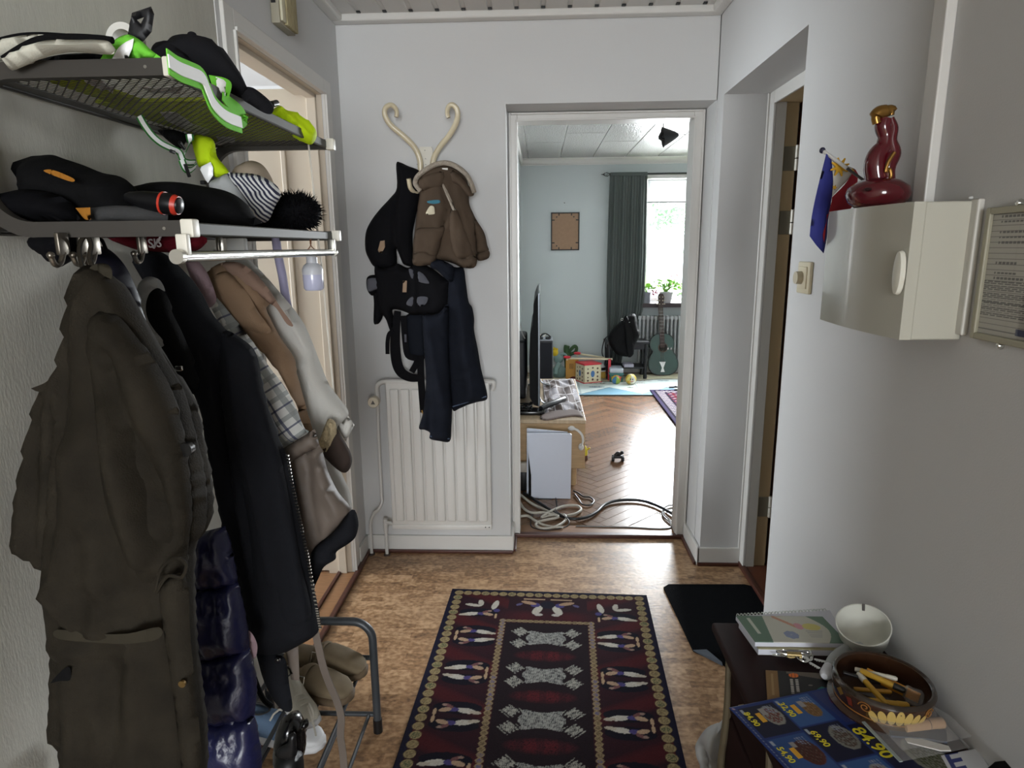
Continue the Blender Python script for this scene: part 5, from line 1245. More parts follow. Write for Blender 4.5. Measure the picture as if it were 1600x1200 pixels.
# ------------------------------------------------------------------ right wall
sw = thing('dimmer_switch', 'beige dimmer switch with round knob beside the entrance recess', 'switch', at(1258, 434, X=XR - 0.01))
y0, y1, z0, z1 = 1.872, 1.958, 1.360, 1.450
MB().box((XR - 0.011, y0, z0), (XR, y1, z1), 0.004, 3).build('plate', mat('ivory_switch', (206, 196, 168), 0.4), sw)
c0 = Vector((XR - 0.011, (y0 + y1) / 2 + 0.004, (z0 + z1) / 2))
MB().box((XR - 0.015, y0 + 0.014, z0 + 0.014), (XR - 0.009, y1 - 0.014, z1 - 0.014), 0.003, 2).build('inner_plate', mat('ivory_switch'), sw)
MB().cyl(c0, c0 + Vector((-0.020, 0, 0)), 0.019, 0.0175, 24).build('knob', mat('ivory_knob', (190, 180, 154), 0.45), sw)

cb = thing('key_cabinet', 'glossy white bow-fronted wall cabinet on the right wall', 'cabinet', (0.71, 1.36, 1.33))
GW = mat('glossy_white_lacquer', (190, 188, 175), 0.2, coat=0.3)
ya, yb, zb, zt = 1.203, 1.545, 1.327, 1.570
bow = [(0.652 - 0.010 * math.sin(math.pi * k / 12), ya + (yb - ya) * k / 12) for k in range(13)]
MB().box((0.672, ya, zb), (XR - 0.001, yb, zt), 0.002, 1).build('carcass', GW, cb, False)
fr_ = MB().prism([(x, y) for x, y in bow] + [(0.672, yb), (0.672, ya)], (0, 0, zb), (1, 0, 0), (0, 1, 0), (0, 0, zt - zb)).build('door', GW, cb, True, 40)
M = Matrix.Translation((0.650, ya + 0.002, 1.447))
hn = MB().lathe([(0.0, -0.003), (0.038, -0.003), (0.040, 0.0), (0.038, 0.006), (0.0, 0.010)], (0.6465, ya + 0.012, 1.447), 24, Matrix.Rotation(R(-90), 4, 'Y'), 1.0, 0.35).build('handle', mat('white_plastic_handle', (224, 222, 208), 0.3), fr_)
MB().box((XR - 0.012, ya - 0.018, zb + 0.01), (XR, ya + 0.004, zt + 0.003), 0.003, 2).build('wall_strip', mat('white_backboard', (206, 204, 196), 0.5), cb, False)

# bottle shaped like a bunch of peppers, flag leaning beside it
vb = thing('ceramic_bottle', 'dark red glazed ceramic bottle with gold top on the white cabinet', 'bottle', (0.69, 1.40, zt))
GLZ = mat('dark_red_glaze', (82, 12, 24), 0.12, coat=0.6); GLD = mat('gold_lustre', (150, 112, 56), 0.28, metal=0.8)
cx, cy = 0.684, 1.40
MB().lathe([(0, 0), (0.040, 0.0), (0.055, 0.012), (0.060, 0.026), (0.056, 0.040), (0.040, 0.052), (0.022, 0.058), (0, 0.059)], (cx, cy, zt), 32).build('bulb', GLZ, vb)
for px, py in ((1356, 296), (1385, 300)):
    q = at(px, py, Y=cy - 0.05); MB().ball(q, 0.006, 10, (1.2, 1, 0.6)).build('hole', mat('dark_hole', (40, 8, 12), 0.5), vb)
nk = spline([at(x, y, Y=cy) for x, y in ((1372, 288), (1368, 262), (1371, 244), (1382, 228), (1384, 212), (1380, 198), (1384, 186))], 6)
n_ = len(nk); prof = [0.021, 0.022, 0.020, 0.017, 0.015, 0.016, 0.015]
MB().tube(nk, [np.interp(i / (n_ - 1) * 6, range(7), prof) for i in range(n_)], 18).build('neck', GLZ, vb)
nk2 = spline([at(x, y, Y=cy - 0.008) for x, y in ((1388, 284), (1386, 262), (1396, 240), (1393, 220), (1396, 200), (1392, 184))], 6)
n_ = len(nk2); prof = [0.013, 0.016, 0.014, 0.010, 0.009, 0.006]
MB().tube(nk2, [np.interp(i / (n_ - 1) * 5, range(6), prof) for i in range(n_)], 14).build('stem', GLZ, vb)
MB().tube(spline([at(x, y, Y=cy - 0.006) for x, y in ((1370, 193), (1368, 183), (1374, 176), (1384, 174), (1392, 173), (1392, 180))], 5), [0.008] * 6 + [0.013] * 10 + [0.011] * 6 + [0.006] * 4, 12).build('gold_top', GLD, vb)
MB().tube(spline([at(x, y, Y=cy - 0.024) for x, y in ((1384, 284), (1392, 276), (1390, 264), (1384, 268), (1388, 254), (1394, 244), (1398, 238))], 5), 0.0035, 8).build('gold_scroll', GLD, vb)
MB().lathe([(0.021, 0), (0.026, 0.003), (0.021, 0.006)], at(1374, 287, Y=cy), 20).build('gold_ring', GLD, vb)

fl = thing('flag', 'small blue, red and white flag with a yellow sun leaning on the white cabinet', 'flag', (0.69, 1.58, 1.5))
YF = 1.585
p1, p2 = at(1285, 235, Y=YF + 0.01), at(1358, 288, Y=1.50)
stc = MB().tube([p1, p2], 0.0032, 8).build('stick', mat('dark_grey_stick', (58, 54, 52), 0.5), fl)
MB().tube([p1, p1 + (p2 - p1) * 0.55], 0.0042, 8).build('white_sleeve', mat('white_flag_cloth', (206, 204, 200), 0.8), fl)
MB().ball(p1, 0.007, 10).build('tip', mat('navy_tip', (34, 34, 60), 0.5), stc)
fb_ = lambda nm, c, pts, yy, nn=(0.15, -1, 0): puff(nm, mat('flag_' + nm, c, 0.75, var=0.06), pts, (0.69, yy, 1.6), nn, 0.004, rim=0.012, parent=fl, res=0.008, smooth=3, nz=(0.006, 26, 9), seed=61)
fb_('blue_field', (34, 40, 120), [(1291, 240, 1), (1299, 246, 1), (1302, 286), (1298, 320), (1294, 345), (1292, 372), (1287, 396, 1), (1276, 384), (1265, 369, 1), (1268, 340), (1276, 300)], YF)
fb_('white_triangle', (212, 210, 204), [(1299, 246, 1), (1318, 256), (1336, 264, 1), (1326, 280), (1310, 296), (1300, 308, 1), (1302, 280)], YF - 0.006)
fb_('red_field', (150, 24, 40), [(1336, 264, 1), (1341, 272, 1), (1338, 300), (1332, 322), (1324, 330, 1), (1292, 335, 1), (1291, 352), (1288, 380, 1), (1286, 366), (1292, 344), (1299, 316), (1300, 308, 1), (1320, 288)], YF - 0.010)
sc_ = at(1312, 261, Y=YF - 0.016)
sun = MB(); YEL = mat('flag_yellow', (222, 170, 40), 0.7)
sun.cyl(sc_, sc_ + Vector((0, -0.002, 0)), 0.0095, n=16)
for k in range(8):
    a = k * math.pi / 4 + 0.3; d = Vector((math.cos(a), 0, math.sin(a))); s_ = Vector((-math.sin(a), 0, math.cos(a)))
    sun.solid([sc_ + d * 0.008 + s_ * 0.004, sc_ + d * 0.008 - s_ * 0.004, sc_ + d * 0.021 - s_ * 0.0014, sc_ + d * 0.021 + s_ * 0.0014], (0, -0.0018, 0))
sun.build('sun', YEL, fl, False)
for px, py in ((1304, 293), (1331, 267)):
    q = at(px, py, Y=YF - 0.016); b_ = MB()
    b_.solid([q + Vector((0.006 * (1 if k % 2 == 0 else 0.45) * math.cos(k * math.pi / 5), 0, 0.006 * (1 if k % 2 == 0 else 0.45) * math.sin(k * math.pi / 5))) for k in range(10)], (0, -0.0016, 0)); b_.build('star', YEL, fl, False)

nf = thing('notice_frame', 'grey framed notice with printed form on the right wall at the picture edge', 'notice frame', (XR, 1.06, 1.33))
FR = mat('warm_grey_frame', (164, 160, 140), 0.5)
f_ = MB(); fy0, fy1, fz0, fz1 = 0.93, 1.166, 1.336, 1.556; w = 0.011
f_.box((XR - 0.010, fy1 - w, fz0), (XR, fy1, fz1), 0.002, 2).box((XR - 0.010, fy0, fz0), (XR, fy0 + w, fz1), 0.002, 2).box((XR - 0.010, fy0 + w, fz0), (XR, fy1 - w, fz0 + w), 0.002, 2).box((XR - 0.010, fy0 + w, fz1 - w), (XR, fy1 - w, fz1), 0.002, 2)
f_.build('frame', FR, nf, False)
rl = np.random.RandomState(3)
rows_ = rl.rand(60)
def form(U, V):
    c = np.ones((len(U), 3)) * L3((176, 172, 162))
    v = (1 - V)
    ln = (np.mod(v * 22, 1) < 0.12); c[ln] = L3((96, 94, 92))
    dense = (v > 0.55) & (v < 0.85) & (np.mod(v * 60, 1) < 0.5) & (np.mod(U * 90 + np.floor(v * 60) * 3.3, 7) < 5.8); c[dense] = L3((84, 82, 82))
    k = (v * 24).astype(int) % 60
    tx = (np.mod(v * 24, 1) > 0.35) & (np.mod(v * 24, 1) < 0.8) & (U > 0.1) & (U < 0.1 + 0.5 * rows_[k]) & (np.mod(U * 70, 3) < 2.2) & (v < 0.55) & (rows_[k] > 0.35); c[tx] = L3((78, 76, 76))
    bx = (U > 0.42) & (U < 0.62) & (V > 0.03) & (V < 0.085); c[bx] = L3((56, 62, 92))
    return c
paint('printed_form', mat('paper_print', None, 0.6, attr='print'), 120, 200, form, (XR - 0.003, fy1 - w, fz0 + w), (0, -(fy1 - fy0 - 2 * w), 0), (0, 0, fz1 - fz0 - 2 * w), 0.0005, nf)
MB().box((XR - 0.0065, fy0 + w, fz0 + w), (XR - 0.0055, fy1 - w, fz1 - w)).build('acrylic', GL, nf, False)
for px, py in ((1597, 317), (1566, 540)):
    q = at(px, py, X=XR); b_ = MB().lathe([(0, 0), (0.006, 0), (0.0065, 0.002), (0.004, 0.008), (0, 0.009)], q, 12, Matrix.Rotation(R(-90), 4, 'Y'))
    tag(b_.build('mirror_clip', CHROME), 'small chrome clip screw %s the framed notice' % ('above' if py < 400 else 'below'), 'clip', 'chrome clips around the notice')
tag(MB().lathe([(0, 0), (0.003, 0), (0.002, 0.006), (0, 0.007)], at(1519, 309, X=XR), 10, Matrix.Rotation(R(-90), 4, 'Y')).build('nail', TRIM), 'white painted nail above the white wall cabinet', 'nail')

# ------------------------------------------------------------------ rugs
def hall_rug(U, V):
    w, l = 0.857, 1.80
    x = (U - 0.5) * w; y = V * l          # y from the far end towards the camera
    n = len(x); c = np.ones((n, 3)) * L3((44, 22, 30))
    rs = np.random.RandomState(2); g = rs.rand(n)
    red = np.sin(y * 2 * np.pi / 0.225 + 2.2) * 0.5 + 0.5
    hx = np.abs(x)
    mixr = np.clip((red - 0.55) * 2, 0, 1) * np.clip(1 - np.abs(hx - 0.09) / 0.13, 0.15, 1)
    c = c * (1 - mixr[:, None]) + L3((74, 24, 30)) * mixr[:, None]
    ob = hx > 0.165
    rb = np.clip(np.sin(y * 2 * np.pi / 0.225 + 0.4 + 14 * (hx - 0.3)) * 1.4 - 0.3, 0, 1) * ob
    c = c * (1 - rb[:, None]) + L3((72, 26, 30)) * rb[:, None]
    edge = (hx > w / 2 - 0.022) | (y < 0.022); c[edge] = L3((30, 28, 46))

    def ell(cx, cy, a, b, col, ang=0.0, soft=None):
        dx, dy = x - cx, y - cy; ca, sa = np.cos(ang), np.sin(ang)
        e = ((dx * ca + dy * sa) / a) ** 2 + ((-dx * sa + dy * ca) / b) ** 2
        m = e < 1; c[m] = L3(col); return m, e
    r1, s1 = 0.392, 0.039
    for k in range(int(l / s1)):
        for sx in (-1, 1):
            m, e = ell(sx * r1, 0.031 + k * s1, 0.0195, 0.0185, (166, 148, 108)); q = m & (e < 0.6) & (g > 0.4); c[q] = L3((124, 108, 80) if (k * 7 + sx) % 3 else (92, 96, 70)); c[m & (e > 0.8)] = L3((112, 96, 68))
    for k in range(1, int(2 * r1 / s1)):
        m, e = ell(-r1 + k * s1, 0.031, 0.0185, 0.0165, (166, 148, 108)); q = m & (e < 0.6) & (g > 0.4); c[q] = L3((124, 108, 80) if k % 3 else (100, 94, 72)); c[m & (e > 0.8)] = L3((112, 96, 68))
    r2, s2, t2 = 0.179, 0.0225, 0.236
    for k in range(int((l - t2) / s2)):
        for sx in (-1, 1):
            m, e = ell(sx * r2, t2 + k * s2, 0.0125, 0.0115, (152, 132, 100)); c[m & (e < 0.5) & (g > 0.4)] = L3((104, 88, 66) if (k // 8) % 2 else (100, 94, 124))
    for k in range(1, int(2 * r2 / s2) + 1):
        m, e = ell(-r2 + k * s2, t2, 0.0125, 0.0095, (152, 132, 100)); c[m & (e < 0.5) & (g > 0.4)] = L3((104, 88, 66))
    inn = (hx < r2 - 0.016) & (y > t2 + 0.014)
    c[inn] = L3((32, 20, 26))
    yy = 0.349
    while yy < l + 0.1:
        e = (x / 0.115) ** 2 + ((y - yy - 0.112) / 0.034) ** 2
        rm = np.clip(1.15 - e, 0, 1) * inn * (0.55 + 0.45 * (np.abs(np.sin(x * 48)) > 0.55)) * (g > 0.15)
        c = c * (1 - rm[:, None]) + L3((88, 28, 34)) * rm[:, None]
        bw_ = 0.047 - 0.012 * np.cos(np.clip(x / 0.073, -1, 1) * np.pi / 2) ** 2
        m = (np.abs(x) < 0.073 + 0.008 * np.cos((y - yy) * 110)) & (np.abs(y - yy) < bw_) & (((np.abs(x) - 0.050).clip(0) / 0.028) ** 2 + ((np.abs(y - yy) - 0.024).clip(0) / 0.024) ** 2 < 1)
        c[m] = L3((158, 158, 152))
        for sx in (-1, 1):
            for sy in (-1, 1):
                d = (np.abs(x - sx * 0.103) / 0.034 + np.abs(y - yy - sy * 0.038) / 0.030) < 1 + 0.22 * np.sin((x * sx + y) * 330)
                c[d] = L3((166, 164, 154)); m = m | d
        pat = (np.sin(x * 520 + 2.5 * np.sin(y * 420)) * np.sin(y * 520 + 2.5 * np.sin(x * 380)) > 0.22); c[m & pat] = L3((58, 56, 60))
        yy += 0.2245

    def figure(cx, cy, d, up):   # dancer lying along x, skirt towards d
        dk = (((x - cx) / 0.082) ** 2 + ((y - cy + up * 0.014) / 0.030) ** 2 < 1) & (c.sum(1) < 0.2); c[dk] = L3((20, 18, 30))
        ell(cx + d * 0.030, cy - up * 0.001, 0.034, 0.0125, (196, 190, 178), ang=0.16 * up * d)
        ell(cx + d * 0.062, cy + up * 0.006, 0.020, 0.0075, (184, 174, 158), ang=0.1 * up * d)
        ell(cx - d * 0.014, cy - up * 0.005, 0.020, 0.0105, (74, 66, 118))
        ell(cx - d * 0.040, cy - up * 0.002, 0.022, 0.010, (176, 148, 122), ang=-0.25 * up * d)
        ell(cx - d * 0.030, cy - up * 0.021, 0.018, 0.007, (116, 78, 78), ang=0.5 * up * d)
        ell(cx - d * 0.045, cy - up * 0.026, 0.009, 0.006, (150, 124, 112))
        ell(cx - d * 0.073, cy + up * 0.010, 0.0055, 0.018, (180, 152, 122))
    yy = 0.349; j = 0
    while yy < l + 0.1:
        for sx in (-1, 1):
            dd = -sx if j % 2 == 0 else sx
            figure(sx * 0.280, yy - 0.026, dd, 1); figure(sx * 0.280, yy + 0.026, dd, -1)
        yy += 0.2245; j += 1
    for sx in (-1, 1):
        figure(sx * 0.285, 0.196, sx, 1); ell(sx * 0.315, 0.128, 0.036, 0.010, (190, 184, 170), -0.15 * sx); ell(sx * 0.285, 0.108, 0.012, 0.024, (184, 178, 166), 0.2 * sx)
        ell(sx * 0.222, 0.122, 0.013, 0.036, (190, 184, 172), -0.2 * sx); ell(sx * 0.212, 0.164, 0.014, 0.012, (72, 66, 116))
        ell(sx * 0.042, 0.150, 0.017, 0.036, (192, 186, 174), -0.45 * sx); ell(sx * 0.036, 0.184, 0.018, 0.010, (186, 180, 172)); ell(sx * 0.052, 0.112, 0.020, 0.017, (74, 68, 120)); ell(sx * 0.080, 0.096, 0.034, 0.012, (168, 138, 112), -0.3 * sx)
        ell(sx * 0.120, 0.110, 0.016, 0.008, (90, 84, 120), 0.5 * sx)
    bar = (hx < 0.105) & (hx > 0.012) & (np.abs(y - 0.066) < 0.005); c[bar] = L3((172, 144, 116))
    ell(0, 0.108, 0.030, 0.030, (26, 24, 40))
    c *= (0.62 + 0.22 * g)[:, None]
    return c
a2 = math.atan2(-0.033, 0.856)
exr = Vector((math.cos(a2), math.sin(a2), 0)); eyr = Vector((math.sin(a2), -math.cos(a2), 0))
o = paint('hall_rug', mat('woven_pile', None, 0.95, attr='print', bump=0.3, bscale=500, spec=0.08), 290, 600, hall_rug, Vector((-0.394, 2.64, 0.0)) , exr * 0.857, eyr * 1.80, 0.007)
tag(o, 'dark red and navy patterned runner rug lying in the middle of the hall', 'rug')
dm = thing('door_mat', 'black ribbed door mat with a turned-up corner by the entrance', 'door mat', (0.75, 2.4, 0))
pm = [(0.560, 2.692), (0.95, 2.705), (0.95, 2.06), (0.70, 2.06), (0.572, 2.205)]
MATM = mat('black_mat_pile', (11, 13, 16), 0.95, spec=0.1, bump=0.6, bscale=300, var=0.15, vscale=50)
puff('pile', MATM, [(0.572, 2.70), (0.93, 2.702), (0.95, 2.68), (0.95, 2.06), (0.73, 2.06), (0.574, 2.20), (0.548, 2.66)], (0, 0, 0.004), (0, 0, 1), 0.005, 0.003, rim=0.008, parent=dm, px=False, smooth=0, res=0.03) if False else None
mp_ = MB().solid([Vector((x, y, 0.0)) for x, y in [(0.575, 2.702), (0.915, 2.710), (0.948, 2.690), (0.95, 2.06), (0.668, 2.06), (0.668, 2.13), (0.574, 2.215), (0.548, 2.675)]], (0, 0, 0.008))
mp_.build('pile', MATM, dm, False)
fold_ = MB(); FP = [at(1083, 1017, Z=0.009), at(1104, 1016, Z=0.022), at(1128, 1036, Z=0.02), at(1129, 1041, Z=0.009)]
fold_.solid(FP, (0, 0, 0.004)); fold_.build('turned_corner', mat('mat_rubber_back', (70, 76, 84), 0.6), dm, False)

# plastic bag on the floor beside the chest
o = puff('plastic_bag', mat('milky_plastic_film', (196, 196, 194), 0.35, trans=0.3), [(1086, 1168), (1094, 1150), (1106, 1136), (1122, 1130), (1134, 1130), (1134, 1215), (1100, 1215), (1092, 1190)], (0.475, 1.60, 0.05), (-0.5, -1, 0.2), 0.04, rim=0.03, nz=(0.02, 26, 18), res=0.01, folds=[([(1100, 1160), (1112, 1180), (1110, 1205)], -0.02, 0.01), ([(1118, 1140), (1116, 1190)], 0.015, 0.01)])
tag(o, 'crumpled milky plastic bag on the floor beside the dark chest', 'bag')

# ------------------------------------------------------------------ chest of drawers
cz = 0.624
cd_ = thing('chest_of_drawers', 'dark mahogany chest of drawers against the right wall, lower right', 'chest of drawers', (0.6, 1.0, 0))
MAH = mat('dark_mahogany', (40, 22, 22), 0.65, var=0.25, vscale=5, stretch=(6, 1.2, 6), spec=0.15)
MB().box((0.405, 0.55, cz - 0.022), (XR - 0.003, 1.412, cz), 0.007, 3).build('top', MAH, cd_)
MB().box((0.452, 0.58, 0.05), (XR - 0.006, 1.385, cz - 0.022), 0.003, 1).build('carcass', mat('black_stained_wood', (30, 24, 24), 0.4, var=0.2), cd_, False)
MB().box((0.432, 0.565, 0.0), (XR - 0.006, 1.398, 0.06), 0.004, 2).build('plinth', MAH, cd_, False)
BRS = mat('antique_brass', (150, 130, 92), 0.4, metal=0.7)
for k in range(3):
    za = 0.075 + k * 0.176
    dr = MB().box((0.442, 0.60, za), (0.456, 1.365, za + 0.165), 0.005, 2).build('drawer', MAH, cd_, False)
    for yk in (0.72, 0.985, 1.25):
        MB().lathe([(0, 0), (0.014, 0.002), (0.012, 0.012), (0.006, 0.016), (0.0, 0.016)], (0.442, yk, za + 0.085), 14, Matrix.Rotation(R(-90), 4, 'Y')).build('knob', BRS, dr)
for yk in (0.60, 1.09, 1.368):
    b_ = MB(); P_ = [(0.438, yk + 0.012 * math.sin(t * 7), 0.09 + t * 0.5) for t in [k / 24 for k in range(25)]]
    b_.tube(P_, [0.006 + 0.004 * math.sin(k / 24 * math.pi) for k in range(25)], 8); b_.build('carved_strip', mat('gilded_carving', (104, 94, 74), 0.5), cd_)

# things on the chest
def slab(name, m, pts, z, th, parent=None):
    return MB().solid([Vector((p.x, p.y, z)) for p in pts], (0, 0, th)).build(name, m, parent, False)
nb = [at(1150, 962, Z=0.652), at(1297, 953, Z=0.652), at(1325, 1005, Z=0.652), at(1180, 1003, Z=0.652)]
def quad(pts): return pts[3], pts[2] - pts[3], pts[0] - pts[3]
def nb_cover(U, V):
    c = np.ones((len(U), 3)) * L3((196, 196, 184))
    G = L3((104, 128, 112))
    c[(U < 0.30 - 0.10 * (1 - V))] = G
    c[(U > 0.10) & (U < 0.135) & (V > 0.3) & (V < 0.9)] = L3((190, 196, 184))
    c[(U > 0.80 + 0.12 * np.sin((1 - V) * 3.1))] = G
    d = ((U - 0.62) / 0.05) ** 2 + ((V - 0.60) / 0.12) ** 2 < 1; c[d] = L3((204, 150, 160))
    d = ((U - 0.76) / 0.10) ** 2 + ((V - 0.58) / 0.13) ** 2 < 1; c[d] = L3((204, 196, 120))
    d = np.abs((V - 0.95) + (U - 0.42) * 2.2) < 0.07; c[d & (U > 0.40) & (U < 0.58)] = L3((196, 150, 128))
    for k in range(7):
        d = ((U - 0.46 - 0.045 * math.cos(k * 0.9)) / 0.035) ** 2 + ((V - 0.27 - 0.08 * math.sin(k * 0.9)) / 0.07) ** 2 < 1; c[d] = L3((136, 146, 172))
    for k in range(4):
        d = (np.abs(V - 0.42 + 0.07 * k) < 0.012) & (U > 0.66) & (U < 0.84 - 0.02 * k); c[d] = L3((150, 152, 156))
    return c
WPAPER = mat('white_paper', (210, 212, 222), 0.7)
n1 = thing('notebook', 'closed spiral notebook with green and white cover, topmost on the chest corner', 'notebook', nb[3])
q0, qx, qy = quad(nb); q0 = q0.copy()
slab('pages', WPAPER, [p - Vector((0, 0, 0)) for p in nb], 0.641, 0.010, n1)
paint('cover', mat('card_print', None, 0.5, attr='print', spec=0.25), 160, 90, nb_cover, Vector((q0.x, q0.y, 0.651)), qx, qy, 0.0015, n1)
coil = MB(); pts = []
for k in range(26 * 8 + 1):
    t = k / (26 * 8); p = nb[0] + (nb[1] - nb[0]) * (0.02 + 0.96 * t); a = t * 26 * 2 * math.pi
    pts.append(Vector((p.x, p.y + 0.004 + 0.006 * math.cos(a), 0.646 + 0.0075 * math.sin(a))))
coil.tube(pts, 0.0011, 5).build('spiral_wire', mat('white_wire', (190, 196, 190), 0.4), n1)
nb2 = [Vector((p.x + 0.006, p.y - 0.006, 0)) for p in nb]
n2 = thing('notebook', 'second spiral notebook lying under the green and white one', 'notebook', nb2[3])
slab('pages', WPAPER, nb2, 0.6255, 0.0125, n2)
slab('cover', mat('pale_gold_card', (176, 170, 132), 0.5), nb2, 0.638, 0.0015, n2)
slab('back_cover', mat('grey_card', (164, 164, 160), 0.7), nb2, 0.6245, 0.001, n2)

ks = thing('key_bunch', 'bunch of keys on a chrome carabiner against the notebooks', 'keys', at(1238, 1024, Z=0.63))
kc = at(1240, 1022, Z=0.632)
cpts = [kc + Vector((x, y, 0.004)) for x, y in ((-0.034, 0.002), (-0.028, 0.012), (0.024, 0.014), (0.036, 0.006), (0.034, -0.006), (0.022, -0.012), (-0.020, -0.006))]
MB().tube(spline(cpts + [cpts[0]], 4), 0.0028, 8).build('carabiner', CHROME, ks)
MB().cyl(kc + Vector((-0.018, -0.008, 0.005)), kc + Vector((0.012, -0.010, 0.005)), 0.0055, n=14).build('thread_sleeve', mat('brass_sleeve', (176, 156, 110), 0.35, metal=0.9), ks)
for dx, dy, r_ in ((0.012, -0.016, 0.012), (0.026, -0.010, 0.010), (-0.022, -0.002, 0.009)):
    MB().tube([kc + Vector((dx + r_ * math.cos(a), dy + r_ * math.sin(a), 0.004 + 0.002 * math.sin(a))) for a in [k * math.pi / 8 for k in range(16)]], 0.0012, 6, closed=True).build('key_ring', CHROME, ks)
for ang, dx, dy in ((2.7, -0.020, 0.002), (3.0, -0.012, -0.012), (5.3, 0.014, -0.022), (5.9, 0.024, -0.016)):
    M = Matrix.Translation(kc + Vector((dx, dy, 0.002))) @ Matrix.Rotation(ang, 4, 'Z') @ Matrix.Rotation(0.15, 4, 'X')
    b_ = MB(); b_.box((0.012, -0.003, -0.001), (0.036, 0.003, 0.001), 0, 1, M); b_.lathe([(0.004, -0.001), (0.010, -0.001), (0.010, 0.001), (0.004, 0.001), (0.004, -0.001)], (0, 0, 0), 16, M)
    for k in range(4): b_.box((0.016 + k * 0.005, -0.005, -0.001), (0.018 + k * 0.005, -0.003, 0.001), 0, 1, M)
    b_.build('key', CHROME, ks, False)

sc0 = Vector((0.700, 1.300, cz + 0.047))
Msc = Matrix.Rotation(R(20), 4, 'X') @ Matrix.Rotation(R(-14), 4, 'Y') @ Matrix.Rotation(R(-22), 4, 'Z')
so = thing('white_scoop', 'white plastic bowl tilted against the right wall behind the brown ceramic bowl', 'bowl', (sc0.x, sc0.y, cz))
prof = [(0.0, -0.034), (0.030, -0.034), (0.042, -0.027), (0.048, -0.008), (0.0525, 0.030), (0.0540, 0.031), (0.0515, 0.031), (0.046, -0.006), (0.040, -0.023), (0.029, -0.030), (0.0, -0.030)]
MB().lathe(prof, sc0, 32, Msc).build('shell', mat('milky_white_plastic', (206, 206, 196), 0.4), so)
MB().box((-0.003, 0.048, 0.014), (0.003, 0.0535, 0.033), 0.001, 1, Matrix.Translation(sc0) @ Msc).build('notch_rib', mat('grey_print'), so)
gb = thing('hair_band', 'pale grey padded tube with white end lying between bowl and notebooks', 'tube', at(1300, 1040, Z=0.65))
MB().tube(spline([at(1345, 1012, Z=0.640), at(1322, 1016, Z=0.643), at(1304, 1030, Z=0.643), at(1296, 1046, Z=0.640)], 6), 0.0125, 14).build('tube', mat('pale_grey_silicone', (168, 172, 172), 0.5), gb)
MB().tube(spline([at(1297, 1043, Z=0.640), at(1293, 1050, Z=0.640), at(1288, 1057, Z=0.640)], 5), [0.0125, 0.0128, 0.013, 0.013, 0.013, 0.013, 0.013, 0.0128, 0.012, 0.010, 0.006], 14).build('white_end', mat('white_cotton_tip', (220, 222, 228), 0.7), gb)

# painted ceramic bowl and the pens in it
bw0 = Vector((0.656, 1.133, cz + 0.0042))
bw = thing('ceramic_bowl', 'brown glazed ceramic bowl with painted yellow petals holding yellow pens', 'bowl', bw0)
BG = mat('brown_glaze', (58, 37, 24), 0.15, coat=0.6, var=0.25, vscale=6)
MB().lathe([(0, 0.0), (0.080, 0.0), (0.092, 0.003), (0.093, 0.008), (0.084, 0.014), (0.083, 0.020), (0.086, 0.034), (0.088, 0.050), (0.087, 0.062), (0.084, 0.066), (0.080, 0.062), (0.079, 0.040), (0.076, 0.014), (0.05, 0.010), (0, 0.009)], bw0, 56).build('body', BG, bw)
MB().lathe([(0.0865, 0.058), (0.0893, 0.060), (0.0865, 0.0665), (0.0835, 0.0685), (0.0805, 0.0665)], bw0, 56).build('rim', mat('dark_rim_glaze', (44, 34, 26), 0.15, coat=0.6), bw)
MB().lathe([(0.0837, 0.018), (0.0845, 0.0195), (0.0838, 0.021)], bw0, 56).build('orange_line', mat('ochre_glaze', (140, 94, 44), 0.25), bw)
def on_bowl(poly, name, m):
    b_ = MB(); ring = []
    for th, z in poly:
        r_ = np.interp(z, [0.02, 0.034, 0.05, 0.062], [0.083, 0.086, 0.088, 0.087]) + 0.0008
        ring.append(b_.bm.verts.new(bw0 + Vector((r_ * math.cos(th), r_ * math.sin(th), z))))
    c_ = sum((v.co for v in ring), Vector()) / len(ring); d_ = (c_ - bw0); d_.z = 0
    cv_ = b_.bm.verts.new(c_ + d_.normalized() * 0.001)
    for k in range(len(ring)): b_.bm.faces.new((ring[k], ring[(k + 1) % len(ring)], cv_))
    return b_.build(name, m, bw)
th0 = math.atan2(-1, -0.12)
PET = mat('cream_yellow_petal_glaze', (188, 160, 92), 0.2, coat=0.5)
for k in range(-3, 4):
    t0 = th0 + 0.165 * k; hh = 0.0195 - 0.0018 * abs(k)
    on_bowl([(t0 + 0.084 * math.cos(a) + 0.03 * k * math.sin(a) * 0.5, 0.040 - 0.001 * k * k + hh * math.sin(a)) for a in [j * math.pi / 8 for j in range(16)]], 'petal', PET)
for s_ in (-1, 1):
    P_ = []
    for j in range(22):
        a = j / 21 * 3.4 * math.pi; r_ = 0.012 * (1 - j / 26)
        th = th0 + s_ * (0.66 + r_ / 0.087 * math.cos(a)); z = 0.046 + r_ * math.sin(a)
        P_.append(bw0 + Vector((0.0885 * math.cos(th), 0.0885 * math.sin(th), z)))
    MB().tube(P_, 0.0011, 6).build('scroll', mat('ochre_glaze'), bw)
on_bowl([(th0 - 1.15, 0.046), (th0 - 1.25, 0.056), (th0 - 1.38, 0.044), (th0 - 1.25, 0.034)], 'leaf', mat('olive_glaze', (120, 92, 40), 0.2))
on_bowl([(th0 - 0.95, 0.050), (th0 - 1.08, 0.046), (th0 - 1.02, 0.028), (th0 - 0.92, 0.030)], 'leaf', mat('rust_glaze', (104, 42, 26), 0.2))
bw.scale = (1, 1, 0.84)
YP_ = mat('yellow_pen_plastic', (204, 160, 56), 0.4); OR_ = mat('orange_ruler_wood', (206, 140, 36), 0.45); WP_ = mat('white_pen_plastic', (214, 210, 196), 0.4)
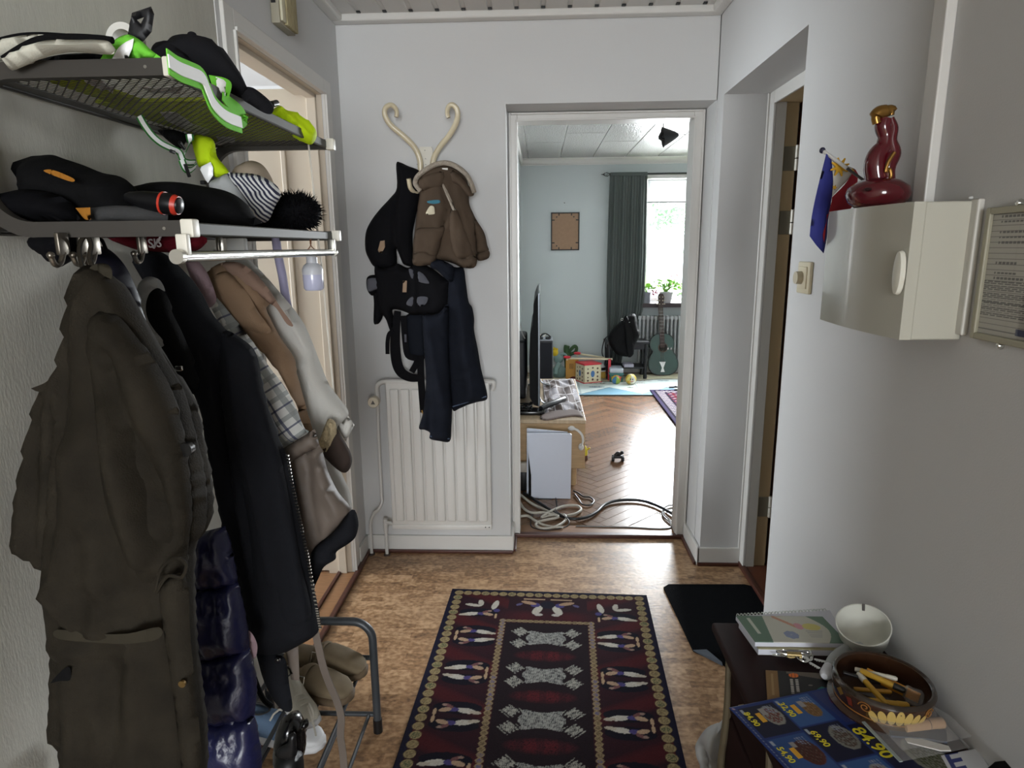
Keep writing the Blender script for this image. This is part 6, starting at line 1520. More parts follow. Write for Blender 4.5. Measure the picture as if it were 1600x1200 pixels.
def pen(label, a, b, r_, m, tip=None, nm='marker_pen', cat='pen', grp='pens in the ceramic bowl'):
    a, b = Vector(a), Vector(b)
    for p in (a, b): p.z = bw0.z + (p.z - bw0.z) * 0.84 + 0.002
    t = thing(nm, label, cat, (a + b) / 2, grp)
    MB().tube([a, a + (b - a) * 0.02, a + (b - a) * 0.72, a + (b - a) * 0.75], [r_ * .8, r_, r_, r_ * .9], 10).build('barrel', m, t)
    MB().tube([a + (b - a) * 0.74, a + (b - a) * 0.95, b], [r_ * 1.12, r_ * 1.08, r_ * .6], 10).build('pen_cap', tip or m, t)
    return t
B = bw0
pen('yellow marker with dark cap lying on top in the ceramic bowl', B + Vector((-0.025, 0.035, 0.052)), B + Vector((0.036, -0.016, 0.044)), 0.0058, YP_, mat('dark_cap', (40, 40, 36), 0.4))
pen('white-capped yellow pen at the left in the ceramic bowl', B + Vector((-0.010, -0.040, 0.030)), B + Vector((-0.030, 0.034, 0.046)), 0.0055, YP_, WP_)
pen('long pale cream pen lying in the ceramic bowl', B + Vector((-0.030, 0.046, 0.046)), B + Vector((0.034, 0.010, 0.052)), 0.0045, WP_)
pen('short yellow crayon near the front of the ceramic bowl', B + Vector((-0.044, -0.022, 0.024)), B + Vector((0.030, -0.042, 0.030)), 0.0065, YP_)
pen('slim black pen at the far left in the ceramic bowl', B + Vector((-0.060, 0.030, 0.050)), B + Vector((0.010, 0.022, 0.030)), 0.0035, BLACK)
pen('thin gold pen half buried in the ceramic bowl', B + Vector((-0.05, 0.004, 0.03)), B + Vector((0.014, -0.01, 0.036)), 0.004, mat('gold_barrel', (176, 130, 40), 0.35))
rl_ = thing('folding_ruler', 'orange wooden ruler leaning in the ceramic bowl', 'ruler', B + Vector((0.02, 0.02, 0.03)))
M = Matrix.Translation(B + Vector((0.026, 0.010, 0.032))) @ Matrix.Rotation(R(-38), 4, 'Z') @ Matrix.Rotation(R(8), 4, 'Y')
MB().box((-0.048, -0.003, -0.010), (0.046, 0.003, 0.010), 0.001, 1, M).build('stick', OR_, rl_, False)
MB().box((0.020, -0.0045, -0.0104), (0.024, 0.0045, 0.0104), 0.0005, 1, M).build('joint', mat('brass_sleeve'), rl_, False)
cw = thing('cling_wrap', 'crumpled clear wrapper at the right side in the ceramic bowl', 'wrapper', B + Vector((0.05, -0.02, 0.03)))
CLR = bpy.data.materials.new('clear_film'); CLR.use_nodes = True
_n = CLR.node_tree.nodes; _l = CLR.node_tree.links; _p = _n['Principled BSDF']; _p.inputs['Base Color'].default_value = (0.8, 0.8, 0.8, 1); _p.inputs['Roughness'].default_value = 0.15
_t = _n.new('ShaderNodeBsdfTransparent'); _m2 = _n.new('ShaderNodeMixShader'); _m2.inputs[0].default_value = 0.16
_l.new(_t.outputs[0], _m2.inputs[1]); _l.new(_p.outputs[0], _m2.inputs[2]); _l.new(_m2.outputs[0], _n['Material Output'].inputs[0])
b_ = MB().ball(B + Vector((0.050, -0.018, 0.032)), 0.018, 18, (1, 1, 0.8))
for v in b_.bm.verts: v.co += Vector((noise.noise(v.co * 90), noise.noise(v.co * 90 + Vector((5, 0, 0))), noise.noise(v.co * 90 + Vector((0, 7, 0))))) * 0.007
b_.build('film', CLR, cw)

# magazine, note, flyer, zip bag, sheet
def mag(U, V):   # U along its long side (towards +x), V away from the camera
    c = np.ones((len(U), 3)) * L3((34, 34, 34))
    c[U < 0.17] = L3((128, 98, 60)); c[(U > 0.075) & (U < 0.105) & (V > 0.25) & (V < 0.9)] = L3((150, 122, 84))
    d = (V > 0.93 - 0.25 * (U - 0.3)) & (U > 0.3); c[d] = L3((96, 88, 80))
    d = ((U - 0.40) / 0.07) ** 2 + ((V - 0.88) / 0.07) ** 2 < 1; c[d & (np.abs(np.sin(U * 60)) > 0.3)] = L3((214, 110, 40))
    for k, (vv, ll) in enumerate(((0.36, 0.46), (0.44, 0.40))):
        d = (np.abs(U - vv) < 0.022) & (V > 0.78 - ll) & (V < 0.78) & (np.sin(V * 120) > -0.45); c[d] = L3((176, 172, 166))
    for cx, cy in ((0.62, 0.6), (0.72, 0.35), (0.85, 0.5), (0.6, 0.18)):
        d = ((U - cx) / 0.03) ** 2 + ((V - cy) / 0.02) ** 2 < 1; c[d] = L3((120, 112, 104))
    return c
m0, mx_, my_ = at(1199, 1101, Z=cz + 0.001), at(1316, 1108, Z=cz + 0.001), at(1196, 1049, Z=cz + 0.001)
mg = thing('magazine', 'dark magazine with a tan spine strip lying under the bowl', 'magazine', m0)
paint('front_cover', mat('card_print'), 120, 120, mag, m0, (mx_ - m0), (my_ - m0), 0.003, mg)
tn = MB().solid([at(x, y, Z=cz + 0.0045) for x, y in ((1262, 1095), (1278, 1076), (1284, 1073), (1314, 1083), (1318, 1092))], (0, 0, 0.0006)).build('teal_note', mat('teal_paper', (30, 108, 104), 0.7), None, False)
tag(tn, 'teal paper note sticking out from under the blue flyer by the bowl', 'note')

ea, eb = R(-70), R(17)
FX, FY = Vector((math.cos(ea), math.sin(ea), 0)), Vector((math.cos(eb), math.sin(eb), 0))
f0 = Vector((0.361, 1.109, cz + 0.0052))
FW, FH = 0.42, 0.285
cells = [(0.008, 0.088, 0.012, 0.088, (26, 28, 58)), (0.092, 0.185, 0.012, 0.088, (58, 96, 160)), (0.004, 0.080, 0.092, 0.172, (66, 108, 172)), (0.084, 0.168, 0.092, 0.172, (28, 30, 62)), (0.172, 0.250, 0.092, 0.172, (66, 108, 172)), (0.188, 0.265, 0.012, 0.088, (26, 28, 58)), (0.004, 0.092, 0.180, 0.262, (60, 70, 124)), (0.098, 0.26, 0.176, 0.282, (26, 32, 74))]
plates = [(0.040, 0.066, 0.026, (168, 166, 158), (112, 52, 44)), (0.136, 0.066, 0.030, (96, 48, 38), (72, 40, 30)), (0.044, 0.148, 0.022, (150, 118, 74), (132, 92, 50)), (0.122, 0.150, 0.030, (150, 150, 142), (84, 66, 56)), (0.048, 0.222, 0.034, (132, 38, 50), (150, 48, 58)), (0.196, 0.252, 0.044, (150, 150, 140), (78, 84, 56)), (0.212, 0.148, 0.026, (168, 166, 158), (110, 40, 36)), (0.232, 0.062, 0.024, (150, 60, 40), (130, 40, 36))]
def flyer(U, V):
    return flyer0(U, V) * 0.62
def flyer0(U, V):
    a = U * FW; b = V * FH; c = np.ones((len(U), 3)) * L3((38, 62, 132)); rs = np.random.RandomState(4); g = rs.rand(len(U))
    for a0, a1, b0, b1, col in cells: c[(a > a0) & (a < a1) & (b > b0) & (b < b1)] = L3(col)
    for ca, cb_, r_, c1_, c2_ in plates:
        e = ((a - ca) / r_) ** 2 + ((b - cb_) / (r_ * 0.72)) ** 2; c[e < 1] = L3(c1_)
        nz_ = np.sin(a * 520 + 4 * np.sin(b * 330)) * np.sin(b * 610)
        c[(e < 0.62) & (nz_ > -0.2)] = L3(c2_); c[(e < 0.62) & (nz_ > 0.55)] = L3(tuple(min(255, v + 50) for v in c2_))
    for a0, b0, w_, h_, col in ((0.066, 0.196, 0.024, 0.030, (176, 174, 170)), (0.018, 0.048, 0.018, 0.012, (186, 180, 176)), (0.020, 0.132, 0.016, 0.012, (186, 180, 176)), (0.194, 0.132, 0.018, 0.012, (186, 180, 176)), (0.108, 0.044, 0.012, 0.010, (186, 180, 176))):
        c[(a > a0) & (a < a0 + w_) & (b > b0) & (b < b0 + h_)] = L3(col)
    for a0, a1, b0, b1, col in cells[:6]:
        for k in range(4):
            d = (a > a0 + 0.006) & (a < a0 + 0.030 - 0.003 * k) & (np.abs(b - (b1 - 0.010 - 0.005 * k)) < 0.0012); c[d & (np.sin(a * 2200) > -0.5)] = L3((170, 180, 206))
        d = (a > a0 + 0.004) & (a < a0 + 0.016) & (np.abs(b - b0 - 0.006) < 0.003); c[d] = L3((196, 204, 220))
    d = (a > 0.012) & (a < 0.30) & (np.abs(b - 0.005) < 0.0010); c[d & (np.sin(a * 900) > -0.4)] = L3((150, 160, 190))
    d = (a - 0.006) ** 2 + (b - 0.006) ** 2 < 0.0025 ** 2; c[d] = L3((206, 170, 190))
    return c
fy = thing('food_flyer', 'blue supermarket flyer with yellow prices lying on the chest', 'flyer', f0)
def fhump(U, V): return 0.0008 * np.sin(U * 5) + 0.0006 * np.cos(V * 7)
paint('sheet', mat('card_print'), 230, 150, flyer, f0, FX * FW, FY * FH, 0.0008, fy)
YT = mat('yellow_print', (214, 200, 40), 0.6)
def ftext(s, a, b, size, m=YT): return text(s, size, f0 + FX * a + FY * b + Vector((0, 0, 0.0014)), FX, FY, m, fy, 'price', 0.0004)
ftext('84,90', 0.020, 0.016, 0.017); ftext('54,90', 0.112, 0.016, 0.017); ftext('32,90', 0.014, 0.096, 0.018); ftext('69,90', 0.094, 0.100, 0.018); ftext('84.90', 0.108, 0.176, 0.034); ftext('69,90', 0.184, 0.098, 0.017)
for a, b in ((0.028, 0.036), (0.120, 0.036), (0.026, 0.114), (0.200, 0.116)):
    MB().box((0, 0, 0), (0.024, 0.010, 0.0004), 0, 1, Matrix.Translation(f0 + FX * a + FY * b + Vector((0, 0, 0.001))) @ Matrix.Rotation(ea, 4, 'Z')).build('price_flash', mat('orange_print', (216, 160, 40), 0.6), fy, False)

zb_ = thing('zip_bag', 'clear zip bag with a cork-coloured brush lying on the flyer by the wall', 'bag', at(1440, 1160, Z=cz + 0.01))
zq = [at(x, y, Z=cz + 0.0075) for x, y in ((1350, 1128), (1402, 1120), (1460, 1122), (1482, 1135), (1516, 1168), (1470, 1178), (1408, 1190))]
puff('film', CLR, [(p.x * 0 + (p - Vector((0, 0, 0))).dot(Vector((1, 0, 0))), 0) for p in zq], (0, 0, 0), (0, 0, 1), .01) if False else None
MB().solid(zq, (0, 0, 0.0006)).build('film', CLR, zb_, False)
MB().solid([p + Vector((0, 0, 0.022)) for p in zq], (0, 0, 0.0006)).build('film', CLR, zb_, False)
zs = [at(1349, 1128, Z=cz + 0.02), at(1408, 1190, Z=cz + 0.02)]
MB().bar(zs[0], zs[1], 0.006, 0.002).build('zip_seal', mat('clear_seal', (150, 160, 160), 0.3), zb_, False)
ca_, cb2 = at(1412, 1136, Z=cz + 0.018), at(1472, 1129, Z=cz + 0.018)
ck = thing('cork_brush', 'cork handled brush inside the clear zip bag', 'brush', ca_)
MB().tube([ca_, ca_ + (cb2 - ca_) * .62], 0.0098, 18).tube([ca_ + (cb2 - ca_) * .64, cb2], 0.0098, 18).build('handle', mat('cork_handle', (176, 140, 106), 0.7, var=0.1), ck)
MB().tube([ca_ + (cb2 - ca_) * .62, ca_ + (cb2 - ca_) * .64], 0.0094, 18).build('groove', BLACK, ck)
MB().solid([at(x, y, Z=cz + 0.010) for x, y in ((1385, 1136), (1412, 1134), (1478, 1144), (1480, 1162), (1440, 1156), (1392, 1152))], (0, 0, 0.004)).build('blue_pad', mat('slate_blue_pad', (62, 70, 84), 0.6), ck, False)
wl_ = MB().solid([at(x, y, Z=cz + 0.010) for x, y in ((1414, 1155), (1430, 1153), (1482, 1167), (1486, 1174), (1470, 1174), (1418, 1161))], (0, 0, 0.002)).build('paper_strip', mat('white_label'), None, False)
tag(wl_, 'white folded paper strip inside the clear zip bag', 'paper')
def zig(U, V):
    c = np.ones((len(U), 3)) * L3((206, 208, 212)); d = (U > 0.10) & (U < 0.34 + 0.12 * np.sign(np.sin(V * 26))); c[d] = L3((58, 66, 120)); return c
w0 = at(1470, 1180, Z=cz + 0.001)
ws = thing('zigzag_sheet', 'white sheet with blue stepped edge under the zip bag', 'paper', w0)
paint('sheet', mat('card_print'), 60, 80, zig, at(1500, 1235, Z=cz + 0.0062), at(1560, 1222, Z=cz + 0.0062) - at(1500, 1235, Z=cz + 0.0062), at(1470, 1181, Z=cz + 0.0062) - at(1500, 1235, Z=cz + 0.0062), 0.0006, ws)
o = puff('black_cloth', BLKD, [(1546, 1200), (1560, 1191), (1580, 1188), (1600, 1194), (1625, 1215), (1540, 1215)], (0.715, 0.94, cz + 0.02), (0, -1, 0.4), 0.03, rim=0.03)
tag(o, 'rounded black cloth at the right end of the chest, cut by the frame', 'cloth')
# ------------------------------------------------------------------ living room: window wall
T = lambda px, py, y: at(px, py, Y=y)
nl = MB().cyl(T(882, 317, LY1 - 0.008), T(882, 317, LY1 - 0.0), 0.006, n=8).build('nail', mat('dark_nail', (50, 48, 48), 0.5)); tag(nl, 'small dark nail in the wall above the reversed picture frame', 'nail')
pf = thing('picture_frame', 'black picture frame hung back to front with brown board showing', 'picture frame', T(883, 391, LY1))
a, b = T(861, 332, LY1 - 0.02), T(905, 391, LY1 - 0.02)
BF = mat('black_frame_wood', (22, 20, 20), 0.5)
w = 0.013
MB().box((a.x, LY1 - 0.022, b.z), (a.x + w, LY1 - 0.002, a.z), 0.002, 1).box((b.x - w, LY1 - 0.022, b.z), (b.x, LY1 - 0.002, a.z), 0.002, 1).box((a.x, LY1 - 0.022, b.z), (b.x, LY1 - 0.002, b.z + w), 0.002, 1).box((a.x, LY1 - 0.022, a.z - w), (b.x, LY1 - 0.002, a.z), 0.002, 1).build('frame', BF, pf, False)
MB().box((a.x + w, LY1 - 0.012, b.z + w), (b.x - w, LY1 - 0.006, a.z - w)).build('hardboard', mat('brown_hardboard', (150, 122, 98), 0.85, var=0.06, vscale=30), pf, False)
for u in (0.2, 0.8):
    for x in (a.x, b.x):
        z = b.z + (a.z - b.z) * u; s_ = 1 if x == a.x else -1
        MB().box((x + s_ * w * .6, LY1 - 0.016, z - 0.006), (x + s_ * 0.042, LY1 - 0.013, z + 0.006)).build('clip', BF, pf, False)
for u in (0.28, 0.72):
    for z, s_ in ((a.z, -1), (b.z, 1)):
        x = a.x + (b.x - a.x) * u
        MB().box((x - 0.006, LY1 - 0.016, z + s_ * w * .6), (x + 0.006, LY1 - 0.013, z + s_ * 0.036)).build('clip', BF, pf, False)
for u, v in ((0.2, 0.88), (0.8, 0.88), (0.2, 0.12)):
    q = Vector((a.x + (b.x - a.x) * u, LY1 - 0.013, b.z + (a.z - b.z) * v)); MB().cyl(q, q + Vector((0, -0.003, 0)), 0.008, n=8).build('hanger_plate', BLACK, pf)

YC = LY1 - 0.11
rz = T(980, 272, YC).z
cr = thing('curtain_rod', 'thin black curtain rod with a twisted cage finial above the window', 'curtain rod', (1.5, YC, rz))
rx0 = T(954, 272, YC).x
MB().tube([(rx0, YC, rz), (2.95, YC, rz)], 0.010, 12).build('rod', BLACK, cr)
for k in range(5):
    a_ = k * 2 * math.pi / 5
    MB().tube([(rx0 - 0.085 * t, YC + 0.022 * math.sin(math.pi * t) * math.cos(a_ + 1.6 * t), rz + 0.022 * math.sin(math.pi * t) * math.sin(a_ + 1.6 * t)) for t in [j / 10 for j in range(11)]], 0.0028, 6).build('finial_wire', BLACK, cr)
MB().cyl((rx0 - 0.012, YC, rz), (rx0 + 0.004, YC, rz), 0.013, n=12).cyl((rx0 - 0.105, YC, rz), (rx0 - 0.082, YC, rz), 0.002, 0.006, 8).build('finial_collar', BLACK, cr)
MB().bar((rx0 + 0.03, YC, rz), (rx0 + 0.03, LY1, rz - 0.02), 0.012, 0.012).build('wall_bracket', BLACK, cr, False)

# curtain: pleated sheet narrowing at the foot
cu = thing('curtain', 'dark grey-green curtain hanging at the left of the window', 'curtain', (1.02, YC, 0.5))
b_ = MB(); bm = b_.bm; NU, NV = 120, 50
prof = [(272, 953, 1012), (330, 951, 1011), (400, 949, 1010), (450, 948, 1008), (490, 948, 1004), (505, 949, 994), (520, 949, 985), (545, 948, 975), (586, 947, 968)]
grid = []
for j in range(NV + 1):
    y = 272 + (586 - 272) * j / NV
    xl = np.interp(y, [p[0] for p in prof], [p[1] for p in prof]); xr = np.interp(y, [p[0] for p in prof], [p[2] for p in prof])
    A_, B_ = T(xl, y, YC), T(xr, y, YC); row = []
    for i in range(NU + 1):
        t = i / NU; d = 0.013 * math.sin(t * 2 * math.pi * 4.3 + 0.6 * math.sin(j * .05)) + 0.008 * math.sin(t * 2 * math.pi * 13 + j * 0.04)
        p = A_.lerp(B_, t); row.append((p.x, YC + d * (0.5 + 0.5 * min(1, j / 8)), max(p.z, 0.02)))
    grid.append(row)
F_ = [[bm.verts.new(p) for p in r] for r in grid]; K_ = [[bm.verts.new((p[0], p[1] + 0.003, p[2])) for p in r] for r in grid]
for j in range(NV):
    for i in range(NU):
        bm.faces.new((F_[j][i], F_[j][i + 1], F_[j + 1][i + 1], F_[j + 1][i])); bm.faces.new((K_[j][i + 1], K_[j][i], K_[j + 1][i], K_[j + 1][i + 1]))
for j in range(NV):
    bm.faces.new((F_[j][0], F_[j + 1][0], K_[j + 1][0], K_[j][0])); bm.faces.new((F_[j + 1][NU], F_[j][NU], K_[j][NU], K_[j + 1][NU]))
for i in range(NU):
    bm.faces.new((F_[0][i + 1], F_[0][i], K_[0][i], K_[0][i + 1])); bm.faces.new((F_[NV][i], F_[NV][i + 1], K_[NV][i + 1], K_[NV][i]))
CURT = bpy.data.materials.new('curtain_cloth'); CURT.use_nodes = True
_n = CURT.node_tree.nodes; _l = CURT.node_tree.links; _p = _n['Principled BSDF']; _p.inputs['Base Color'].default_value = lin((82, 89, 86)); _p.inputs['Roughness'].default_value = 0.9
_tr = _n.new('ShaderNodeBsdfTranslucent'); _tr.inputs[0].default_value = lin((84, 96, 92)); _mm = _n.new('ShaderNodeMixShader'); _mm.inputs[0].default_value = 0.12
_l.new(_p.outputs[0], _mm.inputs[1]); _l.new(_tr.outputs[0], _mm.inputs[2]); _l.new(_mm.outputs[0], _n['Material Output'].inputs[0])
b_.build('cloth', CURT, cu)
MB().box((T(953, 272, YC).x, YC - 0.014, rz - 0.02), (T(1012, 272, YC).x, YC + 0.014, rz + 0.02), 0.01, 2).build('heading', CURT, cu)

# venetian blind in the upper part
bl = thing('venetian_blind', 'white venetian blind gathered at the top of the window', 'blind', (1.98, LY1 + 0.03, 2.0))
bz0 = T(1045, 317, LY1 + 0.03).z
MB().box((WX0 + 0.01, LY1 + 0.010, WZ1 - 0.045), (WX1 - 0.01, LY1 + 0.055, WZ1 - 0.004), 0.003, 2).build('head_rail', TRIM, bl, False)
ns = 15
SLT = mat('white_blind_slat', (222, 224, 224), 0.45)
first = None
for k in range(ns):
    z = bz0 + 0.022 + (WZ1 - 0.06 - bz0 - 0.022) * k / (ns - 1)
    M = Matrix.Translation(((WX0 + WX1) / 2, LY1 + 0.032, z)) @ Matrix.Rotation(R(66), 4, 'X')
    MB().box((-(WX1 - WX0) / 2 + 0.015, -0.0125, -0.0007), ((WX1 - WX0) / 2 - 0.015, 0.0125, 0.0007), 0, 1, M).build('slat', SLT, bl, False)
MB().box((WX0 + 0.012, LY1 + 0.018, bz0 - 0.002), (WX1 - 0.012, LY1 + 0.046, bz0 + 0.016), 0.004, 2).build('bottom_rail', mat('grey_blind_rail', (150, 152, 152), 0.5), bl, False)
for x in (1.36, 1.9, 2.5): MB().tube([(x, LY1 + 0.016, bz0), (x, LY1 + 0.016, WZ1 - 0.03)], 0.0015, 5).build('cord', SLT, bl)

# plants on the sill
def leafy(parent, c, n, hgt, spread, m, seed, ls=0.03):
    rn = random.Random(seed); lv = MB(); st_ = MB()
    for i in range(n):
        a = rn.uniform(0, 2 * math.pi); rr = spread * math.sqrt(rn.random()); h = hgt * rn.uniform(0.35, 1)
        tip = c + Vector((rr * math.cos(a), 0.6 * rr * math.sin(a), h))
        st_.tube([c + Vector((0, 0, -0.01)), c.lerp(tip, 0.5) + Vector((0, 0, 0.02)), tip], 0.0022, 5)
        d = Vector((math.cos(a), math.sin(a), rn.uniform(-.4, .5))).normalized(); s_ = d.cross(Vector((rn.uniform(-1, 1), rn.uniform(-1, 1), 1))).normalized(); L_ = ls * rn.uniform(0.7, 1.3)
        nn = d.cross(s_) * 0.0012
        p_ = [tip, tip + d * L_ * .35 + s_ * L_ * .42, tip + d * L_ * .8 + s_ * L_ * .34, tip + d * L_ * 1.1, tip + d * L_ * .8 - s_ * L_ * .34, tip + d * L_ * .35 - s_ * L_ * .42]
        lv.solid(p_, nn)
    st_.build('stems', m, parent, kind='stuff'); lv.build('leaves', m, parent, False, kind='stuff')
LEAF = mat('leaf_green', (104, 152, 56), 0.5, var=0.2, vscale=40); LEAF2 = mat('light_leaf_green', (140, 190, 66), 0.5, var=0.15, vscale=40)
SILL = WZ0 - 0.005
POTW = mat('pale_glazed_pot', (170, 170, 172), 0.3)
YS = LY1 - 0.02
def pot(t, x, r0, r1, h, m):
    MB().lathe([(0, 0), (r0, 0), (r1 * .97, h * .86), (r1 * 1.03, h * .88), (r1 * 1.03, h), (r1 * .94, h), (r1 * .9, h * .86), (0, h * .86)], (x, YS, SILL), 28).build('pot', m, t)
    MB().lathe([(0, h * .87), (r1 * .92, h * .87), (r1 * .92, h * .84), (0, h * .84)], (x, YS, SILL), 20).build('soil', mat('potting_soil', (46, 36, 30), 0.95), t)
p1_ = thing('potted_plant', 'single round-leaved plant in a grey pot half behind the curtain edge', 'plant', (T(1010, 470, YS).x, YS, SILL))
pot(p1_, T(1008, 470, YS).x, 0.062, 0.066, 0.125, mat('grey_square_pot', (120, 122, 130), 0.5))
c_ = Vector((T(1009, 470, YS).x, YS, SILL + 0.12)); tip = T(1013, 446, YS)
MB().tube(spline([c_, c_ + Vector((0, 0, .05)), tip], 4), 0.003, 6).build('stem', LEAF2, p1_)
MB().ball(tip, 0.032, 14, (1, 0.25, 1)).build('leaf', LEAF2, p1_)
leafy(p1_, c_, 8, 0.07, 0.06, LEAF, 3, 0.045)
p2_ = thing('potted_plant', 'bushy geranium with pink flowers in a wide pale pot on the sill', 'plant', (T(1040, 470, YS).x, YS, SILL))
pot(p2_, T(1040, 470, YS).x, 0.062, 0.088, 0.13, POTW)
c_ = Vector((T(1040, 470, YS).x, YS, SILL + 0.125)); leafy(p2_, c_, 80, 0.15, 0.15, LEAF, 5, 0.05)
fl_ = MB(); rn = random.Random(8)
for i in range(16):
    q = c_ + Vector((rn.uniform(-.12, .14), rn.uniform(-.05, .05), rn.uniform(.05, .24))); fl_.ball(q, 0.009, 8)
for i in range(9): fl_.ball(c_ + Vector((-0.13 + rn.uniform(-.03, .03), -0.04, -0.01 + rn.uniform(-.03, .03))), 0.011, 8)
fl_.build('flowers', mat('pink_petals', (200, 120, 140), 0.6), p2_, kind='stuff')
p3_ = thing('potted_plant', 'trailing green plant in a white pot at the right of the sill', 'plant', (T(1074, 470, YS).x, YS, SILL))
pot(p3_, T(1073, 470, YS).x, 0.05, 0.068, 0.11, mat('white_pot', (214, 214, 212), 0.35))
c_ = Vector((T(1071, 470, YS).x, YS, SILL + 0.11)); leafy(p3_, c_, 40, 0.10, 0.12, LEAF2, 6, 0.05); leafy(p3_, c_ + Vector((-0.1, -0.04, -0.03)), 10, 0.02, 0.05, LEAF, 7, 0.04)

# column radiator under the window
r2 = thing('column_radiator', 'pale grey column radiator under the living room window', 'radiator', (1.9, LY1 - 0.09, 0.0))
zt_, zb2_ = 0.695, 0.10
first = None
STEELR = mat('grey_radiator_paint', (168, 170, 170), 0.45)
for k in range(34):
    x = 1.16 + k * 0.046
    f_ = MB().tube([(x, LY1 - 0.115, zb2_ + 0.03), (x, LY1 - 0.115, zt_ - 0.03)], 0.0125, 10).tube([(x, LY1 - 0.065, zb2_ + 0.03), (x, LY1 - 0.065, zt_ - 0.03)], 0.0125, 10)
    f_.box((x - 0.021, LY1 - 0.130, zt_ - 0.045), (x + 0.021, LY1 - 0.050, zt_), 0.010, 2).box((x - 0.021, LY1 - 0.130, zb2_), (x + 0.021, LY1 - 0.050, zb2_ + 0.045), 0.010, 2)
    if k == 0:
        first = f_.build('column', STEELR, r2)
    else:
        f_.bm.free(); o = first.copy(); COL.objects.link(o); o.location = (k * 0.046, 0, 0)
for x in (1.20, 2.6): MB().box((x, LY1 - 0.12, 0), (x + 0.03, LY1 - 0.06, zb2_), 0.003, 1).build('foot', STEELR, r2, False)

# guitar
g0 = thing('guitar', 'dark green acoustic guitar leaning upright against the radiator', 'guitar', (1.42, 7.47, 0))
YG = 7.5
GG = mat('dark_green_lacquer', (28, 66, 54), 0.22, coat=0.4); GW_ = mat('dark_guitar_wood', (58, 40, 32), 0.4, var=0.15)
lean = Vector((0, 0.14, 1)).normalized()
out = [(1035, 524), (1024, 526), (1016, 535), (1016, 546), (1020, 552), (1016, 559), (1013, 570), (1015, 580), (1022, 587), (1036, 589), (1050, 587), (1058, 579), (1059, 568), (1055, 557), (1051, 551), (1053, 543), (1052, 533), (1046, 526)]
NG = Vector((-0.06, -1, 0.14))
G0 = Vector((1.42, YG, 0.15))
top = pxplane([(x, y) for x, y in smooth_loop(out, 4)], G0, NG)
zmin = min(p.z for p in top)
for p in top: p.z -= zmin - 0.022
dv = Vector((0.0, 0.095, -0.013))
MB().solid(top, dv).build('body', GG, g0, True, 50)
dz = Vector((0, 0, -(zmin - 0.022)))
gp = lambda x, y, o=0.0: pxplane([(x, y)], G0, NG)[0] + dz + NG.normalized() * (-o if NG.y > 0 else o)
MB().tube([p + NG.normalized() * 0.001 for p in top], 0.004, 6, closed=True).build('binding', mat('black_binding', (20, 24, 24), 0.4), g0)
n0, n1_ = gp(1035, 546, 0.010), gp(1032, 484, 0.010)
MB().bar(n0, n1_, 0.052, 0.012, NG).build('fingerboard', GW_, g0, False)
MB().bar(gp(1034, 525, -0.008), n1_ + Vector((0, .018, 0)), 0.048, 0.022, NG).build('neck', GW_, g0, False)
for k in range(11):
    t = 1 - (k + 1) / 12; q = n0.lerp(n1_, t)
    MB().bar(q + Vector((-0.026, -0.007, 0)), q + Vector((0.026, -0.007, 0)), 0.0025, 0.002).build('fret', CHROME, g0, False)
h = [gp(x, y, 0.004) for x, y in ((1029, 484), (1028, 464), (1031, 461), (1036, 462), (1038, 467), (1036, 484))]
hd = MB().solid(h, (0, 0.014, 0)).build('headstock', GW_, g0, False)
for k in range(3):
    for s_ in (-1, 1):
        q = gp(1032.6 + s_ * 2.6, 467 + k * 5.5, 0.008); MB().cyl(q, q + Vector((0, -0.012, 0)), 0.006, n=8).tube([q + Vector((0, .01, 0)), q + Vector((s_ * 0.030, .01, 0))], 0.0055, 8).build('tuning_peg', mat('nickel_cream_peg', (190, 180, 160), 0.35, metal=0.4), hd)
sh = gp(1036, 546, 0.0015)
MB().lathe([(0, 0), (0.046, 0), (0.046, 0.001), (0, 0.001)], sh, 24, Matrix.Rotation(R(82), 4, 'X')).build('sound_hole', mat('sound_hole_dark', (30, 24, 20), 0.8), g0)
MB().lathe([(0.047, 0), (0.056, 0), (0.056, 0.0015), (0.047, 0.0015), (0.047, 0)], sh, 24, Matrix.Rotation(R(82), 4, 'X')).build('rosette', mat('rosette_brown', (84, 64, 48), 0.5), g0)
tp = [gp(x, y, 0.006) for x, y in ((1030, 568), (1040, 568), (1037, 576), (1036.5, 578), (1038.5, 584), (1032, 584), (1034, 578), (1033.5, 576))]
MB().solid(tp, (0, 0.004, 0)).build('tailpiece', mat('silver_tailpiece', (205, 205, 200), 0.25, metal=0.9), g0, False)
st6 = MB()
for k in range(6):
    u = (k - 2.5) * 0.0075; st6.tube([gp(1035, 569, 0.010) + Vector((u, 0, 0)), n1_ + Vector((u * .75, -0.010, 0))], 0.0008, 4)
st6.build('strings', CHROME, g0, kind='stuff')
tag(st6 and bpy.data.objects[-1] if False else g0, None)
dc = MB().solid([gp(1042, 549, 0.003), gp(1044, 545, 0.003), gp(1045, 549, 0.003)], (0, 0.001, 0)); dc.build('pickguard_mark', mat('white_print'), g0, False)
dc = MB().solid([gp(1047, 549, 0.003), gp(1049, 545, 0.003), gp(1050, 549, 0.003)], (0, 0.001, 0)); dc.build('pickguard_mark', mat('white_print'), g0, False)

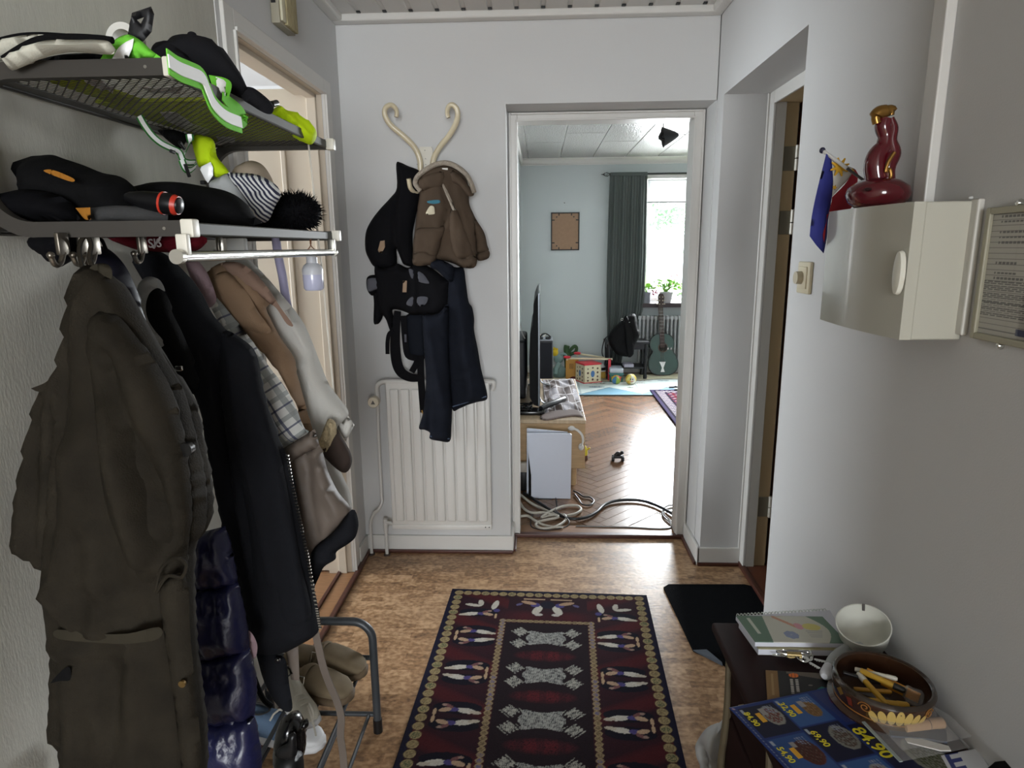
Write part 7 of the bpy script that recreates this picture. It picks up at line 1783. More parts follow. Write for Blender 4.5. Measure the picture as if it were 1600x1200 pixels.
# black side table with a bag on it
stb = thing('side_table', 'black wooden side table with lower shelf beside the radiator', 'table', (1.04, 7.35, 0))
BT = mat('black_painted_wood', (15, 16, 22), 0.45)
tx0, tx1, ty0, ty1, tzt = T(948, 520, 7.2).x, T(1017, 520, 7.2).x, 7.26, 7.56, 0.445
MB().box((tx0, ty0, tzt - 0.025), (tx1, ty1, tzt), 0.006, 2).build('top', BT, stb)
MB().box((tx0 + 0.02, ty0 + 0.02, tzt - 0.09), (tx1 - 0.02, ty1 - 0.02, tzt - 0.025), 0.003, 1).build('apron', BT, stb, False)
for x in (tx0 + 0.035, tx1 - 0.035):
    for y in (ty0 + 0.03, ty1 - 0.03):
        MB().lathe([(0.022, 0), (0.022, 0.05), (0.016, 0.08), (0.021, 0.12), (0.021, 0.16), (0.015, 0.20), (0.018, 0.30), (0.021, 0.34), (0.021, tzt - 0.03)], (x, y, 0), 14).build('turned_leg', BT, stb)
MB().box((tx0 + 0.02, ty0 + 0.02, 0.135), (tx1 - 0.02, ty1 - 0.02, 0.155), 0.003, 1).build('shelf', BT, stb, False)
hb = thing('handbag', 'black leather handbag with chrome rings slumped on the black side table', 'bag', (1.0, 7.35, tzt))
LTH = mat('black_leather', (11, 11, 12), 0.7, bump=0.2, bscale=80, spec=0.15)
puff('body', LTH, [(950, 530), (956, 516), (968, 504), (976, 496), (988, 490), (994, 494), (996, 510), (1000, 522), (992, 540), (988, 556), (970, 556), (958, 548)], (1.0, 7.19, 0.5), N_, 0.06, 0.05, rim=0.05, parent=hb, nz=(0.02, 9, 9), res=0.02)
puff('strap', LTH, [(974, 500), (980, 494), (988, 520), (990, 552), (980, 556), (976, 520)], (1.0, 7.13, 0.5), N_, 0.02, rim=0.02, parent=hb, res=0.015)
for x, y in ((972, 499), (977, 502), (983, 505)):
    q = T(x, y, 7.125); MB().tube([q + Vector((0.012 * math.cos(a), -0.004 * math.sin(a), 0.012 * math.sin(a))) for a in [k * math.pi / 6 for k in range(12)]], 0.0035, 6, closed=True).build('ring', CHROME, hb)
bk1 = MB().box((T(975, 553, 7.3).x, 7.26, 0.156), (T(990, 553, 7.3).x, 7.42, 0.19), 0.002, 1).build('paperback', mat('pale_lilac_book', (176, 172, 188), 0.6)); tag(bk1, 'pale lilac book lying on the lower shelf of the side table', 'book')
cbp = [at(952, 524, Y=7.25), at(945, 530, Y=7.3), at(941, 545, Y=7.35), at(942, 556, Y=7.4), at(950, 562, Y=7.4)]
cbl = MB().tube(spline(cbp, 6), 0.006, 8).build('power_cable', BLACK); tag(cbl, 'black cable looping down beside the side table against the pale wall', 'cable')

# toys
cool = thing('toy_cooler', 'white and teal toy box under the black side table', 'toy box', T(965, 588, 7.2))
q = T(963, 588, 7.12); x0, x1 = T(952, 580, 7.1).x, T(975, 580, 7.1).x
MB().box((x0 + .01, 7.1, 0.012), (x1 - .01, 7.28, 0.10), 0.01, 2).build('base', mat('teal_plastic', (52, 110, 104), 0.45), cool)
MB().box((x0, 7.09, 0.10), (x1, 7.29, 0.118), 0.006, 2).build('teal_rim', mat('blue_green_plastic', (70, 130, 130), 0.45), cool)
MB().box((x0 + .006, 7.09, 0.118), (x1 - .006, 7.29, 0.175), 0.016, 3).build('lid', mat('pale_blue_white_plastic', (188, 196, 206), 0.4), cool)
MB().box((x0 + .02, 7.092, 0.066), (x1 - .02, 7.10, 0.082), 0.003, 1).build('orange_band', mat('orange_plastic', (190, 96, 50), 0.45), cool)


def toy_ball(label, px, py, r, cols, y):
    c = at(px, py, Y=y); c.z = r + 0.012; t = thing('toy_ball', label, 'ball', c, 'two coloured toy balls on the play mat')
    for k in range(6):
        a0 = k * math.pi / 3
        pr_ = [(r * math.sin(math.pi * i / 12), -r * math.cos(math.pi * i / 12)) for i in range(13)]; pr_[0] = (0, -r); pr_[-1] = (0, r)
        MB().lathe(pr_, c, 5, Matrix.Rotation(0.5, 4, 'X') @ Matrix.Rotation(0.4 + a0, 4, 'Z'), 1, 1, 0, math.pi / 3).build('ball_panel', mat('toy_%d_%d_%d' % cols[k % len(cols)], cols[k % len(cols)], 0.5), t)
    return t, c
toy_ball('green, red and yellow striped toy ball nearest the shape sorter', 963, 584, 0.052, [(134, 160, 60), (190, 60, 50), (206, 180, 60), (60, 110, 150)], 7.02)
b2, c2_ = toy_ball('yellow and white toy ball with a smiling print, right of the other ball', 986, 586, 0.060, [(212, 196, 110), (214, 208, 190), (200, 170, 60)], 7.0)
for dx, dz in ((-0.012, 0.012), (0.012, 0.010)):
    q = c2_ + Vector((dx, -0.0575, dz)); MB().ball(q, 0.007, 8).build('printed_eye', mat('navy_print', (40, 44, 80), 0.6), b2)
MB().tube(spline([c2_ + Vector(v) for v in ((-0.022, -0.056, -0.006), (0, -0.058, -0.018), (0.022, -0.056, -0.006))], 4), 0.003, 6).build('printed_smile', mat('red_print', (190, 60, 60), 0.6), b2)
MB().ball(c2_ + Vector((-0.03, -0.046, -0.02)), 0.011, 8).build('printed_cheek', mat('orange_print'), b2)

# activity walker: white side rails with red wheels up, yellow end panel, red foot; cube shape sorter in front
wk = thing('toy_walker', 'overturned toy walker with white rails, red wheels and yellow panel', 'toy walker', (0.6, 7.35, 0))
RDP = mat('red_toy_plastic', (196, 36, 52), 0.4); YLP = mat('amber_toy_wood', (196, 140, 52), 0.5); CRP = mat('cream_toy_wood', (212, 200, 168), 0.5)
for pts, yy in (([(884, 560), (957, 561)], 7.22), ([(904, 553), (945, 559)], 7.40)):
    MB().bar(T(*pts[0], yy), T(*pts[1], yy), 0.022, 0.020, bev=0.004).build('side_rail', CRP, wk)
for x, y, yy in ((886, 558, 7.20), (902, 552, 7.38)):
    q = T(x, y, yy); MB().lathe([(0, -0.012), (0.030, -0.012), (0.040, -0.006), (0.041, 0.006), (0.032, 0.012), (0.012, 0.016), (0, 0.016)], q, 24).build('wheel', RDP, wk)
    MB().cyl(q + Vector((0, 0, -0.035)), q + Vector((0, 0, -0.01)), 0.012, n=10).build('axle', CRP, wk)
xa_, xb_ = T(884, 575, 7.25).x, T(904, 575, 7.25).x
yp = MB().box((xa_, 7.26, 0.012), (xb_, 7.285, T(890, 561, 7.25).z), 0.004, 2).build('end_panel', YLP, wk, False)
for k in range(3): MB().box((xa_ + 0.045 + k * 0.016, 7.255, 0.14), (xa_ + 0.051 + k * 0.016, 7.262, 0.20), 0.001, 1).build('slot', mat('dark_slot', (84, 56, 24), 0.7), yp, False)
b_ = MB(); cxm = (xa_ + xb_) / 2 + 0.015; b_.prism([(0.045 * math.cos(a), 0.04 * math.sin(a)) for a in [k * math.pi / 12 for k in range(13)]], (cxm, 7.253, 0.013), (1, 0, 0), (0, 0, 1), (0, 0.006, 0)); b_.build('arch_cutout', mat('dark_red_inside', (96, 24, 24), 0.7), yp, False)
q0_, q1_ = T(951, 561, 7.2), T(953, 588, 7.2)
MB().box((q0_.x - 0.004, 7.19, 0.012), (q0_.x + 0.026, 7.22, q0_.z), 0.004, 2).build('red_post', RDP, wk)
sq_ = thing('shape_sorter', 'red and cream cube shape sorter with holes, standing on the play mat', 'toy cube', T(920, 595, 7.15))
MB_rot = Matrix.Translation((T(919, 590, 7.16).x, 7.16, 0.012)) @ Matrix.Rotation(R(24), 4, 'Z')
s_ = 0.105
MB().box((-s_ - .012, -s_ - .012, 0), (s_ + .012, s_ + .012, 0.014), 0.003, 2, MB_rot).build('base', RDP, sq_)
MB().box((-s_ - .004, -s_ - .004, 0.206), (s_ + .004, s_ + .004, 0.222), 0.003, 2, MB_rot).build('lid', RDP, sq_)
for k in range(4):
    M = MB_rot @ Matrix.Rotation(k * math.pi / 2, 4, 'Z')
    pn_ = MB().box((-s_, -s_, 0.014), (s_, -s_ + 0.010, 0.206), 0.002, 1, M).build('side_panel', CRP, sq_, False)
    for i, (u, v) in enumerate(((-.06, .165), (0, .175), (.06, .165), (-.06, .12), (.06, .12), (-.06, .07), (.06, .075), (-.06, .035), (0, .045), (.06, .035))):
        n_ = (3, 4, 5, 12, 6)[i % 5]; r_ = 0.013
        MB().prism([(u + r_ * math.cos(2 * math.pi * j / n_), v + r_ * math.sin(2 * math.pi * j / n_)) for j in range(n_)], M @ Vector((0, -s_ - 0.0006, 0)), M.to_3x3() @ Vector((1, 0, 0)), Vector((0, 0, 1)), M.to_3x3() @ Vector((0, 0.001, 0))).build('shape_hole', mat('hole_brown', (88, 62, 52), 0.7), pn_, False)
    if k == 0 or k == 3:
        MB().prism([(0.024 * math.cos(2 * math.pi * j / 14), 0.110 + 0.034 * math.sin(2 * math.pi * j / 14) * (1 if j < 8 else 1.2)) for j in range(14)], M @ Vector((0, -s_ - 0.0008, 0)), M.to_3x3() @ Vector((1, 0, 0)), Vector((0, 0, 1)), M.to_3x3() @ Vector((0, 0.001, 0))).build('printed_figure', mat('blue_print', (70, 110, 160), 0.6), pn_, False)
tr_ = thing('toy_train', 'white toy train engine with red and black bands behind the shape sorter', 'toy train', T(940, 588, 7.4))
cxx = T(938, 575, 7.42).x
MB().lathe([(0, 0.17), (0.03, 0.168), (0.055, 0.14), (0.065, 0.09), (0.07, 0.03), (0.06, 0.012), (0, 0.012)], (cxx, 7.42, 0), 24, None, 1, 1.3).build('body', mat('white_toy_plastic', (212, 210, 208), 0.35), tr_)
MB().lathe([(0.0632, 0.06), (0.0665, 0.06), (0.0655, 0.085), (0.0628, 0.085), (0.0632, 0.06)], (cxx, 7.42, 0), 24, None, 1.04, 1.34).build('red_band', RDP, tr_)
MB().lathe([(0.052, 0.105), (0.0645, 0.105), (0.060, 0.135), (0.05, 0.135), (0.052, 0.105)], (cxx, 7.42, 0), 24, None, 1.03, 1.33).build('black_window_band', BLACK, tr_)
pl1 = thing('plush_toy', 'dark green plush with looped arms sitting behind the walker', 'plush', T(888, 570, 7.5))
PG = mat('green_plush', (58, 84, 52), 0.95, bump=0.6, bscale=120)
b_ = MB(); b_.tube(spline([T(888, 590, 7.5), T(888, 570, 7.5), T(886, 556, 7.5), T(885, 545, 7.5), T(886, 540, 7.5)], 5), [0.045] * 12 + [0.034] * 9, 14); b_.build('body', PG, pl1)
MB().tube(spline([T(886, 556, 7.49), T(893, 553, 7.49), T(899, 550, 7.49), T(901, 544, 7.49), T(898, 541, 7.49), T(893, 545, 7.49), T(889, 550, 7.49)], 5), 0.02, 10).build('looped_arm', PG, pl1)
pl2 = thing('plush_toy', 'pale teal plush leaning against the loudspeaker', 'plush', T(875, 575, 7.4))
PT_ = mat('pale_teal_plush', (136, 160, 156), 0.95, bump=0.6, bscale=120)
MB().ball(T(874, 580, 7.4) + Vector((0, 0, -0.01)), 0.085, 18, (1, .8, 1.0)).build('body', PT_, pl2); MB().ball(T(873, 560, 7.4), 0.058, 16).build('head', PT_, pl2)
MB().tube(spline([T(874, 568, 7.36), T(870, 575, 7.33), T(868, 584, 7.32)], 4), 0.028, 10).build('arm', PT_, pl2)
MB().tube(spline([T(876, 553, 7.38), T(882, 553, 7.38), T(887, 559, 7.36)], 4), 0.014, 10).build('arm', PT_, pl2)
pl3 = MB().ball(T(867, 551, 7.3), 0.04, 16, (1.0, .7, 1)).ball(T(866, 545, 7.3), 0.018, 10).ball(T(870, 546, 7.3), 0.016, 10)
tag(pl3.build('plush_toy', mat('yellow_plush', (206, 176, 44), 0.95, bump=0.5, bscale=120)), 'small yellow plush perched on the teal plush by the loudspeaker', 'plush')
oc = at(985, 599, Z=0.0); oc.z = 0.012
tag(MB().ball(oc + Vector((0, 0, 0.008)), 0.02, 12, (1.6, 1, 0.5)).ball(oc + Vector((0.03, .01, 0.006)), 0.013, 10, (1.4, 1, .5)).build('toy_piece', mat('orange_brown_toy', (186, 130, 84), 0.6)), 'small orange toy piece on the play mat in front of the yellow ball', 'toy')
tw = MB().box((T(919, 592, 7.3).x + .1, 7.32, 0.012), (T(930, 592, 7.3).x + .12, 7.36, 0.09), 0.008, 2); tag(tw.build('toy_block', mat('mustard_toy', (196, 160, 60), 0.5)), 'mustard toy block between toy train and red walker post', 'toy')

# folding play mat
def playmat(U, V):
    w, l = 2.35, 1.22; x = U * w; y = V * l      # y away from the camera
    c = np.ones((len(U), 3)) * L3((206, 216, 214))
    tri = 0.23 + 0.17 * (2 * np.abs(np.mod(x / 0.62 + 0.1, 1) - 0.5) - 0.5) * 2 * -1
    c[y < tri] = L3((112, 156, 178)); c[np.abs(y - tri) < 0.008] = L3((90, 104, 108)); c[(np.abs(y - tri - 0.022) < 0.012)] = L3((222, 226, 222))
    sand = (y > 0.80 + 0.08 * np.sin(x * 5)); c[sand] = L3((206, 200, 172)); c[np.abs(y - 0.80 - 0.08 * np.sin(x * 5)) < 0.022] = L3((110, 108, 96))
    rs = np.random.RandomState(12)
    for k in range(34):
        cx, cy = rs.uniform(0, w), rs.uniform(0.36, 1.2); a_, b_ = rs.uniform(0.03, 0.10), rs.uniform(0.012, 0.045); col = ((120, 84, 88), (90, 116, 136), (96, 112, 92), (72, 80, 84), (130, 96, 90))[k % 5]
        e = ((x - cx) / a_) ** 2 + ((y - cy) / b_) ** 2; c[(e < 1) & (np.sin(x * 130 + k) * np.cos(y * 150) > -0.3)] = L3(col)
    for xx in (0.55, 1.17, 1.8): c[np.abs(x - xx) < 0.006] = L3((150, 164, 166))
    c[y < 0.012] = L3((60, 70, 66))
    return c
pmz = thing('play_mat', 'pale blue and cream folding play mat on the living room floor', 'play mat', (0.9, 6.9, 0))
pm0 = Vector((LX0 + 0.09, 6.46, 0.009))
paint('mat_sheet', mat('foam_print', None, 0.6, attr='print'), 240, 130, playmat, pm0, Vector((2.35, 0, 0)), Vector((0, 1.12, 0)), 0.011, pmz)

# red rug in the living room
def redrug(U, V):
    w, l = 1.5, 2.3; x = U * w; y = V * l; c = np.ones((len(U), 3)) * L3((104, 34, 48)); ed = np.minimum(np.minimum(x, w - x), np.minimum(y, l - y))
    pat = np.sin(x * 62) * np.sin(y * 62); p2 = np.sin(x * 31 + y * 31) * np.sin(x * 31 - y * 31)
    c[(pat > 0.55)] = L3((150, 140, 150)); c[p2 > 0.72] = L3((62, 60, 96)); c[(pat < -0.72)] = L3((48, 34, 50))
    b1 = (ed > 0.05) & (ed < 0.13); c[b1] = L3((168, 158, 158)); c[b1 & (np.sin(x * 120) * np.sin(y * 120) > 0.1)] = L3((64, 58, 92)); c[(ed > 0.13) & (ed < 0.145)] = L3((40, 30, 46)); c[(ed > 0.03) & (ed < 0.05)] = L3((40, 34, 50)); c[ed < 0.03] = L3((70, 62, 92)) 
    return c
rr0 = at(1015, 613, Z=0.0)
o = paint('red_rug', mat('woven_pile'), 220, 330, redrug, Vector((rr0.x, rr0.y - 2.3, 0.0205)), Vector((1.5, 0, 0)), Vector((0, 2.3, 0)), 0.008)
tag(o, 'red patterned oriental rug at the right of the living room floor', 'rug')
def small_toy(name, label, px, py, z, parts, m):
    q = at(px, py, Z=z); t = thing(name, label, 'toy', q)
    for nm, a, b, r_ in parts: MB().tube([q + Vector(a), q + Vector(b)], r_, 10).build(nm, m, t)
    return t
BTY = mat('black_toy_rubber', (20, 20, 22), 0.5)
bt0 = at(965, 722, Z=0.0); ty = thing('toy_motorbike', 'small black toy vehicle standing alone on the parquet', 'toy', bt0)
for dx, dy in ((-0.034, -0.012), (0.034, -0.012), (-0.028, 0.028), (0.036, 0.026)):
    MB().lathe([(0, -0.008), (0.015, -0.009), (0.018, -0.006), (0.018, 0.006), (0.015, 0.009), (0, 0.008)], bt0 + Vector((dx, dy, 0.0265)), 16, Matrix.Rotation(R(90), 4, 'Y')).build('wheel', BTY, ty)
MB().box(bt0 + Vector((-0.030, -0.016, 0.030)), bt0 + Vector((0.034, 0.030, 0.050)), 0.006, 2).build('chassis', BTY, ty)
MB().tube(spline([bt0 + Vector(v) for v in ((-0.018, 0, 0.048), (0.0, 0, 0.066), (0.014, 0, 0.058), (0.026, 0, 0.070), (0.034, -0.004, 0.060))], 4), [0.013] * 8 + [0.010] * 5 + [0.013] * 4, 12).build('seat', BTY, ty)
MB().ball(bt0 + Vector((0.028, -0.002, 0.072)), 0.012, 10).build('head', BTY, ty)
for i, (px, py, ln) in enumerate(((1053, 607, 0.10), (1058, 611, 0.05))):
    q = at(px, py, Z=0.024); t = thing('toy_figure', ('small black toy figure lying on the far corner of the red rug', 'smaller black toy piece on the red rug beside the toy figure')[i], 'toy', q)
    MB().tube([q + Vector((-ln / 2, 0, 0.012)), q + Vector((ln / 2, 0.01, 0.016))], 0.010, 8).build('body', BTY, t); MB().ball(q + Vector((ln / 2 + 0.006, 0.01, 0.022)), 0.016, 10).build('head', BTY, t)
    MB().tube([q + Vector((0, 0, 0.012)), q + Vector((0.012, -0.02, 0.03))], 0.006, 8).build('arm', BTY, t)

# TV bench and what stands on it
tb = thing('tv_bench', 'oak veneer television bench with round legs along the left wall', 'tv bench', (0.02, 4.5, 0))
OKV = mat('oak_veneer', (168, 138, 100), 0.45, var=0.14, vscale=6, stretch=(2, 2, 14)); OKT = mat('oak_veneer_top', (178, 156, 128), 0.4, var=0.12, vscale=6, stretch=(14, 1.5, 2))
bx0, bx1, by0, by1 = LX0 + 0.02, 0.277, 3.885, 5.17
MB().box((bx0, by0, 0.138), (bx1, by1, 0.428), 0.002, 1).build('body', OKV, tb, False)
MB().box((bx0, by0 - 0.003, 0.428), (bx1 + 0.003, by1, 0.45), 0.003, 1).build('top', OKT, tb, False)
for x, y in ((bx1 - 0.07, by0 + 0.07), (bx0 + 0.07, by0 + 0.07), (bx1 - 0.07, by1 - 0.07), (bx0 + 0.07, by1 - 0.07)):
    MB().tube([(x, y, 0), (x, y, 0.14)], [0.021, 0.026], 16).build('leg', OKV, tb)
tv = thing('television', 'flat black television seen edge-on on the oak bench', 'television', (-0.02, 4.65, 0.45))
YT0, YT1 = 4.12, 5.22
zt1 = T(841, 458, YT0).z; zb1 = T(843, 640, YT0).z + 0.02
xs_ = T(843.5, 560, YT0).x
MB().box((xs_ - 0.012, YT0, zb1), (xs_, YT1, zt1), 0.002, 1).build('screen_bezel', mat('grey_bezel', (92, 98, 104), 0.3, metal=0.5), tv)
MB().box((xs_ - 0.0005, YT0 + 0.012, zb1 + 0.02), (xs_ + 0.0015, YT1 - 0.012, zt1 - 0.012)).build('screen', mat('dark_screen', (10, 11, 13), 0.08), tv, False)
b_ = MB(); pf_ = [(xs_ - 0.012, zt1 - 0.004), (xs_ - 0.026, zt1 - 0.03), (xs_ - 0.040, zt1 - 0.07), (xs_ - 0.044, zt1 - 0.20), (xs_ - 0.062, zt1 - 0.26), (xs_ - 0.068, zt1 - 0.42), (xs_ - 0.066, zb1 + 0.06), (xs_ - 0.040, zb1 + 0.01), (xs_ - 0.012, zb1)]
b_.prism(pf_, (0, YT0 + 0.006, 0), (1, 0, 0), (0, 0, 1), (0, YT1 - YT0 - 0.012, 0)); b_.build('back_shell', mat('black_tv_shell', (12, 12, 14), 0.75, spec=0.2), tv, True, 30)
SIL = mat('silver_foot', (196, 200, 204), 0.25, metal=0.7)
for y in (YT0 + 0.16, YT1 - 0.30):
    zf = 0.451
    MB().ribbon(spline([(xs_ - 0.006, y, zb1 + 0.03), (xs_ + 0.02, y - 0.02, zb1 - 0.005), (xs_ + 0.075, y - 0.06, zf + 0.012), (xs_ + 0.105, y - 0.08, zf + 0.003)], 5), (0, 1, 0), 0.024, 0.007).build('stand_foot', SIL, tv)
    MB().ribbon(spline([(xs_ - 0.006, y, zb1 + 0.03), (xs_ - 0.03, y, zb1), (xs_ - 0.09, y - 0.02, zf + 0.006)], 5), (0, 1, 0), 0.024, 0.007).build('stand_foot', BLACK, tv)
sb = thing('soundbar', 'short black soundbar lying on the cloth in front of the television', 'soundbar', T(868, 632, 4.1))
MB().tube([T(845, 641, 4.05) + Vector((0, 0, .012)), T(853, 637, 4.10) + Vector((0, 0, .012)), T(881, 626, 4.26) + Vector((0, 0, .012)), T(882.5, 625.5, 4.27) + Vector((0, 0, .012))], [0.016, 0.019, 0.019, 0.013], 16).build('bar', mat('black_soundbar', (24, 26, 30), 0.35), sb)
MB().box((xs_ - 0.16, 4.0, 0.451), (xs_ + 0.03, 4.12, 0.475), 0.006, 2).build('base_plate', mat('black_gloss', (12, 12, 14), 0.2), sb)
tcb = MB(); rn = random.Random(4)
for k in range(5):
    P_ = [Vector((LX0 + 0.04 + rn.uniform(0, .14), 3.98 + rn.uniform(0, .2), 0.462 + 0.010 * j % 0.05)) for j in range(5)]; tcb.tube(spline(P_, 4), 0.005, 6)
tag(tcb.build('tangled_leads', BLACK, kind='stuff'), 'tangle of black leads on the bench behind the soundbar', 'cables')

def clothfn(U, V):
    c = np.ones((len(U), 3)) * L3((98, 84, 80)); g = np.random.RandomState(6).rand(len(U))
    lx = np.abs(np.mod(U * 5 + 0.7 * V + 0.06 * np.sin(V * 14), 1) - 0.5) < 0.07; ly = np.abs(np.mod(V * 4 - 0.5 * U + 0.08 * np.sin(U * 11), 1) - 0.5) < 0.06
    chk = (np.floor(U * 46) + np.floor(V * 60)) % 2 < 1; zone = np.sin(U * 9 + 2) * np.sin(V * 8 + 1) > 0.25
    c[zone & chk] = L3((206, 204, 214)); c[lx | ly] = L3((196, 190, 192))
    return c
def clothh(U, V): return 0.010 * (1 + np.sin(U * 13 + 3 * np.sin(V * 7)) * np.sin(V * 11 + 2 * U)) * np.minimum(1, 8 * np.minimum(np.minimum(U, 1 - U), np.minimum(V, 1 - V)))
cl = thing('table_runner', 'crumpled brown and white patterned cloth on the television bench', 'cloth', (0.15, 4.5, 0.45))
paint('cloth', mat('cloth_print', None, 0.85, attr='print'), 90, 130, clothfn, Vector((0.03, 4.03, 0.4515)), Vector((0.245, 0.05, 0)), Vector((-0.01, 1.08, 0)), 0.002, cl, hfn=clothh)
puff('corner', mat('cloth_print_brown', (112, 96, 90), 0.85), [(850, 657), (846, 648), (880, 640), (905, 642), (911, 652), (900, 650), (880, 652)], (0.15, 4.05, 0.4535), (0, 0, 1), 0.006, rim=0.02, parent=cl, res=0.01) 

sp1 = thing('loudspeaker', 'tall black loudspeaker with pale top standing beyond the bench', 'loudspeaker', (0.06, 6.7, 0))
xr_ = T(863.5, 560, 6.6).x; zs_ = T(855, 533, 6.6).z
MB().box((xr_ - 0.20, 6.6, 0.0), (xr_, 6.85, zs_), 0.004, 2).build('cabinet', mat('black_ash', (28, 30, 36), 0.5), sp1, False)
MB().box((xr_ - 0.19, 6.590, 0.03), (xr_ - 0.008, 6.6005, zs_ - 0.015), 0.004, 2).build('grille', mat('speaker_cloth', (22, 24, 32), 0.9), sp1, False)
MB().box((xr_ - 0.005, 6.589, 0.0), (xr_ + 0.004, 6.603, zs_), 0.001, 1).build('silver_edge', mat('grey_bezel'), sp1, False)
MB().box((xr_ - 0.20, 6.6, zs_), (xr_, 6.85, zs_ + 0.012), 0.004, 2).build('top_panel', mat('grey_top', (126, 130, 138), 0.35), sp1, False)
hp = thing('headphones', 'black and silver headset lying on top of the loudspeaker', 'headset', (xr_ - 0.1, 6.68, zs_ + 0.012))
hz = zs_ + 0.012
MB().tube(spline([(xr_ - 0.13, 6.66, hz + 0.022), (xr_ - 0.10, 6.65, hz + 0.055), (xr_ - 0.06, 6.65, hz + 0.055), (xr_ - 0.025, 6.66, hz + 0.028), (xr_ - 0.02, 6.67, hz + 0.014)], 5), 0.007, 8).build('band', BLACK, hp)
for x in (xr_ - 0.125, xr_ - 0.045): MB().lathe([(0, 0), (0.026, 0), (0.03, 0.008), (0.026, 0.022), (0.014, 0.026), (0, 0.026)], (x, 6.66, hz), 18).build('ear_cup', mat('black_gloss'), hp)
for x in (xr_ - 0.15, xr_ - 0.10): MB().tube([(x, 6.63, hz + 0.03), (x + 0.03, 6.63, hz + 0.05)], 0.006, 8).build('silver_hinge', CHROME, hp)
sp2 = thing('media_box', 'black upright media box half hidden behind the television by the door frame', 'media box', (-0.15, 4.6, 0.45))
x_a, x_b = LX0 + 0.015, T(822, 560, 4.5).x
MB().box((x_a, 4.45, 0.45), (x_b, 5.0, T(815, 531, 4.5).z), 0.02, 3).build('case', mat('black_ash'), sp2)
MB().ribbon(spline([T(813, 505, 4.42), T(816, 520, 4.42), T(820, 528, 4.44)], 4), (0, 1, 0), 0.02, 0.004).build('white_flap', mat('white_label'), sp2)

# white games console by the bench end, cables, strap lock
gc = thing('games_console', 'upright white games console standing on the parquet at the bench end', 'games console', (0.05, 3.74, 0))
c0_, c1_ = at(824, 778, Y=3.70), at(893, 778, Y=3.70)
zt_c = T(858, 676, 3.72).z
WHC = mat('matt_white_console', (196, 200, 212), 0.4)
P_ = [(825, 776), (832, 740), (829, 700), (825, 672), (824, 676), (824, 776)]
cA, cB = T(829, 779, 3.70).x, T(892, 779, 3.70).x
MB().solid([Vector((x, 3.700, z)) for x, z in ((cA + 0.004, 0.014), (cB - 0.002, 0.010), (cB + 0.002, zt_c - 0.008), (cB - 0.006, zt_c - 0.002), (cA - 0.02, zt_c), (cA - 0.02, zt_c - 0.01), (cA - 0.010, zt_c - 0.14), (cA + 0.004, zt_c - 0.26))], (0, 0.018, 0)).build('front_panel', WHC, gc, False)
MB().solid([Vector((x, 3.760, z)) for x, z in ((cA - 0.024, 0.014), (cB - 0.02, 0.010), (cB - 0.02, zt_c - 0.01), (cA - 0.016, zt_c + 0.012), (cA - 0.022, zt_c + 0.010))], (0, 0.018, 0)).build('rear_panel', WHC, gc, False)
MB().box((cA - 0.012, 3.718, 0.012), (cB - 0.012, 3.760, zt_c - 0.012), 0.006, 2).build('black_core', mat('black_gloss'), gc)
MB().box((cA + 0.04, 3.69, 0.002), (cA + 0.13, 3.78, 0.012), 0.004, 2).build('stand', BLACK, gc)
def cable(name, label, pts, r_, m, k=7, z=0.0):
    P_ = [at(p[0], p[1], Z=0.012 + r_ + (p[2] if len(p) > 2 else 0)) for p in pts]
    return tag(MB().tube(spline(P_, k), r_, 8).build(name, m), label, 'cable')
GRC = mat('pale_grey_cable', (186, 180, 168), 0.5)
cable('white_cable', 'pale cable looped twice on the floor in front of the console', [(812, 772), (830, 786), (850, 796), (866, 803), (872, 808), (855, 812), (840, 816), (838, 822), (850, 826), (870, 822), (884, 812), (880, 804), (860, 806), (846, 809), (858, 800, .01), (880, 791), (900, 790), (908, 796), (898, 803), (874, 806), (850, 801, .01), (830, 801), (818, 794), (812, 784)], 0.0075, GRC)
cable('white_cable', 'pale cable curving from the door frame along the threshold', [(812, 807), (824, 806), (834, 812), (846, 819), (862, 823), (880, 824)], 0.0072, GRC)
cable('black_cable', 'thick black cable arcing right across the parquet to the door frame', [(818, 770), (840, 784), (860, 797), (876, 806), (896, 811), (916, 808), (932, 800), (944, 789), (960, 783), (985, 781), (1010, 784), (1035, 794), (1056, 806)], 0.0085, BLACK)
cable('thin_black_cable', 'thin black lead looping low over the pale cables', [(869, 780), (870, 790), (869, 798, .02), (888, 812, .012), (886, 822), (870, 827), (850, 828), (832, 824), (829, 814), (833, 802)], 0.0032, mat('thin_black_lead', (34, 32, 34), 0.5))
cable('thin_black_cable', 'thin black lead across the front of the white console', [(824, 764), (834, 771), (846, 770), (858, 767), (866, 772), (870, 784)], 0.0030, mat('thin_black_lead'))
cable('black_adapter_lead', 'short black lead looping beside the bench leg', [(896, 767), (903, 770), (912, 776), (922, 777), (928, 783), (922, 789), (910, 788), (904, 780), (898, 772)], 0.0048, BLACK)
cable('grey_network_cable', 'thin grey cable making a loop by the right door frame', [(1056, 789), (1044, 790), (1036, 796), (1038, 804), (1046, 812), (1051, 820), (1049, 824), (1040, 826), (1020, 826), (985, 824), (940, 823), (900, 822)], 0.0042, mat('mid_grey_cable', (120, 118, 116), 0.5))
cable('grey_network_cable', 'second thin grey cable crossing the loop by the right door frame', [(1056, 794), (1044, 796), (1035, 800), (1038, 808), (1047, 816), (1050, 824)], 0.0040, mat('mid_grey_cable'))
so_ = thing('power_socket', 'small pale plug socket on the wall left of the console', 'socket', (LX0 + 0.03, 3.72, 0.14))
q = T(818, 732, 3.8); MB().box((q.x - .03, 3.81, q.z - .03), (q.x + .022, 3.85, q.z + .03), 0.006, 2).build('plug', mat('pale_plug', (176, 168, 156), 0.5), so_)
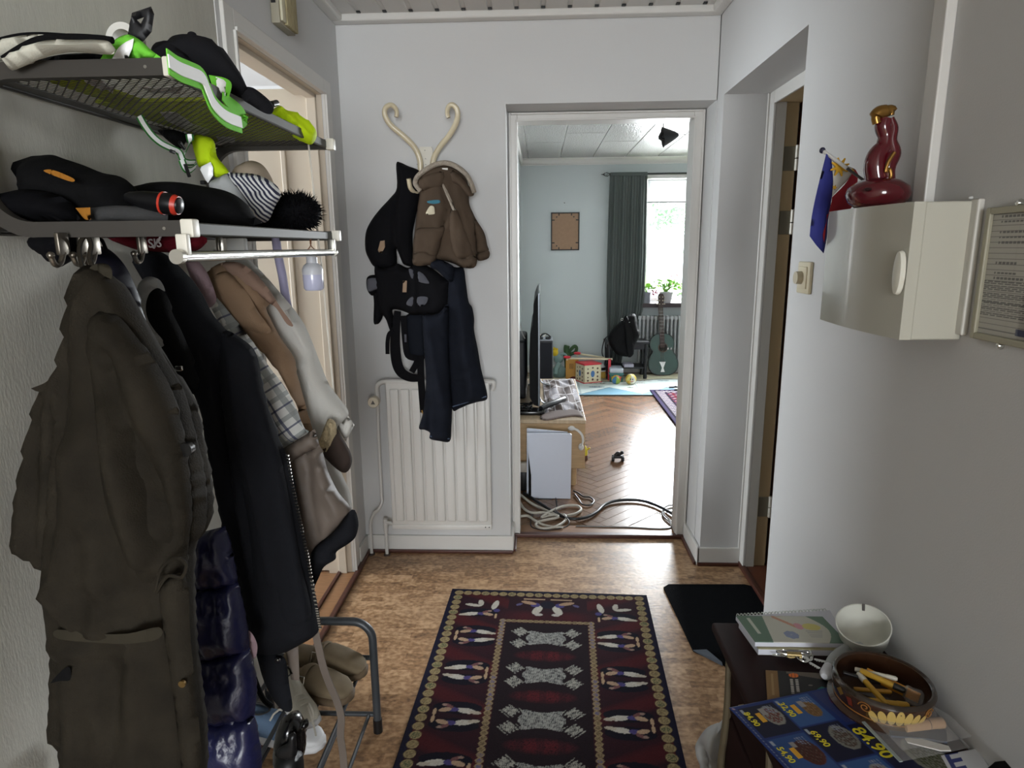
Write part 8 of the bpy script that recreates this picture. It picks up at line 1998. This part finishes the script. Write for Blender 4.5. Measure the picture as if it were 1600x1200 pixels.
tag(MB().box((T(813, 750, 3.84).x, 3.82, 0.0125), (T(823, 770, 3.84).x, 3.86, 0.16), 0.005, 2).build('power_strip', BLACK), 'black power adapter block standing left of the white console', 'adapter')
lk = thing('strap_lock', 'white plastic cupboard strap lock stuck around the bench corner', 'lock', T(900, 690, 3.87))
TW = mat('translucent_white_plastic', (206, 204, 200), 0.35)
la = MB().lathe([(0, 0), (0.016, 0), (0.018, 0.004), (0.014, 0.009), (0, 0.010)], T(893, 669, 3.884), 20, Matrix.Rotation(R(90), 4, 'X'), 1.25, 0.9).build('pad', TW, lk)
MB().lathe([(0, 0), (0.016, 0), (0.018, 0.004), (0.013, 0.009), (0, 0.010)], T(908, 698, 3.884), 20, Matrix.Rotation(R(90), 4, 'X'), 0.95, 1.3).build('pad', TW, lk)
MB().ribbon(spline([T(894, 669, 3.872), T(902, 672, 3.868), T(909, 679, 3.866), T(911, 688, 3.868), T(909, 697, 3.872)], 5), (0.3, 0, 0.9), 0.014, 0.004).build('strap', TW, lk)
yt = thing('yellow_toy', 'small yellow and brown toy on the floor behind the bench end', 'toy', at(916, 722, Z=0.0))
q = at(914, 724, Z=0.012); q = Vector((bx1 + 0.035, 4.45, 0.012))
MB().lathe([(0, 0.07), (0.012, 0.068), (0.022, 0.045), (0.026, 0.012), (0.022, 0), (0, 0)], q + Vector((0, 0, 0.028)), 14).build('body', mat('yellow_toy_plastic', (206, 188, 50), 0.4), yt)
MB().lathe([(0, 0), (0.028, 0), (0.026, 0.03), (0, 0.03)], q, 14).build('base', mat('brown_toy_base', (84, 50, 34), 0.5), yt)
MB().tube([q + Vector((0.01, 0, 0.06)), q + Vector((0.04, -0.005, 0.085))], 0.006, 8).build('arm', mat('yellow_toy_plastic'), yt)

# ceiling spotlight
sp = thing('spotlight', 'black cone spotlight hanging from the living room ceiling on a wire', 'lamp', (1.4, 5.6, LZ))
lc0 = at(1046, 214, Z=2.30)
MB().lathe([(0, 0), (0.045, 0), (0.045, -0.012), (0.03, -0.02), (0, -0.02)], (at(1040, 191, Y=lc0.y + .05).x, lc0.y + 0.05, LZ), 20).build('ceiling_plate', CHROME, sp)
pxl = Vector((at(1040, 191, Y=lc0.y + .05).x, lc0.y + 0.05, LZ - 0.018))
MB().tube(spline([pxl, pxl.lerp(lc0, .4) + Vector((-0.03, 0, 0)), lc0 + Vector((-0.035, 0, 0.04)), lc0 + Vector((-0.03, 0, 0.0))], 5), 0.006, 8).build('arm', CHROME, sp)
Ml = Matrix.Rotation(R(-78), 4, 'Y')
MB().lathe([(0.0, 0.10), (0.012, 0.098), (0.032, 0.070), (0.068, 0.0), (0.075, -0.02), (0.072, -0.02), (0.062, 0.0), (0.028, 0.066), (0, 0.092)], lc0 + Vector((-0.03, 0, 0.0)), 28, Matrix.Rotation(R(82), 4, 'Y')).build('shade', mat('black_lamp_shade', (16, 16, 18), 0.45), sp)
MB().tube(spline([lc0 + Vector((-0.02, -0.02, -0.03)), lc0 + Vector((-0.075, -0.02, -0.01)), lc0 + Vector((-0.06, -0.02, 0.03))], 4), 0.012, 10).build('knuckle', BLACK, sp)
MB().tube([lc0 + Vector((0.065, 0, 0.012)), lc0 + Vector((0.9, 0.0, 0.05))], 0.0032, 6).build('wire', mat('mid_grey_cable'), sp)

# trees outside
TREE = mat('outside_leaves', (150, 184, 146), 0.7, var=0.15, vscale=3)
for i, (x, y, z, r_) in enumerate(((2.9, 15.5, 2.3, 0.75), (4.9, 19.5, 2.4, 1.6))):
    t = thing('garden_tree', ('nearer leafy tree seen through the window', 'farther leafy tree seen through the window')[i], 'tree', (x, y, -3)); lv = MB(); rn = random.Random(20 + i)
    MB().tube([(x + .3, y, -3.0), (x + 0.2, y, z - r_ * 1.2), (x, y, z + r_ * .4)], [0.07, 0.05, 0.02], 10).build('trunk', mat('bark', (170, 164, 156), 0.9), t)
    for k in range(340):
        a, b = rn.uniform(0, 2 * math.pi), rn.uniform(-1, 1); s_ = math.sqrt(1 - b * b); rr = r_ * rn.random() ** 0.4 * (0.8 + 0.3 * math.sin(3 * a))
        c_ = Vector((x + rr * s_ * math.cos(a), y + rr * s_ * math.sin(a), z + rr * b)); d = Vector((rn.gauss(0, 1), rn.gauss(0, 1), rn.gauss(0, 1))).normalized(); e_ = d.orthogonal().normalized(); L_ = 0.09
        lv.solid([c_, c_ + d * L_ + e_ * L_ * .5, c_ + d * L_ * 2, c_ + d * L_ - e_ * L_ * .5], d.cross(e_) * 0.004)
    lv.build('foliage', TREE, t, False, kind='stuff')
structure('ground_outside', MB().box((-6, 8.3, -3.1), (14, 30, -3.0)), mat('lawn', (120, 150, 90), 0.9))
